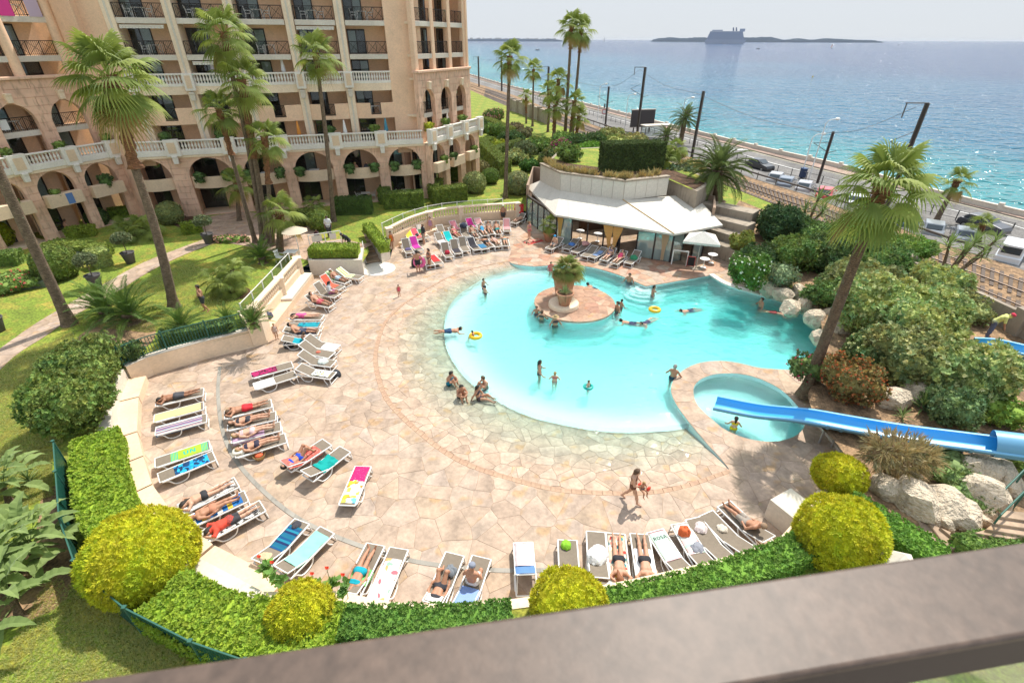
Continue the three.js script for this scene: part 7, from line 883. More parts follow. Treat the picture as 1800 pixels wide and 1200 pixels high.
POSE.swim = mapPose(lay({ ...STAND, hea: [0, 1.58, 0.08], eL: [-0.34, 1.5, 0.06], wL: [-0.32, 1.72, 0.08], hL: [-0.3, 1.8, 0.08], eR: [0.36, 1.4, 0.04], wR: [0.42, 1.62, 0.06], hR: [0.44, 1.7, 0.06], kL: [-0.16, 0.5, -0.06], aL: [-0.12, 0.1, 0.04], tL: [-0.13, -0.04, 0.02], tR: [0.13, -0.04, 0.02] }, -1, 0, 0.9), (p) => p, (p) => p); POSE.swim.face = [0, 0.15, -1]; POSE.swim.crown = [0, 1, 0.1]; POSE.swim.hea = [0, 0.1, -0.68];
const geoCache = {};
function bones(P) { const lat = (a, d) => { const s = [P.sR[0] - P.sL[0], P.sR[1] - P.sL[1], P.sR[2] - P.sL[2]], L = Math.hypot(...s); return a.map((v, i) => v + s[i] / L * d); }; const n = (k) => P.face.map((v, i) => P.hea[i] + v * k[0] + P.crown[i] * k[1]);
  const B = [bone(P.pL, P.pR, 0.105), bone(lat(P.pel, -0.045), lat(P.che, -0.06), 0.1, 0.112), bone(lat(P.pel, 0.045), lat(P.che, 0.06), 0.1, 0.112), bone(lat(P.sL, 0.05), lat(P.sR, -0.05), 0.075), bone(lat(P.che, -0.08), lat(mixp(P.che, P.nec, 0.6), -0.08), 0.1, 0.075), bone(lat(P.che, 0.08), lat(mixp(P.che, P.nec, 0.6), 0.08), 0.1, 0.075), bone(P.nec, mixp(P.nec, P.hea, 0.8), 0.056, 0.052), bone(mixp(P.nec, P.che, 0.3), P.nec, 0.075, 0.06)];
  for (const s of ['L', 'R']) B.push(bone(P['s' + s], P['e' + s], 0.057, 0.042), bone(P['e' + s], P['w' + s], 0.043, 0.03), bone(P['w' + s], P['h' + s], 0.03, 0.035), bone(P['p' + s], P['k' + s], 0.098, 0.06), bone(P['k' + s], mixp(P['k' + s], P['a' + s], 0.4), 0.056, 0.058), bone(mixp(P['k' + s], P['a' + s], 0.4), P['a' + s], 0.058, 0.036), bone(P['a' + s], P['t' + s], 0.042, 0.03));
  B.head = [bone(n([-0.02, 0.02]), n([0.01, 0.045]), 0.088, 0.092), bone(n([0.03, -0.05]), n([0.045, -0.075]), 0.06, 0.045), bone(n([0.09, -0.005]), n([0.112, -0.03]), 0.013, 0.017), bone(lat(n([-0.01, -0.01]), -0.092), lat(n([-0.01, 0.015]), -0.094), 0.016, 0.018), bone(lat(n([-0.01, -0.01]), 0.092), lat(n([-0.01, 0.015]), 0.094), 0.016, 0.018)]; return B; }
function fieldOf(P) { const B = bones(P), H = B.head; return (x, y, z) => { let d = 1e9; for (const b of B) d = smin(d, cone(x, y, z, b), 0.045); let h = 1e9; for (const b of H) h = smin(h, cone(x, y, z, b), 0.018); return smin(d, h, 0.02); }; }
const bounds = (P, m = 0.16) => { const lo = V(1e9, 1e9, 1e9), hi = V(-1e9, -1e9, -1e9); for (const k in P) if (k !== 'face' && k !== 'crown') { const v = V(...P[k]); lo.min(v); hi.max(v); } return [lo.addScalar(-m), hi.addScalar(m)]; };
function fingersOf(P) { const g = []; for (const s of ['L', 'R']) { const w = V(...P['w' + s]), h = V(...P['h' + s]), d = h.clone().sub(w).normalize(), side = d.clone().cross(Math.abs(d.y) > 0.8 ? V(0, 0, 1) : V(0, 1, 0)).normalize(), nn = side.clone().cross(d); for (let i = 0; i < 4; i++) { const a = h.clone().addScaledVector(side, (i - 1.5) * 0.019).addScaledVector(d, 0.015), L = [0.062, 0.072, 0.068, 0.052][i], m = a.clone().addScaledVector(d, L * 0.55), e = m.clone().addScaledVector(d, L * 0.4).addScaledVector(nn, 0.018); g.push(rod(a, m, 0.0095, 0.009, 5), rod(m, e, 0.009, 0.007, 5)); } const b = w.clone().lerp(h, 0.5).addScaledVector(side, 0.025), e = b.clone().addScaledVector(d, 0.045).addScaledVector(side, 0.028); g.push(rod(b, e, 0.012, 0.009, 5)); } return g; }
const bodyGeo = (pose) => geoCache[pose] ||= (() => { const P = POSE[pose], [lo, hi] = bounds(P), g = nets(fieldOf(P), lo, hi, 0.021); return merge([g, ...fingersOf(P)]); })();
const region = { trunks: (P) => [bone(P.pL, P.pR, 0.15), bone(P.pL, mixp(P.pL, P.kL, 0.52), 0.14, 0.13), bone(P.pR, mixp(P.pR, P.kR, 0.52), 0.14, 0.13)], briefs: (P) => [bone(P.pL, P.pR, 0.142)], bikini: (P) => [bone(P.pL, P.pR, 0.14), ...[mixp(P.che, P.nec, 0.3)].flatMap((q) => [-1, 1].map((k) => { const s = P.sR.map((v, i) => (v - P.sL[i]) * 0.2 * k + q[i]); return bone(s, q, 0.125, 0.125); }))], swimsuit: (P) => [bone(P.pL, P.pR, 0.12), bone(P.pel, P.che, 0.2, 0.17), bone(mixp(mixp(P.sL, P.sR, 0.25), P.che, 0.5), mixp(mixp(P.sR, P.sL, 0.25), P.che, 0.5), 0.12)], shirt: (P) => [bone(P.pel, mixp(P.che, P.nec, 0.75), 0.22, 0.2), bone(P.sL, mixp(P.sL, P.eL, 0.6), 0.12), bone(P.sR, mixp(P.sR, P.eR, 0.6), 0.12)], pants: (P) => [bone(P.pL, P.pR, 0.15), bone(P.pL, P.kL, 0.14, 0.1), bone(P.kL, P.aL, 0.1, 0.08), bone(P.pR, P.kR, 0.14, 0.1), bone(P.kR, P.aR, 0.1, 0.08)] };
const wearGeo = (pose, kind) => geoCache[pose + kind] ||= (() => { const P = POSE[pose], f = fieldOf(P), R = region[kind](P), [lo, hi] = bounds(P, 0.18), loose = kind === 'briefs' || kind === 'bikini' || kind === 'swimsuit' ? 0.012 : 0.02; const lo2 = V(1e9, 1e9, 1e9), hi2 = V(-1e9, -1e9, -1e9); for (const b of R) for (const o of [0, 3]) { lo2.min(V(b[o] - 0.24, b[o + 1] - 0.24, b[o + 2] - 0.24)); hi2.max(V(b[o] + 0.24, b[o + 1] + 0.24, b[o + 2] + 0.24)); } return nets((x, y, z) => { let r = 1e9; for (const b of R) r = Math.min(r, cone(x, y, z, b)); return Math.max(f(x, y, z) - loose, r); }, lo2.max(lo), hi2.min(hi), 0.019); })();
const hairGeo = (pose, long) => geoCache[pose + 'hair' + long] ||= (() => { const P = POSE[pose], H = V(...P.hea), f = V(...P.face).normalize(), c = V(...P.crown).normalize(), B = bones(P).head.slice(0, 2), tail = long ? [bone(H.clone().addScaledVector(f, -0.07).toArray(), H.clone().addScaledVector(f, -0.1).addScaledVector(c, -0.24).toArray(), 0.075, 0.045)] : []; const [lo, hi] = [H.clone().addScalar(-0.4), H.clone().addScalar(0.3)]; return nets((x, y, z) => { const d = V(x - H.x, y - H.y, z - H.z), k = d.dot(f) - 0.028 - 0.55 * d.dot(c); let h = 1e9; for (const b of B) h = smin(h, cone(x, y, z, b), 0.02); let r = Math.max(h - 0.022, k); for (const b of tail) r = smin(r, Math.max(cone(x, y, z, b), -1), 0.03); return r; }, lo, hi, 0.022); })();
const skinM = [[0.5, 0.27, 0.17], [0.44, 0.22, 0.13], [0.56, 0.33, 0.22], [0.34, 0.16, 0.09], [0.2, 0.1, 0.06]].map((c) => mat(c, 0.6)); const hairM = { d: mat([0.02, 0.014, 0.01], 0.7), b: mat([0.09, 0.05, 0.025], 0.7), y: mat([0.36, 0.24, 0.1], 0.7), g: mat([0.3, 0.28, 0.26], 0.8), r: mat([0.22, 0.08, 0.03], 0.7) }; const wearM = {};
// extra: {hat, bag, sc, long, group, wear2:[kind,color]}
function person(pose, p, ry, skin, wear, color, hair, label, o = {}) {
  const t = thing('person', label, 'person', o.group, p, ry); if (o.sc) t.scale.setScalar(o.sc);
  part('body', bodyGeo(pose), skinM[skin], t); const W = (k, c) => part({ trunks: 'swim_trunks', briefs: 'swim_briefs', bikini: 'bikini', swimsuit: 'swimsuit', shirt: 't_shirt', pants: 'trousers' }[k], wearGeo(pose, k), wearM[c.join()] ||= mat(c, 0.85), t);
  if (wear) W(wear, color); if (o.wear2) W(...o.wear2); if (hair) part('hair', hairGeo(pose, !!o.long), hairM[hair], t);
  if (o.hat) { const P = POSE[pose], h = V(...P.hea).addScaledVector(V(...P.crown).normalize(), 0.05), g = lathe(o.brim ? [[0.22, 0], [0.12, 0.02], [0.11, 0.1], [0.06, 0.13], [0.001, 0.135]] : [[0.115, 0], [0.11, 0.05], [0.08, 0.09], [0.001, 0.1]], 16); g.applyQuaternion(new THREE.Quaternion().setFromUnitVectors(V(0, 1, 0), V(...P.crown).normalize())); g.translate(h.x, h.y, h.z); part('hat', g, mat(o.hat, 0.9, { side: THREE.DoubleSide }), t); }
  return t;
}
const personOn = (L, pose, ...r) => { const o = person(pose, L.c.clone(), L.ry, ...r); return o; };
// ---------- who and what lies where ----------
const D2 = Math.PI / 180, SK = (u, v, h = 0) => gp(u, v, h).setY(h + 0.017);
const stripe = (cols, n, vert) => canvasTex(128, 256, (x, w, h) => { for (let i = 0; i < n; i++) { x.fillStyle = cols[i % cols.length]; if (vert) x.fillRect(i * w / n, 0, w / n + 1, h); else x.fillRect(0, i * h / n, w, h / n + 1); } });
const floral = (bg, cs, n, r) => canvasTex(128, 256, (x, w, h) => { const s0 = seed; seed = 77 + n + bg.length; x.fillStyle = bg; x.fillRect(0, 0, w, h); for (let i = 0; i < n; i++) { x.fillStyle = cs[i % cs.length]; x.beginPath(); x.ellipse(rnd() * w, rnd() * h, r * rr(0.4, 1), r * rr(0.4, 1.3), rnd() * 3, 0, 6.3); x.fill(); } seed = s0; });
{
  // left group, heads to the wall
  let L = lounger([276, 708], [357, 689], 0, 'flat lounger carrying a man in grey trunks near the bench wall'); personOn(L, 'prone', 3, 'trunks', [0.06, 0.06, 0.07], 'd', 'man in dark grey trunks lying face down on lounger by the bench wall');
  L = lounger([276, 735], [354, 714], 0, 'lounger under a plain pale yellow towel'); towel(L, 0.02, 1.85, [0.72, 0.6, 0.24], 'plain pale yellow towel covering a lounger');
  L = lounger([280, 757], [358, 736], 0, 'lounger under a striped towel'); towel(L, 0.02, 1.8, stripe(['#4a6f94', '#c9a2a2', '#37536f', '#d8c9bb', '#5b87a6', '#a8606c'], 12, true), 'blue and pink lengthwise striped towel covering a lounger', { w: 0.72 });
  L = lounger([281, 812], [362, 785], 0, 'lounger with a green lettered towel near the bench wall'); towel(L, 0.55, 1.9, canvasTex(128, 256, (x, w, h) => { x.fillStyle = '#9dbb35'; x.fillRect(0, 0, w, h); x.fillStyle = '#1fa59b'; for (let i = 0; i < 5; i++) { x.fillRect(0, i * 10, w, 5); x.fillRect(0, h - 48 + i * 10, w, 5); } x.save(); x.translate(w, 0); x.scale(-1, 1); x.translate(w / 2, h / 2); x.rotate(-Math.PI / 2); x.font = 'bold 62px sans-serif'; x.textAlign = 'center'; x.fillText('UN', 0, 22); x.restore(); }), 'lime green towel with teal letters UN and striped ends');
  L = lounger([286, 838], [371, 803], 0, 'lounger with a blue palm-print towel near the bench wall'); towel(L, 0.55, 1.75, floral('#1089c4', ['#0b2d4f', '#0d3c66', '#20a9dd'], 60, 22), 'bright blue towel with dark palm print');
  L = lounger([322, 893], [411, 850], 0, 'lounger with grey patterned towel and woman in black briefs'); towel(L, 0.0, 1.9, floral('#b9b5b0', ['#5b5653', '#e8e4de'], 90, 9), 'grey and white patterned towel under woman in black briefs'); personOn(L, 'prone', 2, 'briefs', [0.03, 0.03, 0.035], 'd', 'woman in black briefs lying face down near the largest topiary', { long: 1 });
  L = lounger([340, 915], [424, 876], 0, 'lounger with blue and yellow towel beside the largest topiary'); towel(L, 0.1, 1.8, stripe(['#1d66a8', '#2677bb', '#d9b845', '#1d66a8', '#e8e2d2'], 10), 'blue towel with yellow band beside the largest topiary'); personOn(L, 'supine', 1, 'briefs', [0.45, 0.2, 0.12], 'b', 'sunbather lying on the blue and yellow towel');
  L = lounger([366, 940], [456, 892], 0, 'lounger with zebra towel and woman in red top'); towel(L, 0.0, 1.8, floral('#d8d5d0', ['#2c2a2a', '#3a3838'], 110, 8), 'black and white zebra towel'); personOn(L, 'prone', 2, 'shirt', [0.65, 0.07, 0.04], 'd', 'woman in red top and dark shorts lying face down on zebra towel', { wear2: ['trunks', [0.04, 0.04, 0.045]], long: 1 });
  // four sunbathers beside the drain
  L = lounger([396, 730], [477, 709], 0, 'lounger carrying a man in red shorts'); personOn(L, 'prone', 1, 'trunks', [0.6, 0.02, 0.03], 'b', 'man in red shorts lying face down');
  L = lounger([402, 750], [484, 731], 0, 'lounger carrying a woman in black bikini next to man in red shorts'); personOn(L, 'supine', 0, 'bikini', [0.03, 0.03, 0.04], 'b', 'woman in black bikini lying on her back next to man in red shorts', { long: 1 });
  L = lounger([407, 772], [494, 749], 0, 'lounger with lilac towel'); towel(L, 0.05, 1.3, [0.45, 0.3, 0.42], 'lilac towel hanging over a lounger edge', { w: 0.76 }); personOn(L, 'supine', 2, 'bikini', [0.6, 0.42, 0.42], 'y', 'woman in pale pink bikini lying on lilac towel', { long: 1 });
  L = lounger([415, 797], [502, 770], 0, 'lounger with woman and straw basket beside it'); personOn(L, 'supine', 0, 'bikini', [0.03, 0.025, 0.05], 'y', 'woman in dark bikini lying beside a straw basket', { long: 1 }); pile(onL(L, 0, -0.85), 0.24, 0.12, [0.7, 0.66, 0.55], 'cream cloth bunched under the woman beside the basket');
  { const b = thing('straw_basket', 'round straw basket with orange cloth on the deck', 'basket', null, SK(457, 806)); part('basket', lathe([[0.001, 0.01], [0.17, 0], [0.26, 0.22], [0.24, 0.23], [0.15, 0.03], [0.001, 0.03]], 20), mat([0.42, 0.28, 0.12], 0.95), b); part('cloth', new THREE.IcosahedronGeometry(0.17, 2).scale(1, 0.5, 1).translate(0, 0.2, 0), mat([0.65, 0.13, 0.05], 0.9), b); }
  { const b = thing('flip_flops', 'pair of dark sandals lying on the deck', 'sandals', null, SK(488, 737)); for (const x of [-0.08, 0.08]) part('sandal', rbox(0.09, 0.03, 0.27, x, 0.015, x, 0.012), mat([0.05, 0.05, 0.055], 0.9), b); }
  // pair with the woman in blue
  L = lounger([506, 822], [571, 780], 20, 'lounger with coral towel and woman in blue bikini'); towel(L, 0.0, 1.5, floral('#c9665a', ['#b44b45', '#de9c8f'], 40, 9), 'coral patterned towel under woman in blue bikini', { w: 0.74 }); personOn(L, 'knees', 1, 'bikini', [0.02, 0.07, 0.5], 'd', 'woman in bright blue bikini with bent knees');
  L = lounger([542, 840], [604, 792], 20, 'lounger with crumpled teal towel'); towel(L, 0.55, 1.35, [0.0, 0.3, 0.27], 'crumpled teal towel with a pink tissue on it', { crumple: 0.08, w: 0.72 });
  L = lounger([608, 893], [640, 816], 0, 'single lounger covered by two bright towels'); towel(L, 0.1, 1.2, floral('#e8e6df', ['#e3c73a', '#e8d85a', '#6fb2d0', '#e0852f', '#f0e9c8'], 26, 26), 'white towel with yellow and pale blue print'); towel(L, 1.15, 1.92, floral('#cc1f66', ['#e88fb5', '#e66a9e'], 70, 3), 'pink towel with fine white dots');
  // front row
  L = lounger([466, 988], [523, 925], 20, 'lounger with dark blue towel beside the mint one'); towel(L, 0.7, 1.7, stripe(['#10647e', '#0d4a78', '#1b7d96', '#132a58', '#0e5f80'], 12), 'teal and navy striped towel'); pile(onL(L, 0, -0.75, 0.5), 0.24, 0.1, [0.58, 0.42, 0.26], 'sandy brown cloth on a lounger head'); pile(onL(L, 0.05, 0.75), 0.16, 0.07, [0.05, 0.05, 0.06], 'small dark bundle on foot of a lounger');
  L = lounger([508, 1000], [565, 942], 20, 'lounger with mint towel'); towel(L, 0.35, 1.75, [0.25, 0.58, 0.45], 'plain mint green towel', { crumple: 0.03 });
  L = lounger([618, 1042], [656, 966], 20, 'lounger with green towel and woman in turquoise'); towel(L, 0.45, 1.05, [0.16, 0.48, 0.14], 'green towel folded over a lounger head', { w: 0.78 }); personOn(L, 'supine', 1, 'bikini', [0.0, 0.32, 0.42], 'b', 'woman in turquoise bikini lying with legs stretched towards the pool');
  L = lounger([664, 1052], [698, 972], 0, 'lounger with white floral towel beside woman in turquoise'); towel(L, 0.05, 1.55, floral('#e6e0d6', ['#c76a74', '#d9a06a', '#e8c9c0', '#8fae9b'], 16, 18), 'white towel with red and pastel flowers');
  L = lounger([765, 1058], [795, 985], 20, 'lounger with woman in white cap'); personOn(L, 'knees', 1, 'bikini', [0.04, 0.04, 0.05], null, 'woman with white cap holding a phone on a lounger', { hat: [0.75, 0.72, 0.68] }); pile(onL(L, -0.1, 0.3, 0.4), 0.2, 0.14, [0.18, 0.2, 0.22], 'grey patterned cloth on the lap side of a lounger'); towel(L, 0.05, 0.35, [0.72, 0.7, 0.66], 'small white towel at the head of a lounger', { w: 0.5 });
  L = lounger([816, 1066], [843, 990], 20, 'lounger with blue cover and man in cap seated'); towel(L, 0.0, 0.85, [0.22, 0.33, 0.62], 'plain blue towel over a raised backrest', { w: 0.7 }); personOn(L, 'sit', 1, 'trunks', [0.6, 0.58, 0.55], null, 'man in grey cap and white trunks sitting on lounger with back turned', { hat: [0.22, 0.24, 0.3] });
  L = lounger([926, 1040], [920, 962], 55, 'lounger draped with pale pink and blue cloths'); towel(L, 1.05, 1.9, [0.62, 0.52, 0.52], 'pale pink cloth over the foot of a lounger', { crumple: 0.06, w: 0.74 }); towel(L, 0.62, 1.1, [0.12, 0.24, 0.46], 'dark blue cloth on a lounger seat', { crumple: 0.03 }); towel(L, 0.0, 0.6, [0.34, 0.38, 0.46], 'slate blue cloth over a raised backrest');
  L = lounger([1002, 1030], [998, 962], 0, 'lounger with lime green bag'); pile(onL(L, 0.05, 0.72), 0.17, 0.14, [0.22, 0.5, 0.03], 'lime green bag on foot of a lounger', 'beach_bag', 'bag');
  L = lounger([1052, 1012], [1048, 947], 20, 'lounger with person wrapped in white towel'); pile(onL(L, 0.02, -0.05), 0.34, 0.24, [0.78, 0.78, 0.77], 'heap of white towels on a lounger'); 
  L = lounger([1090, 1018], [1083, 948], 0, 'lounger with floral towel and red-haired woman'); towel(L, 0.0, 1.85, floral('#c9b9a4', ['#c0433c', '#3f8b8f', '#e0b64c', '#d98d7c', '#f0e8da'], 70, 13), 'multicoloured floral towel under red-haired woman'); personOn(L, 'prone', 0, 'briefs', [0.02, 0.02, 0.025], 'r', 'red-haired woman in black briefs lying face down on floral towel', { long: 1 });
  L = lounger([1137, 1018], [1126, 950], 0, 'lounger with white towel and woman with arms raised'); towel(L, 0.0, 1.35, [0.78, 0.78, 0.78], 'white towel under the woman with raised arms'); personOn(L, 'prone', 0, 'briefs', [0.02, 0.02, 0.025], 'y', 'blonde woman in black briefs lying face down on white towel');
  L = lounger([1199, 1008], [1158, 944], 20, 'lounger with mint towel lettered ROSA'); towel(L, 0.75, 1.9, canvasTex(256, 512, (x, w, h) => { x.fillStyle = '#b4cdbd'; x.fillRect(0, 0, w, h); x.fillStyle = '#1d1d1f'; x.save(); x.translate(w, 0); x.scale(-1, 1); x.font = 'bold 78px sans-serif'; x.textAlign = 'center'; x.fillText('ROSA', w / 2, 140); x.restore(); x.strokeStyle = '#c48a9a'; x.lineWidth = 12; x.strokeRect(4, 4, w - 8, h - 8); }), 'mint towel with handwritten word ROSA');
  L = lounger([1238, 996], [1200, 930], 20, 'lounger with pastel towel beside the ROSA towel'); towel(L, 0.7, 1.9, floral('#d5dcd4', ['#d4b3b3', '#a9c7b4', '#e8e3d8'], 26, 24), 'pale pastel towel with light print'); pile(onL(L, 0.05, 0.55), 0.2, 0.22, [0.62, 0.13, 0.04], 'orange beach bag standing on a lounger', 'beach_bag', 'bag'); pile(onL(L, -0.1, -0.1), 0.22, 0.1, [0.25, 0.26, 0.3], 'grey garment on a lounger seat');
  L = lounger([1268, 982], [1226, 922], 20, 'empty lounger beside the orange beach bag'); pile(onL(L, 0, 0.5), 0.22, 0.12, [0.62, 0.54, 0.52], 'pale patterned garment on foot of a lounger');
  L = lounger([1304, 968], [1250, 912], 20, 'empty lounger with pale hat before the last lounger'); pile(onL(L, 0, 0.2), 0.17, 0.1, [0.62, 0.55, 0.45], 'pale sun hat lying on a lounger');
  L = lounger([1340, 950], [1280, 893], 20, 'last lounger of the front row beside the white box'); personOn(L, 'recline', 1, 'trunks', [0.3, 0.26, 0.22], null, 'man in patterned trunks reclining on last lounger beside white box', { hat: [0.3, 0.2, 0.13] });
  // middle left
  L = lounger([444, 660], [513, 641], 0, 'lounger with pink and black towel'); towel(L, 0.0, 1.2, floral('#a3205c', ['#1c1418', '#2a1620'], 34, 13), 'magenta and black patterned towel', { w: 0.5 });
  L = lounger([450, 679], [517, 658], 0, 'lounger with white towel at its head by the retaining wall'); towel(L, 0.0, 0.95, [0.72, 0.7, 0.69], 'white towel on a flat lounger head');
  L = lounger([538, 603], [594, 612], 35, 'raised lounger with white towel on its foot'); towel(L, 1.1, 1.95, [0.78, 0.78, 0.77], 'white towel over the foot of a raised lounger');
  L = lounger([528, 614], [586, 625], 35, 'raised lounger holding a small orange item'); pile(onL(L, 0, 0.1), 0.12, 0.07, [0.6, 0.16, 0.1], 'small orange cloth on a raised lounger');
  L = lounger([526, 632], [588, 640], 35, 'raised lounger with pale grey clothes'); pile(onL(L, 0, 0.35), 0.26, 0.12, [0.5, 0.54, 0.5], 'pale grey clothes on a raised lounger');
  L = lounger([524, 652], [588, 661], 20, 'lounger with yellow printed towel'); towel(L, 0.85, 1.8, floral('#cfd0c4', ['#d8b431', '#3d4a5a', '#e8e6dc'], 22, 14), 'small printed towel with yellow spots', { crumple: 0.05, w: 0.5 });
  pile(SK(592, 662), 0.2, 0.28, [0.05, 0.055, 0.065], 'black backpack on deck at the end of a lounger', 'backpack', 'bag');
  // by the corner planter
  L = lounger([512, 558], [566, 558], 0, 'flat lounger beside the stone bench'); personOn(L, 'prone', 2, 'swimsuit', [0.62, 0.09, 0.25], 'd', 'woman in pink wrap lying across loungers by the stone bench', { long: 1 });
  L = lounger([508, 572], [563, 571], 0, 'lounger with turquoise dotted towel'); towel(L, 0.6, 1.85, floral('#0c8d9c', ['#122a44', '#0d5b74'], 26, 14), 'turquoise towel with dark dots');
  L = lounger([504, 586], [557, 584], 20, 'lounger shared by a man and a child'); towel(L, 0.6, 1.85, [0.06, 0.06, 0.08], 'black towel beside a reclining man'); personOn(L, 'recline', 1, 'trunks', [0.05, 0.06, 0.1], 'd', 'man in dark trunks reclining by the corner planter');
  L = lounger([506, 601], [552, 598], 20, 'lounger with teal towel beside the tall corner planter'); towel(L, 0.6, 1.85, [0.0, 0.3, 0.38], 'teal towel by the corner planter'); person('sit', onL(L, 0, 0.2, 0.0), L.ry + 1.2, 1, 'trunks', [0.05, 0.12, 0.2], 'b', 'child in dark shorts sitting beside the reclining man', { sc: 0.72 });
  pile(SK(508, 610), 0.25, 0.3, [0.04, 0.04, 0.045], 'black and white bags on deck by the corner planter', 'beach_bag', 'bag'); pile(gp(474, 558, 0.45).setY(0.445), 0.22, 0.3, [0.09, 0.1, 0.14], 'dark blue backpack on the stone bench', 'backpack', 'bag');
  person('stand', SK(487, 596), 0.9, 2, 'swimsuit', [0.6, 0.45, 0.38], 'y', 'small child in pale dress standing by the corner planter', { sc: 0.6 });
  L = lounger([538, 528], [586, 538], 35, 'raised lounger with man holding a magazine'); personOn(L, 'recline', 1, 'trunks', [0.5, 0.1, 0.12], 'd', 'man in red patterned trunks reading on a raised lounger');
  L = lounger([549, 511], [597, 521], 55, 'upright lounger next to the reading man'); person('sit', onL(L, 0.1, 0.25, 0.0), L.ry + 0.6, 1, 'shirt', [0.5, 0.52, 0.54], 'd', 'woman in grey top sitting on a lounger edge', { long: 1, wear2: ['trunks', [0.35, 0.12, 0.2]] });
  L = lounger([560, 496], [606, 508], 55, 'upright lounger with orange towel'); towel(L, 0.0, 1.5, [0.66, 0.11, 0.06], 'bright orange towel over an upright lounger');
  L = lounger([574, 486], [614, 497], 35, 'raised lounger with green towel and man below the long planter'); towel(L, 0.0, 1.0, stripe(['#c6d49a', '#5c9a49', '#dfe6c2'], 8, true), 'green striped towel behind a reclining man'); personOn(L, 'recline', 3, 'trunks', [0.35, 0.45, 0.52], 'd', 'man in pale blue trunks reclining below the long planter', { hat: [0.6, 0.6, 0.6] });
  L = lounger([594, 482], [635, 488], 35, 'raised lounger with lime towel nearest the shower basin'); towel(L, 0.0, 1.35, stripe(['#b9cf7a', '#e3ead0', '#8fb04a'], 9, true), 'lime and white striped towel nearest the shower basin');
  // packed rows at the back
  const v = (z) => [680 + z[0] * 230 / 1800, 360 + z[1] * 140 / 1096]; const plain = 'empty taupe lounger with raised backrest in the packed back rows', pg = 'empty loungers in the back rows';
  const R = [ // head and foot in the zoomed strip, backrest, towel, person
    [[225, 530], [340, 690], 55], [[330, 510], [470, 640], 55, [0.5, 0.03, 0.3], 'magenta towel on an upright lounger at the end of the front row'], [[270, 410], [390, 510], 35, stripe(['#5aa2c4', '#e6cf4a', '#e3c93e'], 3), 'blue and yellow towel in the back rows'], [[350, 390], [480, 480], 35, [0.68, 0.1, 0.13], 'coral red towel in the back rows'], [[430, 350], [560, 470], 55, stripe(['#e3b79a', '#c9683a', '#4f8f5c', '#d9d0c0'], 4), 'orange and green towel on upright lounger in the back rows'], [[700, 330], [830, 450], 35], [[680, 440], [810, 560], 35, [0.72, 0.72, 0.73], 'white towel on an empty lounger in the back rows', null, 0.9], [[800, 420], [930, 540], 35, [0.0, 0.42, 0.42], 'plain teal towel in the back rows'], [[760, 580], [890, 750], 55], [[890, 540], [1010, 700], 55, [0.04, 0.035, 0.045], 'black towel on lounger in the front row of the back group', null, 0.85], [[1000, 500], [1120, 670], 55], [[1120, 500], [1270, 640], 35, [0.03, 0.028, 0.035], 'large black towel on lounger in the front row of the back group'], [[1230, 500], [1370, 620], 0, [0.03, 0.16, 0.3], 'navy towel on flat lounger in the front row of the back group', null, 0.8], [[1310, 480], [1440, 590], 0], [[1440, 470], [1550, 580], 0], [[1610, 450], [1640, 580], 0], [[1040, 340], [1100, 440], 55], [[880, 380], [1010, 460], 35], [[1130, 350], [1250, 470], 35], [[1270, 320], [1370, 440], 35], [[1370, 290], [1450, 430], 55], [[1480, 290], [1560, 430], 55], [[1120, 250], [1210, 330], 35, [0.6, 0.03, 0.25], 'bright pink towel at the foot of the balustrade'], [[1240, 250], [1330, 330], 35, stripe(['#d9c6c0', '#c04a5c'], 12, true), 'red and white striped towel at the foot of the balustrade'], [[1640, 260], [1660, 380], 55, [0.65, 0.3, 0.3], 'pink towel on the lounger nearest the bar'], [[900, 290], [1000, 360], 35, [0.62, 0.22, 0.25], 'rose towel in the back rows'], [[520, 720], [600, 830], 0], [[610, 700], [720, 810], 0, [0.66, 0.03, 0.03], 'bright red towel draped on lounger beside the standing woman']];
  const rows = R.map(([h, f, a, tw, lab, , z]) => { const l = lounger(v(h), v(f), a, tw ? lab.replace('towel', 'towelled lounger') : plain, tw ? undefined : pg); if (tw) towel(l, z ? z : 0.05, z ? 1.7 : 1.5, tw, lab); return l; });
  const wr = (i, ...r) => personOn(rows[i], ...r); wr(13, 'prone', 1, 'trunks', [0.03, 0.03, 0.035], 'd', 'man in black trunks lying on his front on the front row of the back group'); wr(14, 'supine', 2, 'bikini', [0.5, 0.3, 0.3], 'b', 'woman in pale bikini in the front row of the back group'); wr(15, 'prone', 0, 'briefs', [0.1, 0.2, 0.2], 'y', 'sunbather propped face down at the end of the front row'); wr(17, 'recline', 1, 'bikini', [0.5, 0.06, 0.12], 'd', 'woman in red bikini reclining in the middle of the back rows'); wr(18, 'recline', 3, 'trunks', [0.3, 0.26, 0.2], 'd', 'man with tanned skin reclining among the back rows'); wr(19, 'recline', 2, 'swimsuit', [0.05, 0.3, 0.5], 'd', 'woman in blue swimsuit reclining in the back rows', { long: 1 }); wr(20, 'recline', 1, 'bikini', [0.2, 0.15, 0.12], 'r', 'auburn-haired woman on an upright lounger in the back rows', { long: 1 }); wr(21, 'recline', 1, 'trunks', [0.0, 0.2, 0.2], 'd', 'person in green trunks on upright lounger near the bar end');
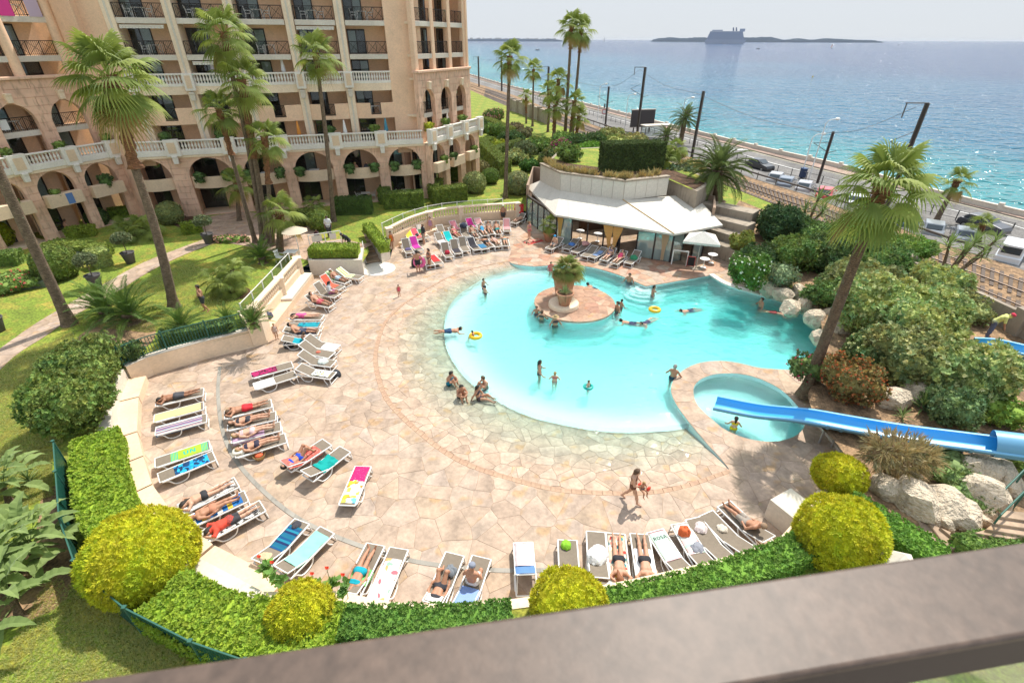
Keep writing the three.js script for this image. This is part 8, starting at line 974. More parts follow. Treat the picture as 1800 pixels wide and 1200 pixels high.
  pile(onL(rows[8], 0, 0.2), 0.22, 0.2, [0.4, 0.02, 0.04], 'dark red bag on an upright lounger', 'beach_bag', 'bag'); pile(onL(rows[0], 0, 0.2), 0.24, 0.1, [0.1, 0.08, 0.18], 'dark violet cloth on the first upright lounger'); pile(onL(rows[5], 0, 0.2), 0.22, 0.1, [0.6, 0.3, 0.02], 'mustard yellow cloth on a lounger'); pile(onL(rows[3], 0, 0.0), 0.18, 0.18, [0.04, 0.04, 0.05], 'black bag on the coral red towel', 'beach_bag', 'bag'); pile(onL(rows[16], 0, -0.5, 0.75), 0.3, 0.3, [0.04, 0.05, 0.08], 'black jacket over an upright backrest'); pile(onL(rows[18], -0.1, 0.4), 0.2, 0.1, [0.15, 0.12, 0.12], 'dark bundle on foot of a lounger in the back rows');
  // standing people at the back
  const P = (z, ...r) => person(r[0], SK(...v(z)), ...r.slice(1));
  P([70, 610], 'stand', 0.3, 0, 'swimsuit', [0.7, 0.18, 0.03], 'd', 'girl in orange dress standing by the narrow planter', { long: 1, sc: 0.88 }); P([215, 500], 'stand', 0.2, 1, 'trunks', [0.7, 0.15, 0.02], 'd', 'boy in orange shorts and dark top by the balustrade', { sc: 0.8, wear2: ['shirt', [0.03, 0.03, 0.05]] }); P([512, 540], 'stand', -0.9, 2, 'trunks', [0.4, 0.36, 0.3], 'b', 'man in black t-shirt and beige shorts among the loungers', { wear2: ['shirt', [0.03, 0.03, 0.035]] }); P([605, 400], 'stand', 0, 2, 'swimsuit', [0.45, 0.25, 0.35], 'd', 'woman in mauve dress behind the loungers', { long: 1, sc: 0.9 });
  const ringMan = P([435, 930], 'akimbo', 3.3, 1, 'trunks', [0.02, 0.02, 0.025], 'd', 'man in black trunks holding a pink swim ring'); { const q = gp(...v([440, 830]), 0.75); const t = solo('swim_ring', new THREE.TorusGeometry(0.34, 0.13, 12, 28), phys([0.75, 0.12, 0.35], 0.35), 'pink swim ring held by the man in black trunks', 'swim ring', null, ringMan.position.clone().add(V(0.1, 0.72, -0.22)), 0.2); }
  P([592, 885], 'akimbo', -0.8, 1, 'bikini', [0.12, 0.1, 0.08], 'd', 'woman in dark bikini facing the man with the ring', { long: 1, sc: 0.95 }); P([1600, 250], 'stand', 0.2, 1, 'trunks', [0.05, 0.05, 0.05], null, 'man in pale cap standing at the end of balustrade', { hat: [0.6, 0.62, 0.5] }); pile(SK(...v([385, 850])), 0.25, 0.5, [0.03, 0.03, 0.035], 'black pushchair bag beside the man with the ring', 'beach_bag', 'bag');
  person('stand', SK(702, 521), 0.5, 1, 'swimsuit', [0.6, 0.08, 0.12], 'd', 'toddler in red swimsuit standing alone on the deck', { sc: 0.5 });
  const mom = person('walk', SK(1108, 882), 1.2, 2, 'bikini', [0.16, 0.07, 0.04], 'b', 'woman walking along the pool carrying a child with red armbands', { long: 1 }); { const p = mom.position.clone().add(V(0.3, 0.62, 0.14)); person('sit', p, 0.4, 1, 'briefs', [0.1, 0.1, 0.1], 'y', 'small child with red armbands carried by the walking woman', { sc: 0.5 }); for (const [x, y, z] of [[-0.13, 0.42, 0.0], [0.22, 0.3, 0.06]]) solo('armband', new THREE.TorusGeometry(0.065, 0.045, 8, 16), phys([0.75, 0.05, 0.02], 0.35), 'red inflatable armband on the carried child', 'armband', 'red armbands', p.clone().add(V(x, y, z)), 0.8); }
  person('phone', gp(362, 547, LAWN).setY(LAWN + 0.002), -0.6, 1, 'trunks', [0.05, 0.05, 0.055], 'd', 'bare-chested man in dark shorts phoning on the lawn'); person('bend', gp(616, 442, LAWN).setY(LAWN + 0.02), -0.9, 1, 'trunks', [0.1, 0.09, 0.08], null, 'man with backpack and cap bending at the gate', { wear2: ['shirt', [0.025, 0.025, 0.03]], hat: [0.05, 0.05, 0.06] }); person('stand', gp(580, 416, LAWN).setY(LAWN + 0.02), 0.3, 4, 'pants', [0.04, 0.04, 0.06], 'd', 'man in white shirt standing behind the gate', { wear2: ['shirt', [0.72, 0.72, 0.74]] }); person('stand', gp(560, 430, LAWN).setY(LAWN + 0.02), 0.4, 3, 'pants', [0.04, 0.03, 0.04], 'd', 'child in dark clothes behind the gate', { wear2: ['shirt', [0.06, 0.02, 0.03]], sc: 0.7 });
  // in the pool
  const floorY = (x, z) => (inPoly(x, z, basinPoly) ? -0.43 - 0.6 * sstep(0, 3, distLine(x, z, linerL)) - 0.4 * sstep(3, 11, distLine(x, z, linerL)) : beachY(x, z)); const W = (u, v2, pose, ry, ...r) => { const p = gp(u, v2, -0.1), o = person(pose, V(p.x, pose === 'swim' ? -0.19 : Math.max(floorY(p.x, p.z) + 0.02, -1.2 * (r[5]?.sc || 1)), p.z), ry, ...r); return o; };
  W(790, 671, 'squat', 1.2, 1, 'trunks', [0.0, 0.16, 0.24], 'd', 'man in teal trunks crouching in the shallow water'); W(810, 694, 'squat', 0.5, 1, 'briefs', [0.05, 0.05, 0.06], 'd', 'woman hugging knees in the shallow water', { long: 1 }); W(843, 696, 'lounge', 1.3, 1, 'bikini', [0.03, 0.02, 0.03], 'd', 'woman in dark bikini sitting in the shallows with legs stretched', { long: 1 }); W(853, 675, 'squat', -1.0, 0, 'briefs', [0.03, 0.03, 0.035], 'b', 'man with grey-brown hair sitting in the shallows with back turned');
  W(1183, 664, 'wade', 2.6, 1, 'trunks', [0.02, 0.05, 0.08], 'g', 'man in dark trunks wading beside the slide pool rim'); W(948, 656, 'wade', 1.5, 1, 'bikini', [0.1, 0.1, 0.1], 'd', 'woman wading alone with dark hair tied back', { long: 1 }); W(975, 668, 'wade', 3.0, 2, 'bikini', [0.5, 0.1, 0.1], 'y', 'fair-haired child wading with back turned', { sc: 0.75 }); { const o = W(1034, 680, 'wade', 1, 2, 'trunks', [0.1, 0.1, 0.3], 'b', 'small child floating in a teal swim ring', { sc: 0.6 }); solo('swim_ring', new THREE.TorusGeometry(0.2, 0.075, 10, 24).rotateX(Math.PI / 2), phys([0.0, 0.35, 0.3], 0.35), 'teal swim ring round the small child', 'swim ring', null, [o.position.x, -0.08, o.position.z]); }
  { const o = W(790, 583, 'swim', -1.45, 1, 'trunks', [0.02, 0.06, 0.14], 'd', 'man in navy trunks stretched flat in the shallow edge'); o.position.y = -0.04; const p = gp(836, 590, -0.05); solo('swim_ring', new THREE.TorusGeometry(0.3, 0.11, 10, 26).rotateX(Math.PI / 2), phys([0.75, 0.45, 0.01], 0.35), 'yellow swim ring beside the stretched-out man', 'swim ring', null, p); person('sit', V(p.x - 0.15, -0.45, p.z), -1.4, 1, 'trunks', [0.02, 0.02, 0.03], 'd', 'child holding on to the yellow ring', { sc: 0.6 }); }
  solo('swim_ring', new THREE.TorusGeometry(0.3, 0.11, 10, 26).rotateX(Math.PI / 2), phys([0.75, 0.42, 0.01], 0.35), 'yellow swim ring floating empty in deep water', 'swim ring', null, gp(1151, 544, -0.05));
  W(850, 508, 'wade', 1, 1, 'trunks', [0.03, 0.05, 0.1], 'd', 'boy in shallow water near the far beach', { sc: 0.75 }); W(853, 516, 'wade', 2.2, 2, 'trunks', [0.1, 0.05, 0.05], 'd', 'second child close behind the boy near the far beach', { sc: 0.7 }); W(968, 476, 'wade', 0.4, 2, 'shirt', [0.6, 0.1, 0.12], 'd', 'child in red top near the terrace edge', { sc: 0.8 }); W(943, 550, 'wade', 0, 1, 'trunks', [0.05, 0.05, 0.1], 'd', 'child with orange armbands beside the island', { sc: 0.75 }); W(952, 560, 'wade', 2.8, 1, 'bikini', [0.05, 0.05, 0.05], 'b', 'woman beside the island next to the child with armbands', { sc: 0.9 }); W(976, 570, 'wade', 0.2, 1, 'bikini', [0.05, 0.05, 0.06], null, 'woman in straw hat beside the island', { hat: [0.42, 0.3, 0.15], brim: 1 });
  W(1085, 545, 'wade', -1.2, 1, 'trunks', [0.03, 0.04, 0.1], 'd', 'adult holding a child right of the island'); W(1092, 538, 'wade', 2, 1, 'trunks', [0.2, 0.05, 0.05], 'd', 'child clinging beside adult right of the island', { sc: 0.75 }); W(1110, 567, 'swim', 1.2, 1, 'trunks', [0.03, 0.04, 0.1], 'd', 'swimmer with outstretched arms below the yellow ring'); W(1140, 564, 'swim', 2.2, 2, 'swimsuit', [0.05, 0.05, 0.1], 'd', 'swimmer close to another below the yellow ring'); W(1213, 545, 'swim', 1.8, 1, 'trunks', [0.03, 0.05, 0.1], 'd', 'lone swimmer in the deep right half of the pool'); W(1148, 516, 'wade', 1.0, 1, 'trunks', [0.03, 0.03, 0.06], 'd', 'man standing by the underwater corner steps'); W(1106, 494, 'wade', -0.5, 1, 'trunks', [0.03, 0.05, 0.1], 'd', 'man leaning at the terrace edge above the steps'); W(1043, 506, 'swim', 0.5, 1, 'trunks', [0.03, 0.05, 0.1], 'd', 'swimmer behind the island'); W(1337, 538, 'wade', -1.5, 1, 'trunks', [0.03, 0.05, 0.1], 'd', 'bather near the rocky pool edge'); W(1362, 548, 'swim', -2, 1, 'trunks', [0.3, 0.05, 0.05], 'd', 'swimmer arriving at the rocky pool edge');
  person('wade', V(gp(1290, 752, -0.2).x, -0.95, gp(1290, 752, -0.2).z), 2.8, 2, 'bikini', [0.65, 0.5, 0.0], 'd', 'girl in yellow bikini standing in the small slide pool', { sc: 0.8, long: 1 });
  // by the bar
  const q = (z) => [900 + z[0] / 4, 300 + z[1] / 4]; const bl = [[[345, 505], [258, 548], 35], [[455, 500], [375, 552], 20], [[535, 530], [435, 575], 20], [[580, 555], [510, 600], 20], [[650, 565], [560, 610], 20], [[710, 580], [645, 630], 35], [[790, 600], [715, 655], 35], [[890, 595], [810, 655], 35]]; const lab = ['lounger with man in blue cap before the bar', 'lounger with blue and white cloth before the bar', 'lounger with pink towel before the bar', 'empty lounger before the open bar front', 'second empty lounger before the open bar front', 'lounger with woman in straw hat before orange curtains', 'lounger with woman in red swimsuit before orange curtains', 'lounger with green bag nearest the glass corner of the bar'];
  const bls = bl.map(([a, b, c], i) => lounger(q(a), q(b), c, lab[i])); personOn(bls[0], 'sit', 2, 'trunks', [0.5, 0.45, 0.4], null, 'man in blue cap sitting on lounger before the bar', { hat: [0.02, 0.25, 0.5] }); personOn(bls[5], 'recline', 2, 'bikini', [0.1, 0.1, 0.2], null, 'woman in straw hat reclining before orange curtains', { hat: [0.55, 0.42, 0.25], brim: 1 }); personOn(bls[6], 'recline', 2, 'swimsuit', [0.35, 0.02, 0.08], 'd', 'woman in dark red swimsuit reclining before orange curtains'); pile(onL(bls[1], 0, -0.1), 0.28, 0.14, [0.08, 0.2, 0.5], 'blue and white cloth heap on lounger before the bar'); pile(onL(bls[2], 0, -0.6, 0.6), 0.3, 0.2, [0.5, 0.26, 0.24], 'pink towel heap on lounger before the bar'); pile(onL(bls[7], 0, -0.1), 0.3, 0.22, [0.04, 0.25, 0.12], 'green beach bag on lounger by the glass corner', 'beach_bag', 'bag'); towel(bls[4], 0.5, 1.5, [0.2, 0.3, 0.5], 'blue towel on lounger before open bar front', { w: 0.4 });
  L = lounger([920, 383], [903, 392], 35, 'lounger under the red lifebuoy left of the bar'); personOn(L, 'supine', 2, 'briefs', [0.5, 0.3, 0.2], null, 'sunbather with orange hat under the lifebuoy', { hat: [0.7, 0.35, 0.1], brim: 1 });
  person('stand', SK(930, 420), 0.7, 2, 'bikini', [0.55, 0.2, 0.22], 'r', 'woman in pink bikini standing left of the bar pot', { sc: 0.9, long: 1 }); { const p = SK(938, 425); const m = solo('beach_towel', rbox(0.8, 0.02, 1.7, 0, 0.012, 0, 0.008), mat([0.5, 0.06, 0.05], 0.95), 'red towel lying on deck left of the bar pot', 'towel', null, p, 2.2); person('prone', p.clone().setY(-0.33), 2.2, 2, 'bikini', [0.5, 0.1, 0.1], 'b', 'girl lying on the red towel left of the bar pot', { sc: 0.85 }); }
  person('stand', gp(1087, 442).setY(0.04).add(V(0, 0, -0.9)), 0.4, 3, 'pants', [0.05, 0.05, 0.06], 'd', 'waiter in white shirt behind the open bar front', { wear2: ['shirt', [0.6, 0.6, 0.58]] }); person('sit', gp(996, 420).setY(0.04).add(V(0, 0, -0.6)), 0.2, 3, 'pants', [0.05, 0.05, 0.06], null, 'guest in blue cap seated behind the bar glass', { hat: [0.05, 0.3, 0.5], wear2: ['shirt', [0.1, 0.1, 0.12]] });
  // worker on the bank, hotel guests
  person('bend', gp(1735, 592, LAWN).setY(LAWN + 0.01), 0.9, 1, 'pants', [0.1, 0.12, 0.2], null, 'worker in yellow shirt and red cap on the bank above the slide', { hat: [0.6, 0.04, 0.08], wear2: ['shirt', [0.6, 0.62, 0.2]], sc: 1.05 }); person('sit', wing.pt(4.9, FL[5] + 0.01, -3.0), 1.2, 2, 'shirt', [0.7, 0.2, 0.22], 'g', 'guest in pink top sitting on a wing balcony'); person('sit', main.pt(13.0, FL[1] + 0.01, 0.9), 0.5, 1, 'trunks', [0.1, 0.1, 0.12], 'y', 'fair-haired guest leaning on an arcade balcony'); person('sit', main.pt(14.1, FL[1] + 0.01, 0.9), 0.2, 1, 'shirt', [0.05, 0.05, 0.06], 'y', 'guest in dark top leaning on an arcade balcony'); person('sit', gp(122, 412, LAWN).setY(LAWN + 0.02), 2.5, 0, 'trunks', [0.1, 0.1, 0.15], 'b', 'bare-backed guest sitting among the hedges before the wing');
  // garden parasol with table by the forecourt
  { const p = gp(528, 452, LAWN).setY(LAWN + 0.03), t = thing('garden_parasol', 'open cream parasol beside white table at the forecourt', 'parasol', null, p); const g = lathe([[0.95, 2.0], [0.5, 2.2], [0.001, 2.36]], 8); part('canopy', g, mat([0.55, 0.47, 0.35], 0.9, { side: THREE.DoubleSide }), t); part('pole', rod(V(0, 0, 0), V(0, 2.36, 0), 0.025, 0.025, 6), M.whitePlastic, t); const tb = plasticTable('white plastic table under the cream parasol'); tb.position.copy(gp(515, 458, LAWN).setY(LAWN + 0.03)); const ch = plasticChair('white plastic armchair beside the cream parasol'); ch.position.copy(gp(494, 462, LAWN).setY(LAWN + 0.03)); ch.rotation.y = 1.2; }
}
// ---------- road, railway and sea ----------
{
  const poleM = mat([0.09, 0.075, 0.065], 0.7), wireEnds = [];
  const pole = (tu, tv, bu, bv, r, arms, label) => { const b = gp(bu, bv, -0.7), H = topAt(b, tv), t = thing('catenary_mast', label, 'mast', 'railway masts', b); part('mast', merge([box(r * 2.2, H, r * 0.5, 0, H / 2, -r * 0.7), box(r * 2.2, H, r * 0.5, 0, H / 2, r * 0.7), box(r * 0.5, H, r * 1.4, 0, H / 2, 0)]), poleM, t, null, 0.9); if (arms > 0) { part('top_arm', box(2.0, 0.08, 0.1, -0.9, H, 0), poleM, t); part('insulator', rod(V(-1.8, H - 1.2, 0), V(-1.8, H, 0), 0.05, 0.05, 6), poleM, t); } part('bracket', merge([rod(V(0, H * 0.62, 0), V(-2.2, H * 0.62 + 1.1, 0.3), 0.04, 0.04, 5), rod(V(0, H * 0.8, 0), V(-2.2, H * 0.62 + 1.1, 0.3), 0.03, 0.03, 5), rod(V(0, H * 0.6, 0), V(1.1, H * 0.6 + 0.25, 0), 0.04, 0.04, 5)]), poleM, t); wireEnds.push(V(b.x - 0.9, b.y + H * 0.97, b.z)); return t; };
  pole(1628, 181, 1545, 398, 0.2, 1, 'tall dark railway mast behind the lone palm crown'); pole(1469, 231, 1437, 322, 0.16, -1, 'shorter railway mast with crossed brackets by the car park'); pole(1237, 160, 1214, 288, 0.17, -1, 'railway mast with insulators beside the big date palm'); pole(1136, 118, 1119, 244, 0.18, 1, 'tall railway mast in front of the dark billboard'); pole(1070, 152, 1064, 222, 0.15, -1, 'railway mast beside the round road sign'); pole(964, 117, 962, 187, 0.2, 1, 'railway mast among the small fan palms'); pole(881, 101, 882, 160, 0.2, 1, 'railway mast beside the slender palm crown'); pole(841, 99, 842, 152, 0.2, 1, 'railway mast just beside the hotel end');
  for (let i = 0; i < wireEnds.length - 1; i++) { const a = wireEnds[i], b = wireEnds[i + 1], m = a.clone().lerp(b, 0.5).add(V(0, -0.7, 0)); solo('overhead_wire', tube([a, m, b], 0.02, 14, 4), poleM, 'thin overhead wire strung between railway masts', 'wire', 'overhead wires'); }
  const lamp = (hu, hv, bu, bv, label) => { const b = gp(bu, bv, -1.5), H = topAt(b, hv), t = thing('street_lamp', label, 'street lamp', 'promenade lamps', b); const w = M.whitePlastic; part('post', rod(V(0, 0, 0), V(0, H - 0.4, 0), 0.09, 0.06, 8), w, t); part('arm', tube([V(0, H - 0.5, 0), V(0.3, H - 0.1, 0), V(1.2, H + 0.1, 0)], 0.05, 8, 6), w, t); part('lamp_head', new THREE.SphereGeometry(0.25, 12, 8).scale(1.3, 0.7, 1).translate(1.35, H + 0.08, 0), w, t); };
  lamp(1462, 210, 1422, 316, 'white street lamp behind the car park railing'); lamp(1430, 236, 1408, 312, 'second white street lamp close to the first'); lamp(1208, 172, 1192, 250, 'white street lamp beside the roadside date palm'); lamp(1064, 148, 1050, 214, 'white street lamp by the round road sign'); lamp(1104, 166, 1098, 228, 'white street lamp between mast and billboard');
  { const b = gp(1127, 232, -1.3), t = thing('billboard', 'dark rectangular billboard seen from behind beside the road', 'billboard', null, b, 0.25); part('board', box(5.2, 3.2, 0.3, 0, 2.6, 0), mat([0.06, 0.05, 0.05], 0.8), t); part('frame', merge([box(5.4, 0.15, 0.4, 0, 4.25, 0), box(5.4, 0.12, 0.4, 0, 0.98, 0)]), mat([0.5, 0.42, 0.36], 0.7), t); for (const x of [-1.8, 1.8]) part('post', box(0.2, 1.1, 0.2, x, 0.5, 0), poleM, t); const s = thing('bus_shelter', 'flat white roofed shelter beside the billboard', 'shelter', null, gp(1150, 244, -1.4), 0.3); part('roof', rbox(5.6, 0.18, 2.0, 0, 2.5, 0, 0.04), M.offwhite, s); for (const [x, z] of [[-2.6, -0.8], [2.6, -0.8], [-2.6, 0.8], [2.6, 0.8]]) part('post', box(0.1, 2.45, 0.1, x, 1.2, z), poleM, s); part('glass_pane', box(5, 1.9, 0.02, 0, 1.3, -0.82), M.glassPane, s); }
  { const b = gp(1060, 218, -1.3), t = thing('road_sign', 'round speed limit sign on a grey post', 'road sign', null, b); const H = topAt(b, 190); part('post', rod(V(0, 0, 0), V(0, H + 0.6, 0), 0.05, 0.05, 6), M.steel, t); part('disc', new THREE.CylinderGeometry(0.5, 0.5, 0.05, 20).rotateX(Math.PI / 2).translate(0, H - 0.7, 0.08), mat([0.72, 0.72, 0.72], 0.6), t); part('rim', new THREE.TorusGeometry(0.46, 0.06, 6, 24).translate(0, H - 0.7, 0.11), mat([0.5, 0.03, 0.03], 0.6), t); part('signal_head', rbox(0.3, 0.8, 0.25, 0, H + 0.5, 0.05, 0.05), poleM, t); }
  // guard rail and railings
  const barrier = (line, i0, i1, h, every, m, label, name) => { const c = new THREE.CatmullRomCurve3(line.slice(i0, i1)), n = Math.round(c.getLength() / every), o = c.getPointAt(0), t = thing(name, label, 'railing', null, o); const p = c.getSpacedPoints(n).map((q) => q.sub(o)); p.forEach((q) => part('post', box(0.08, h, 0.08, 0, h / 2, 0), m, t, q)); for (const y of name === 'guard_rail' ? [h * 0.75] : [h * 0.95, h * 0.2]) part('rail', tube(p.map((q) => V(q.x, q.y + y, q.z)), name === 'guard_rail' ? 0.12 : 0.03, p.length * 2, 5), m, t); };
  barrier(lineB.map((p) => V(p.x + 0.2, p.y, p.z - 0.2)), 22, 47, 0.85, 3.2, poleM, 'dark guard rail between railway and car park', 'guard_rail'); barrier(lineC, 20, 47, 1.05, 2.4, mat([0.1, 0.1, 0.1], 0.6), 'dark pedestrian railing along the road edge', 'road_railing');
  // cars
  function car(label, p, ry, c, van) { const t = thing(van ? 'parked_van' : 'parked_car', label, van ? 'van' : 'car', null, p, ry); const paint = phys(c, 0.35, { clearcoat: 1, clearcoatRoughness: 0.08, metalness: 0.2 }); const L = van ? 4.3 : 4.0, W = 1.72; const ex = (pts, w, b) => { const g = new THREE.ExtrudeGeometry(new THREE.Shape(pts.map(([x, y]) => new THREE.Vector2(x, y))), { depth: w - 2 * b, bevelEnabled: true, bevelSize: b, bevelThickness: b, bevelSegments: 2 }); g.translate(0, 0, -w / 2 + b); return g; };
    const h = L / 2, top = van ? 1.8 : 1.42; part('body', ex([[-h, 0.35], [-h + 0.05, 0.8], [-h + 0.2, 0.92], [h - (van ? 0.75 : 0.95), 0.95], [h - 0.12, 0.78], [h, 0.55], [h - 0.03, 0.32]], W, 0.1), paint, t); part('roof', ex(van ? [[-h + 0.15, 0.9], [-h + 0.2, top - 0.05], [0.55, top], [1.35, 0.95]] : [[-h + 0.25, 0.9], [-h + 0.75, top - 0.04], [0.1, top], [1.05, 0.92]], W - 0.2, 0.09), paint, t);
    const gl = phys([0.03, 0.045, 0.055], 0.08, { clearcoat: 0.5 }); const pane = (a, b, w) => { const d = V(b[0] - a[0], b[1] - a[1], 0), g = box(Math.hypot(d.x, d.y), 0.02, w); g.rotateZ(Math.atan2(d.y, d.x)); g.translate((a[0] + b[0]) / 2, (a[1] + b[1]) / 2, 0); const n = V(-d.y, d.x, 0).normalize().multiplyScalar(0.1); if (n.y < 0) n.negate(); return g.translate(n.x, n.y, 0); };
    part('windscreen', van ? pane([0.62, top - 0.08], [1.28, 1.02], W - 0.5) : pane([0.2, top - 0.08], [0.97, 1.0], W - 0.5), gl, t); part('rear_window', van ? pane([-h + 0.16, 1.15], [-h + 0.2, top - 0.1], W - 0.5) : pane([-h + 0.32, 1.0], [-h + 0.7, top - 0.1], W - 0.5), gl, t);
    for (const s of [-1, 1]) { part('side_window', ex(van ? [[-0.2, 1.05], [-0.2, top - 0.2], [0.45, top - 0.2], [0.95, 1.05]] : [[-h + 0.6, 1.02], [-h + 0.9, top - 0.16], [0.05, top - 0.14], [0.7, 1.02]], 0.03, 0.005), gl, t, [0, 0, s * (W / 2 - 0.005)]); part('headlight', new THREE.SphereGeometry(0.13, 10, 8).scale(0.5, 0.8, 1), M.glassPane, t, [h - 0.05, 0.68, s * 0.6]); part('wing_mirror', rbox(0.12, 0.12, 0.18, 0.75, 1.0, s * 0.98, 0.04), paint, t); for (const x of [-h + 0.75, h - 0.78]) { const w = part('wheel', new THREE.CylinderGeometry(0.31, 0.31, 0.2, 20).rotateX(Math.PI / 2), mat([0.02, 0.02, 0.02], 0.9), t, [x, 0.31, s * 0.78]); part('rim', new THREE.CylinderGeometry(0.19, 0.19, 0.215, 14).rotateX(Math.PI / 2), M.steel, w); } } }
  const dirAt = (i) => { const a = lineC[i], b = lineC[i + 1]; return Math.atan2(-(b.z - a.z), b.x - a.x); };
  car('black car driving on the coast road', gp(1334, 298, -1.5), dirAt(36) + 0.1, [0.012, 0.014, 0.02]); car('dark car with white front leaving the parking strip', gp(1725, 405, -1.45), dirAt(42), [0.05, 0.05, 0.06]); car('white van parked at the end of the parking strip', gp(1770, 458, -1.2), 0.75, [0.7, 0.72, 0.74], 1);
  [[1362, 322, [0.45, 0.46, 0.48], 'silver car parked beside the yucca'], [1380, 330, [0.2, 0.24, 0.3], 'grey-blue car parked left of the glossy silver one'], [1412, 338, [0.5, 0.5, 0.52], 'glossy silver car parked behind the lamp posts'], [1448, 350, [0.7, 0.08, 0.1], 'red and white vehicle parked beside the yucca heads'], [1500, 362, [0.75, 0.76, 0.78], 'white camper parked behind the palm crown'], [1592, 400, [0.03, 0.1, 0.18], 'dark blue car parked by the guard rail'], [1634, 413, [0.3, 0.33, 0.36], 'grey car parked next to the dark blue one'], [1688, 425, [0.25, 0.28, 0.32], 'slate car parked near the white van'], [1265, 298, [0.6, 0.6, 0.62], 'pale car parked behind the big date palm']].forEach(([u, v2, c, l]) => car(l, gp(u, v2, -1.35), 0.95, c));
  { const p = gp(1410, 312, -1.4), t = thing('litter_bin', 'dark blue bin beside the white street lamp', 'bin', null, p); part('bin', rbox(0.7, 1.2, 0.7, 0, 0.6, 0, 0.08), mat([0.02, 0.04, 0.1], 0.6), t); part('lid', rbox(0.76, 0.1, 0.76, 0, 1.25, 0, 0.04), mat([0.03, 0.08, 0.2], 0.6), t); }
  // cruise ship
  { const p = gp(1274, 77, SEA), k = p.clone().setY(0).length() / 2840, t = thing('cruise_ship', 'huge pale cruise ship anchored before the island', 'ship', null, p, Math.atan2(p.x, -p.z) * -1); t.scale.setScalar(k * 0.92); const hull = mat([0.42, 0.47, 0.56], 0.6), dk = mat([0.18, 0.22, 0.3], 0.6); const s = new THREE.Shape([[-92, 0], [-95, 14], [-90, 17], [88, 17], [97, 18], [88, 0]].map(([x, y]) => new THREE.Vector2(x, y))); part('hull', new THREE.ExtrudeGeometry(s, { depth: 30, bevelEnabled: false }).translate(0, 0, -15), hull, t); for (let i = 0; i < 9; i++) { part('deck', box(176 - i * 3, 3.0, 30 - i * 0.6, -2, 18.6 + i * 4, 0), i % 2 ? hull : hull, t); part('window_band', box(176.5 - i * 3, 1.0, 30.4 - i * 0.6, -2, 20.6 + i * 4, 0), dk, t); } for (const x of [28, 42]) { const f = new THREE.CylinderGeometry(2.6, 4, 16, 10); f.rotateZ(0.25); part('funnel', f, dk, t, [x, 62, 0]); } part('bridge_tower', box(24, 12, 26, 70, 58, 0), hull, t); part('top_dome', box(50, 5, 18, -45, 57, 0), hull, t); }
  // islands and far shore
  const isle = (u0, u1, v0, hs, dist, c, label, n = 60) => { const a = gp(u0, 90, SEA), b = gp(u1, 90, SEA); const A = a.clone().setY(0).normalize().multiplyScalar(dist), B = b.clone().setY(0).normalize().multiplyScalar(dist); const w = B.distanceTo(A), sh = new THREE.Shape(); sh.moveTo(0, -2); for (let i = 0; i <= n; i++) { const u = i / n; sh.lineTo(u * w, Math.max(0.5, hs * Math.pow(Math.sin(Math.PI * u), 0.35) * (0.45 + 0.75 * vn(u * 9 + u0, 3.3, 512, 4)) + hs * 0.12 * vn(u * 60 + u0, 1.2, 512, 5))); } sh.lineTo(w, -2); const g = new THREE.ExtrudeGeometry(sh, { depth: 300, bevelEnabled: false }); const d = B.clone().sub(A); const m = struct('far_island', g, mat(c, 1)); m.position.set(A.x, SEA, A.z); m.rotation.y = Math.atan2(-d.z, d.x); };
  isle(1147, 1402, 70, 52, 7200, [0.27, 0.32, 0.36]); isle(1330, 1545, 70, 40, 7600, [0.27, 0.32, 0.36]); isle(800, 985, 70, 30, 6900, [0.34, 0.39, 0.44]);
  { const g = []; for (let i = 0; i < 46; i++) { const u = 822 + i * 3.4, d = gp(u, 72, SEA).setY(0).normalize(), q = d.multiplyScalar(6700); g.push(box(rr(14, 34), rr(16, 44), 20, q.x, SEA + 12, q.z)); } const t = thing('far_town', 'pale row of far waterfront buildings on the opposite shore', 'town'); part('buildings', merge(g), mat([0.5, 0.48, 0.46], 1), t).userData.kind = 'stuff'; t.userData.kind = 'stuff'; }
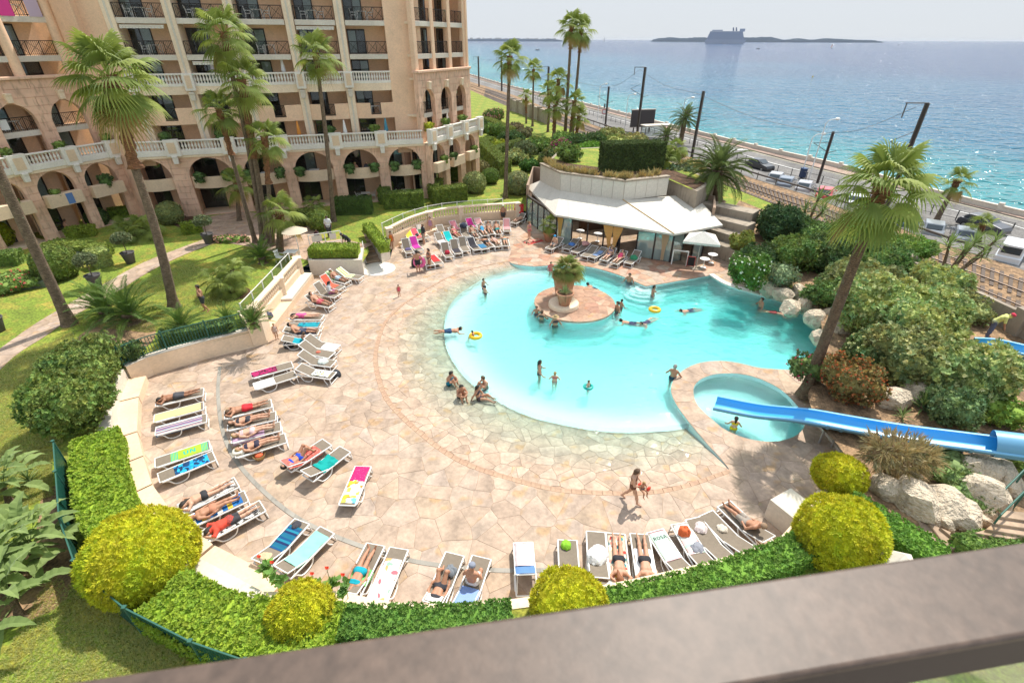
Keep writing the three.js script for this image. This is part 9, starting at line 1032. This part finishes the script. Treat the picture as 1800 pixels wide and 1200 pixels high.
  // boats and buoy
  const boat = (u, v2, len, c, label, sail) => { const p = gp(u, v2, SEA), t = thing(sail ? 'sailing_boat' : 'motor_boat', label, 'boat', null, p, 0.3); const s = new THREE.Shape([[-len / 2, 0], [-len / 2, len * 0.14], [len * 0.45, len * 0.16], [len / 2 + 0.1, len * 0.19], [len * 0.36, 0]].map(([x, y]) => new THREE.Vector2(x, y))); part('hull', new THREE.ExtrudeGeometry(s, { depth: len * 0.26, bevelEnabled: true, bevelSize: 0.05, bevelThickness: len * 0.04, bevelSegments: 2 }).translate(0, -len * 0.03, -len * 0.13), mat(c, 0.5), t); if (sail) { part('sail', tri([-len * 0.3, len * 0.2, 0, len * 0.15, len * 0.2, 0.02, len * 0.1, len * 1.3, 0]), mat(sail, 0.9, { side: THREE.DoubleSide }), t); part('mast', rod(V(len * 0.12, 0.1, 0), V(len * 0.12, len * 1.35, 0), len * 0.012, len * 0.01, 5), M.steel, t); } else { part('cabin', rbox(len * 0.35, len * 0.12, len * 0.2, 0, len * 0.2, 0, len * 0.03), mat([0.7, 0.7, 0.7], 0.5), t); const wk = tri([-len * 0.5, 0.06, -len * 0.1, -len * 0.5, 0.06, len * 0.1, -len * 4.5, 0.06, -len * 0.3, -len * 0.5, 0.06, len * 0.1, -len * 4.5, 0.06, len * 0.3, -len * 4.5, 0.06, -len * 0.3]); part('wake_foam', wk, mat([0.75, 0.77, 0.78], 1, { side: THREE.DoubleSide }), t); } };
  boat(1462, 84, 9, [0.6, 0.58, 0.55], 'small boat with orange sail on the open sea', [0.7, 0.35, 0.2]); boat(1333, 86, 9, [0.12, 0.12, 0.14], 'speedboat with white wake below the cruise ship'); boat(945, 88, 9, [0.1, 0.1, 0.12], 'speedboat with white wake left of the twin palms'); boat(1580, 79.5, 12, [0.15, 0.15, 0.18], 'far motor boat with wake right of the orange sail'); boat(1062, 72.5, 40, [0.6, 0.6, 0.62], 'white yacht far out beside the twin palms', [0.7, 0.7, 0.7]); boat(1100, 71.5, 40, [0.2, 0.22, 0.25], 'dark yacht far out left of the island'); 
  { const p = gp(1429, 135, SEA), t = thing('marker_buoy', 'small yellow marker buoy off the beach', 'buoy', null, p); part('float', new THREE.SphereGeometry(0.45, 14, 10), mat([0.6, 0.42, 0.02], 0.5), t); part('mast', rod(V(0, 0.3, 0), V(0, 1.0, 0), 0.05, 0.05, 6), mat([0.6, 0.42, 0.02], 0.5), t); }
}
scene.fog = new THREE.FogExp2(new THREE.Color(0.85, 0.9, 1.0), 0.000018); // sea haze
renderer.render(scene, camera);
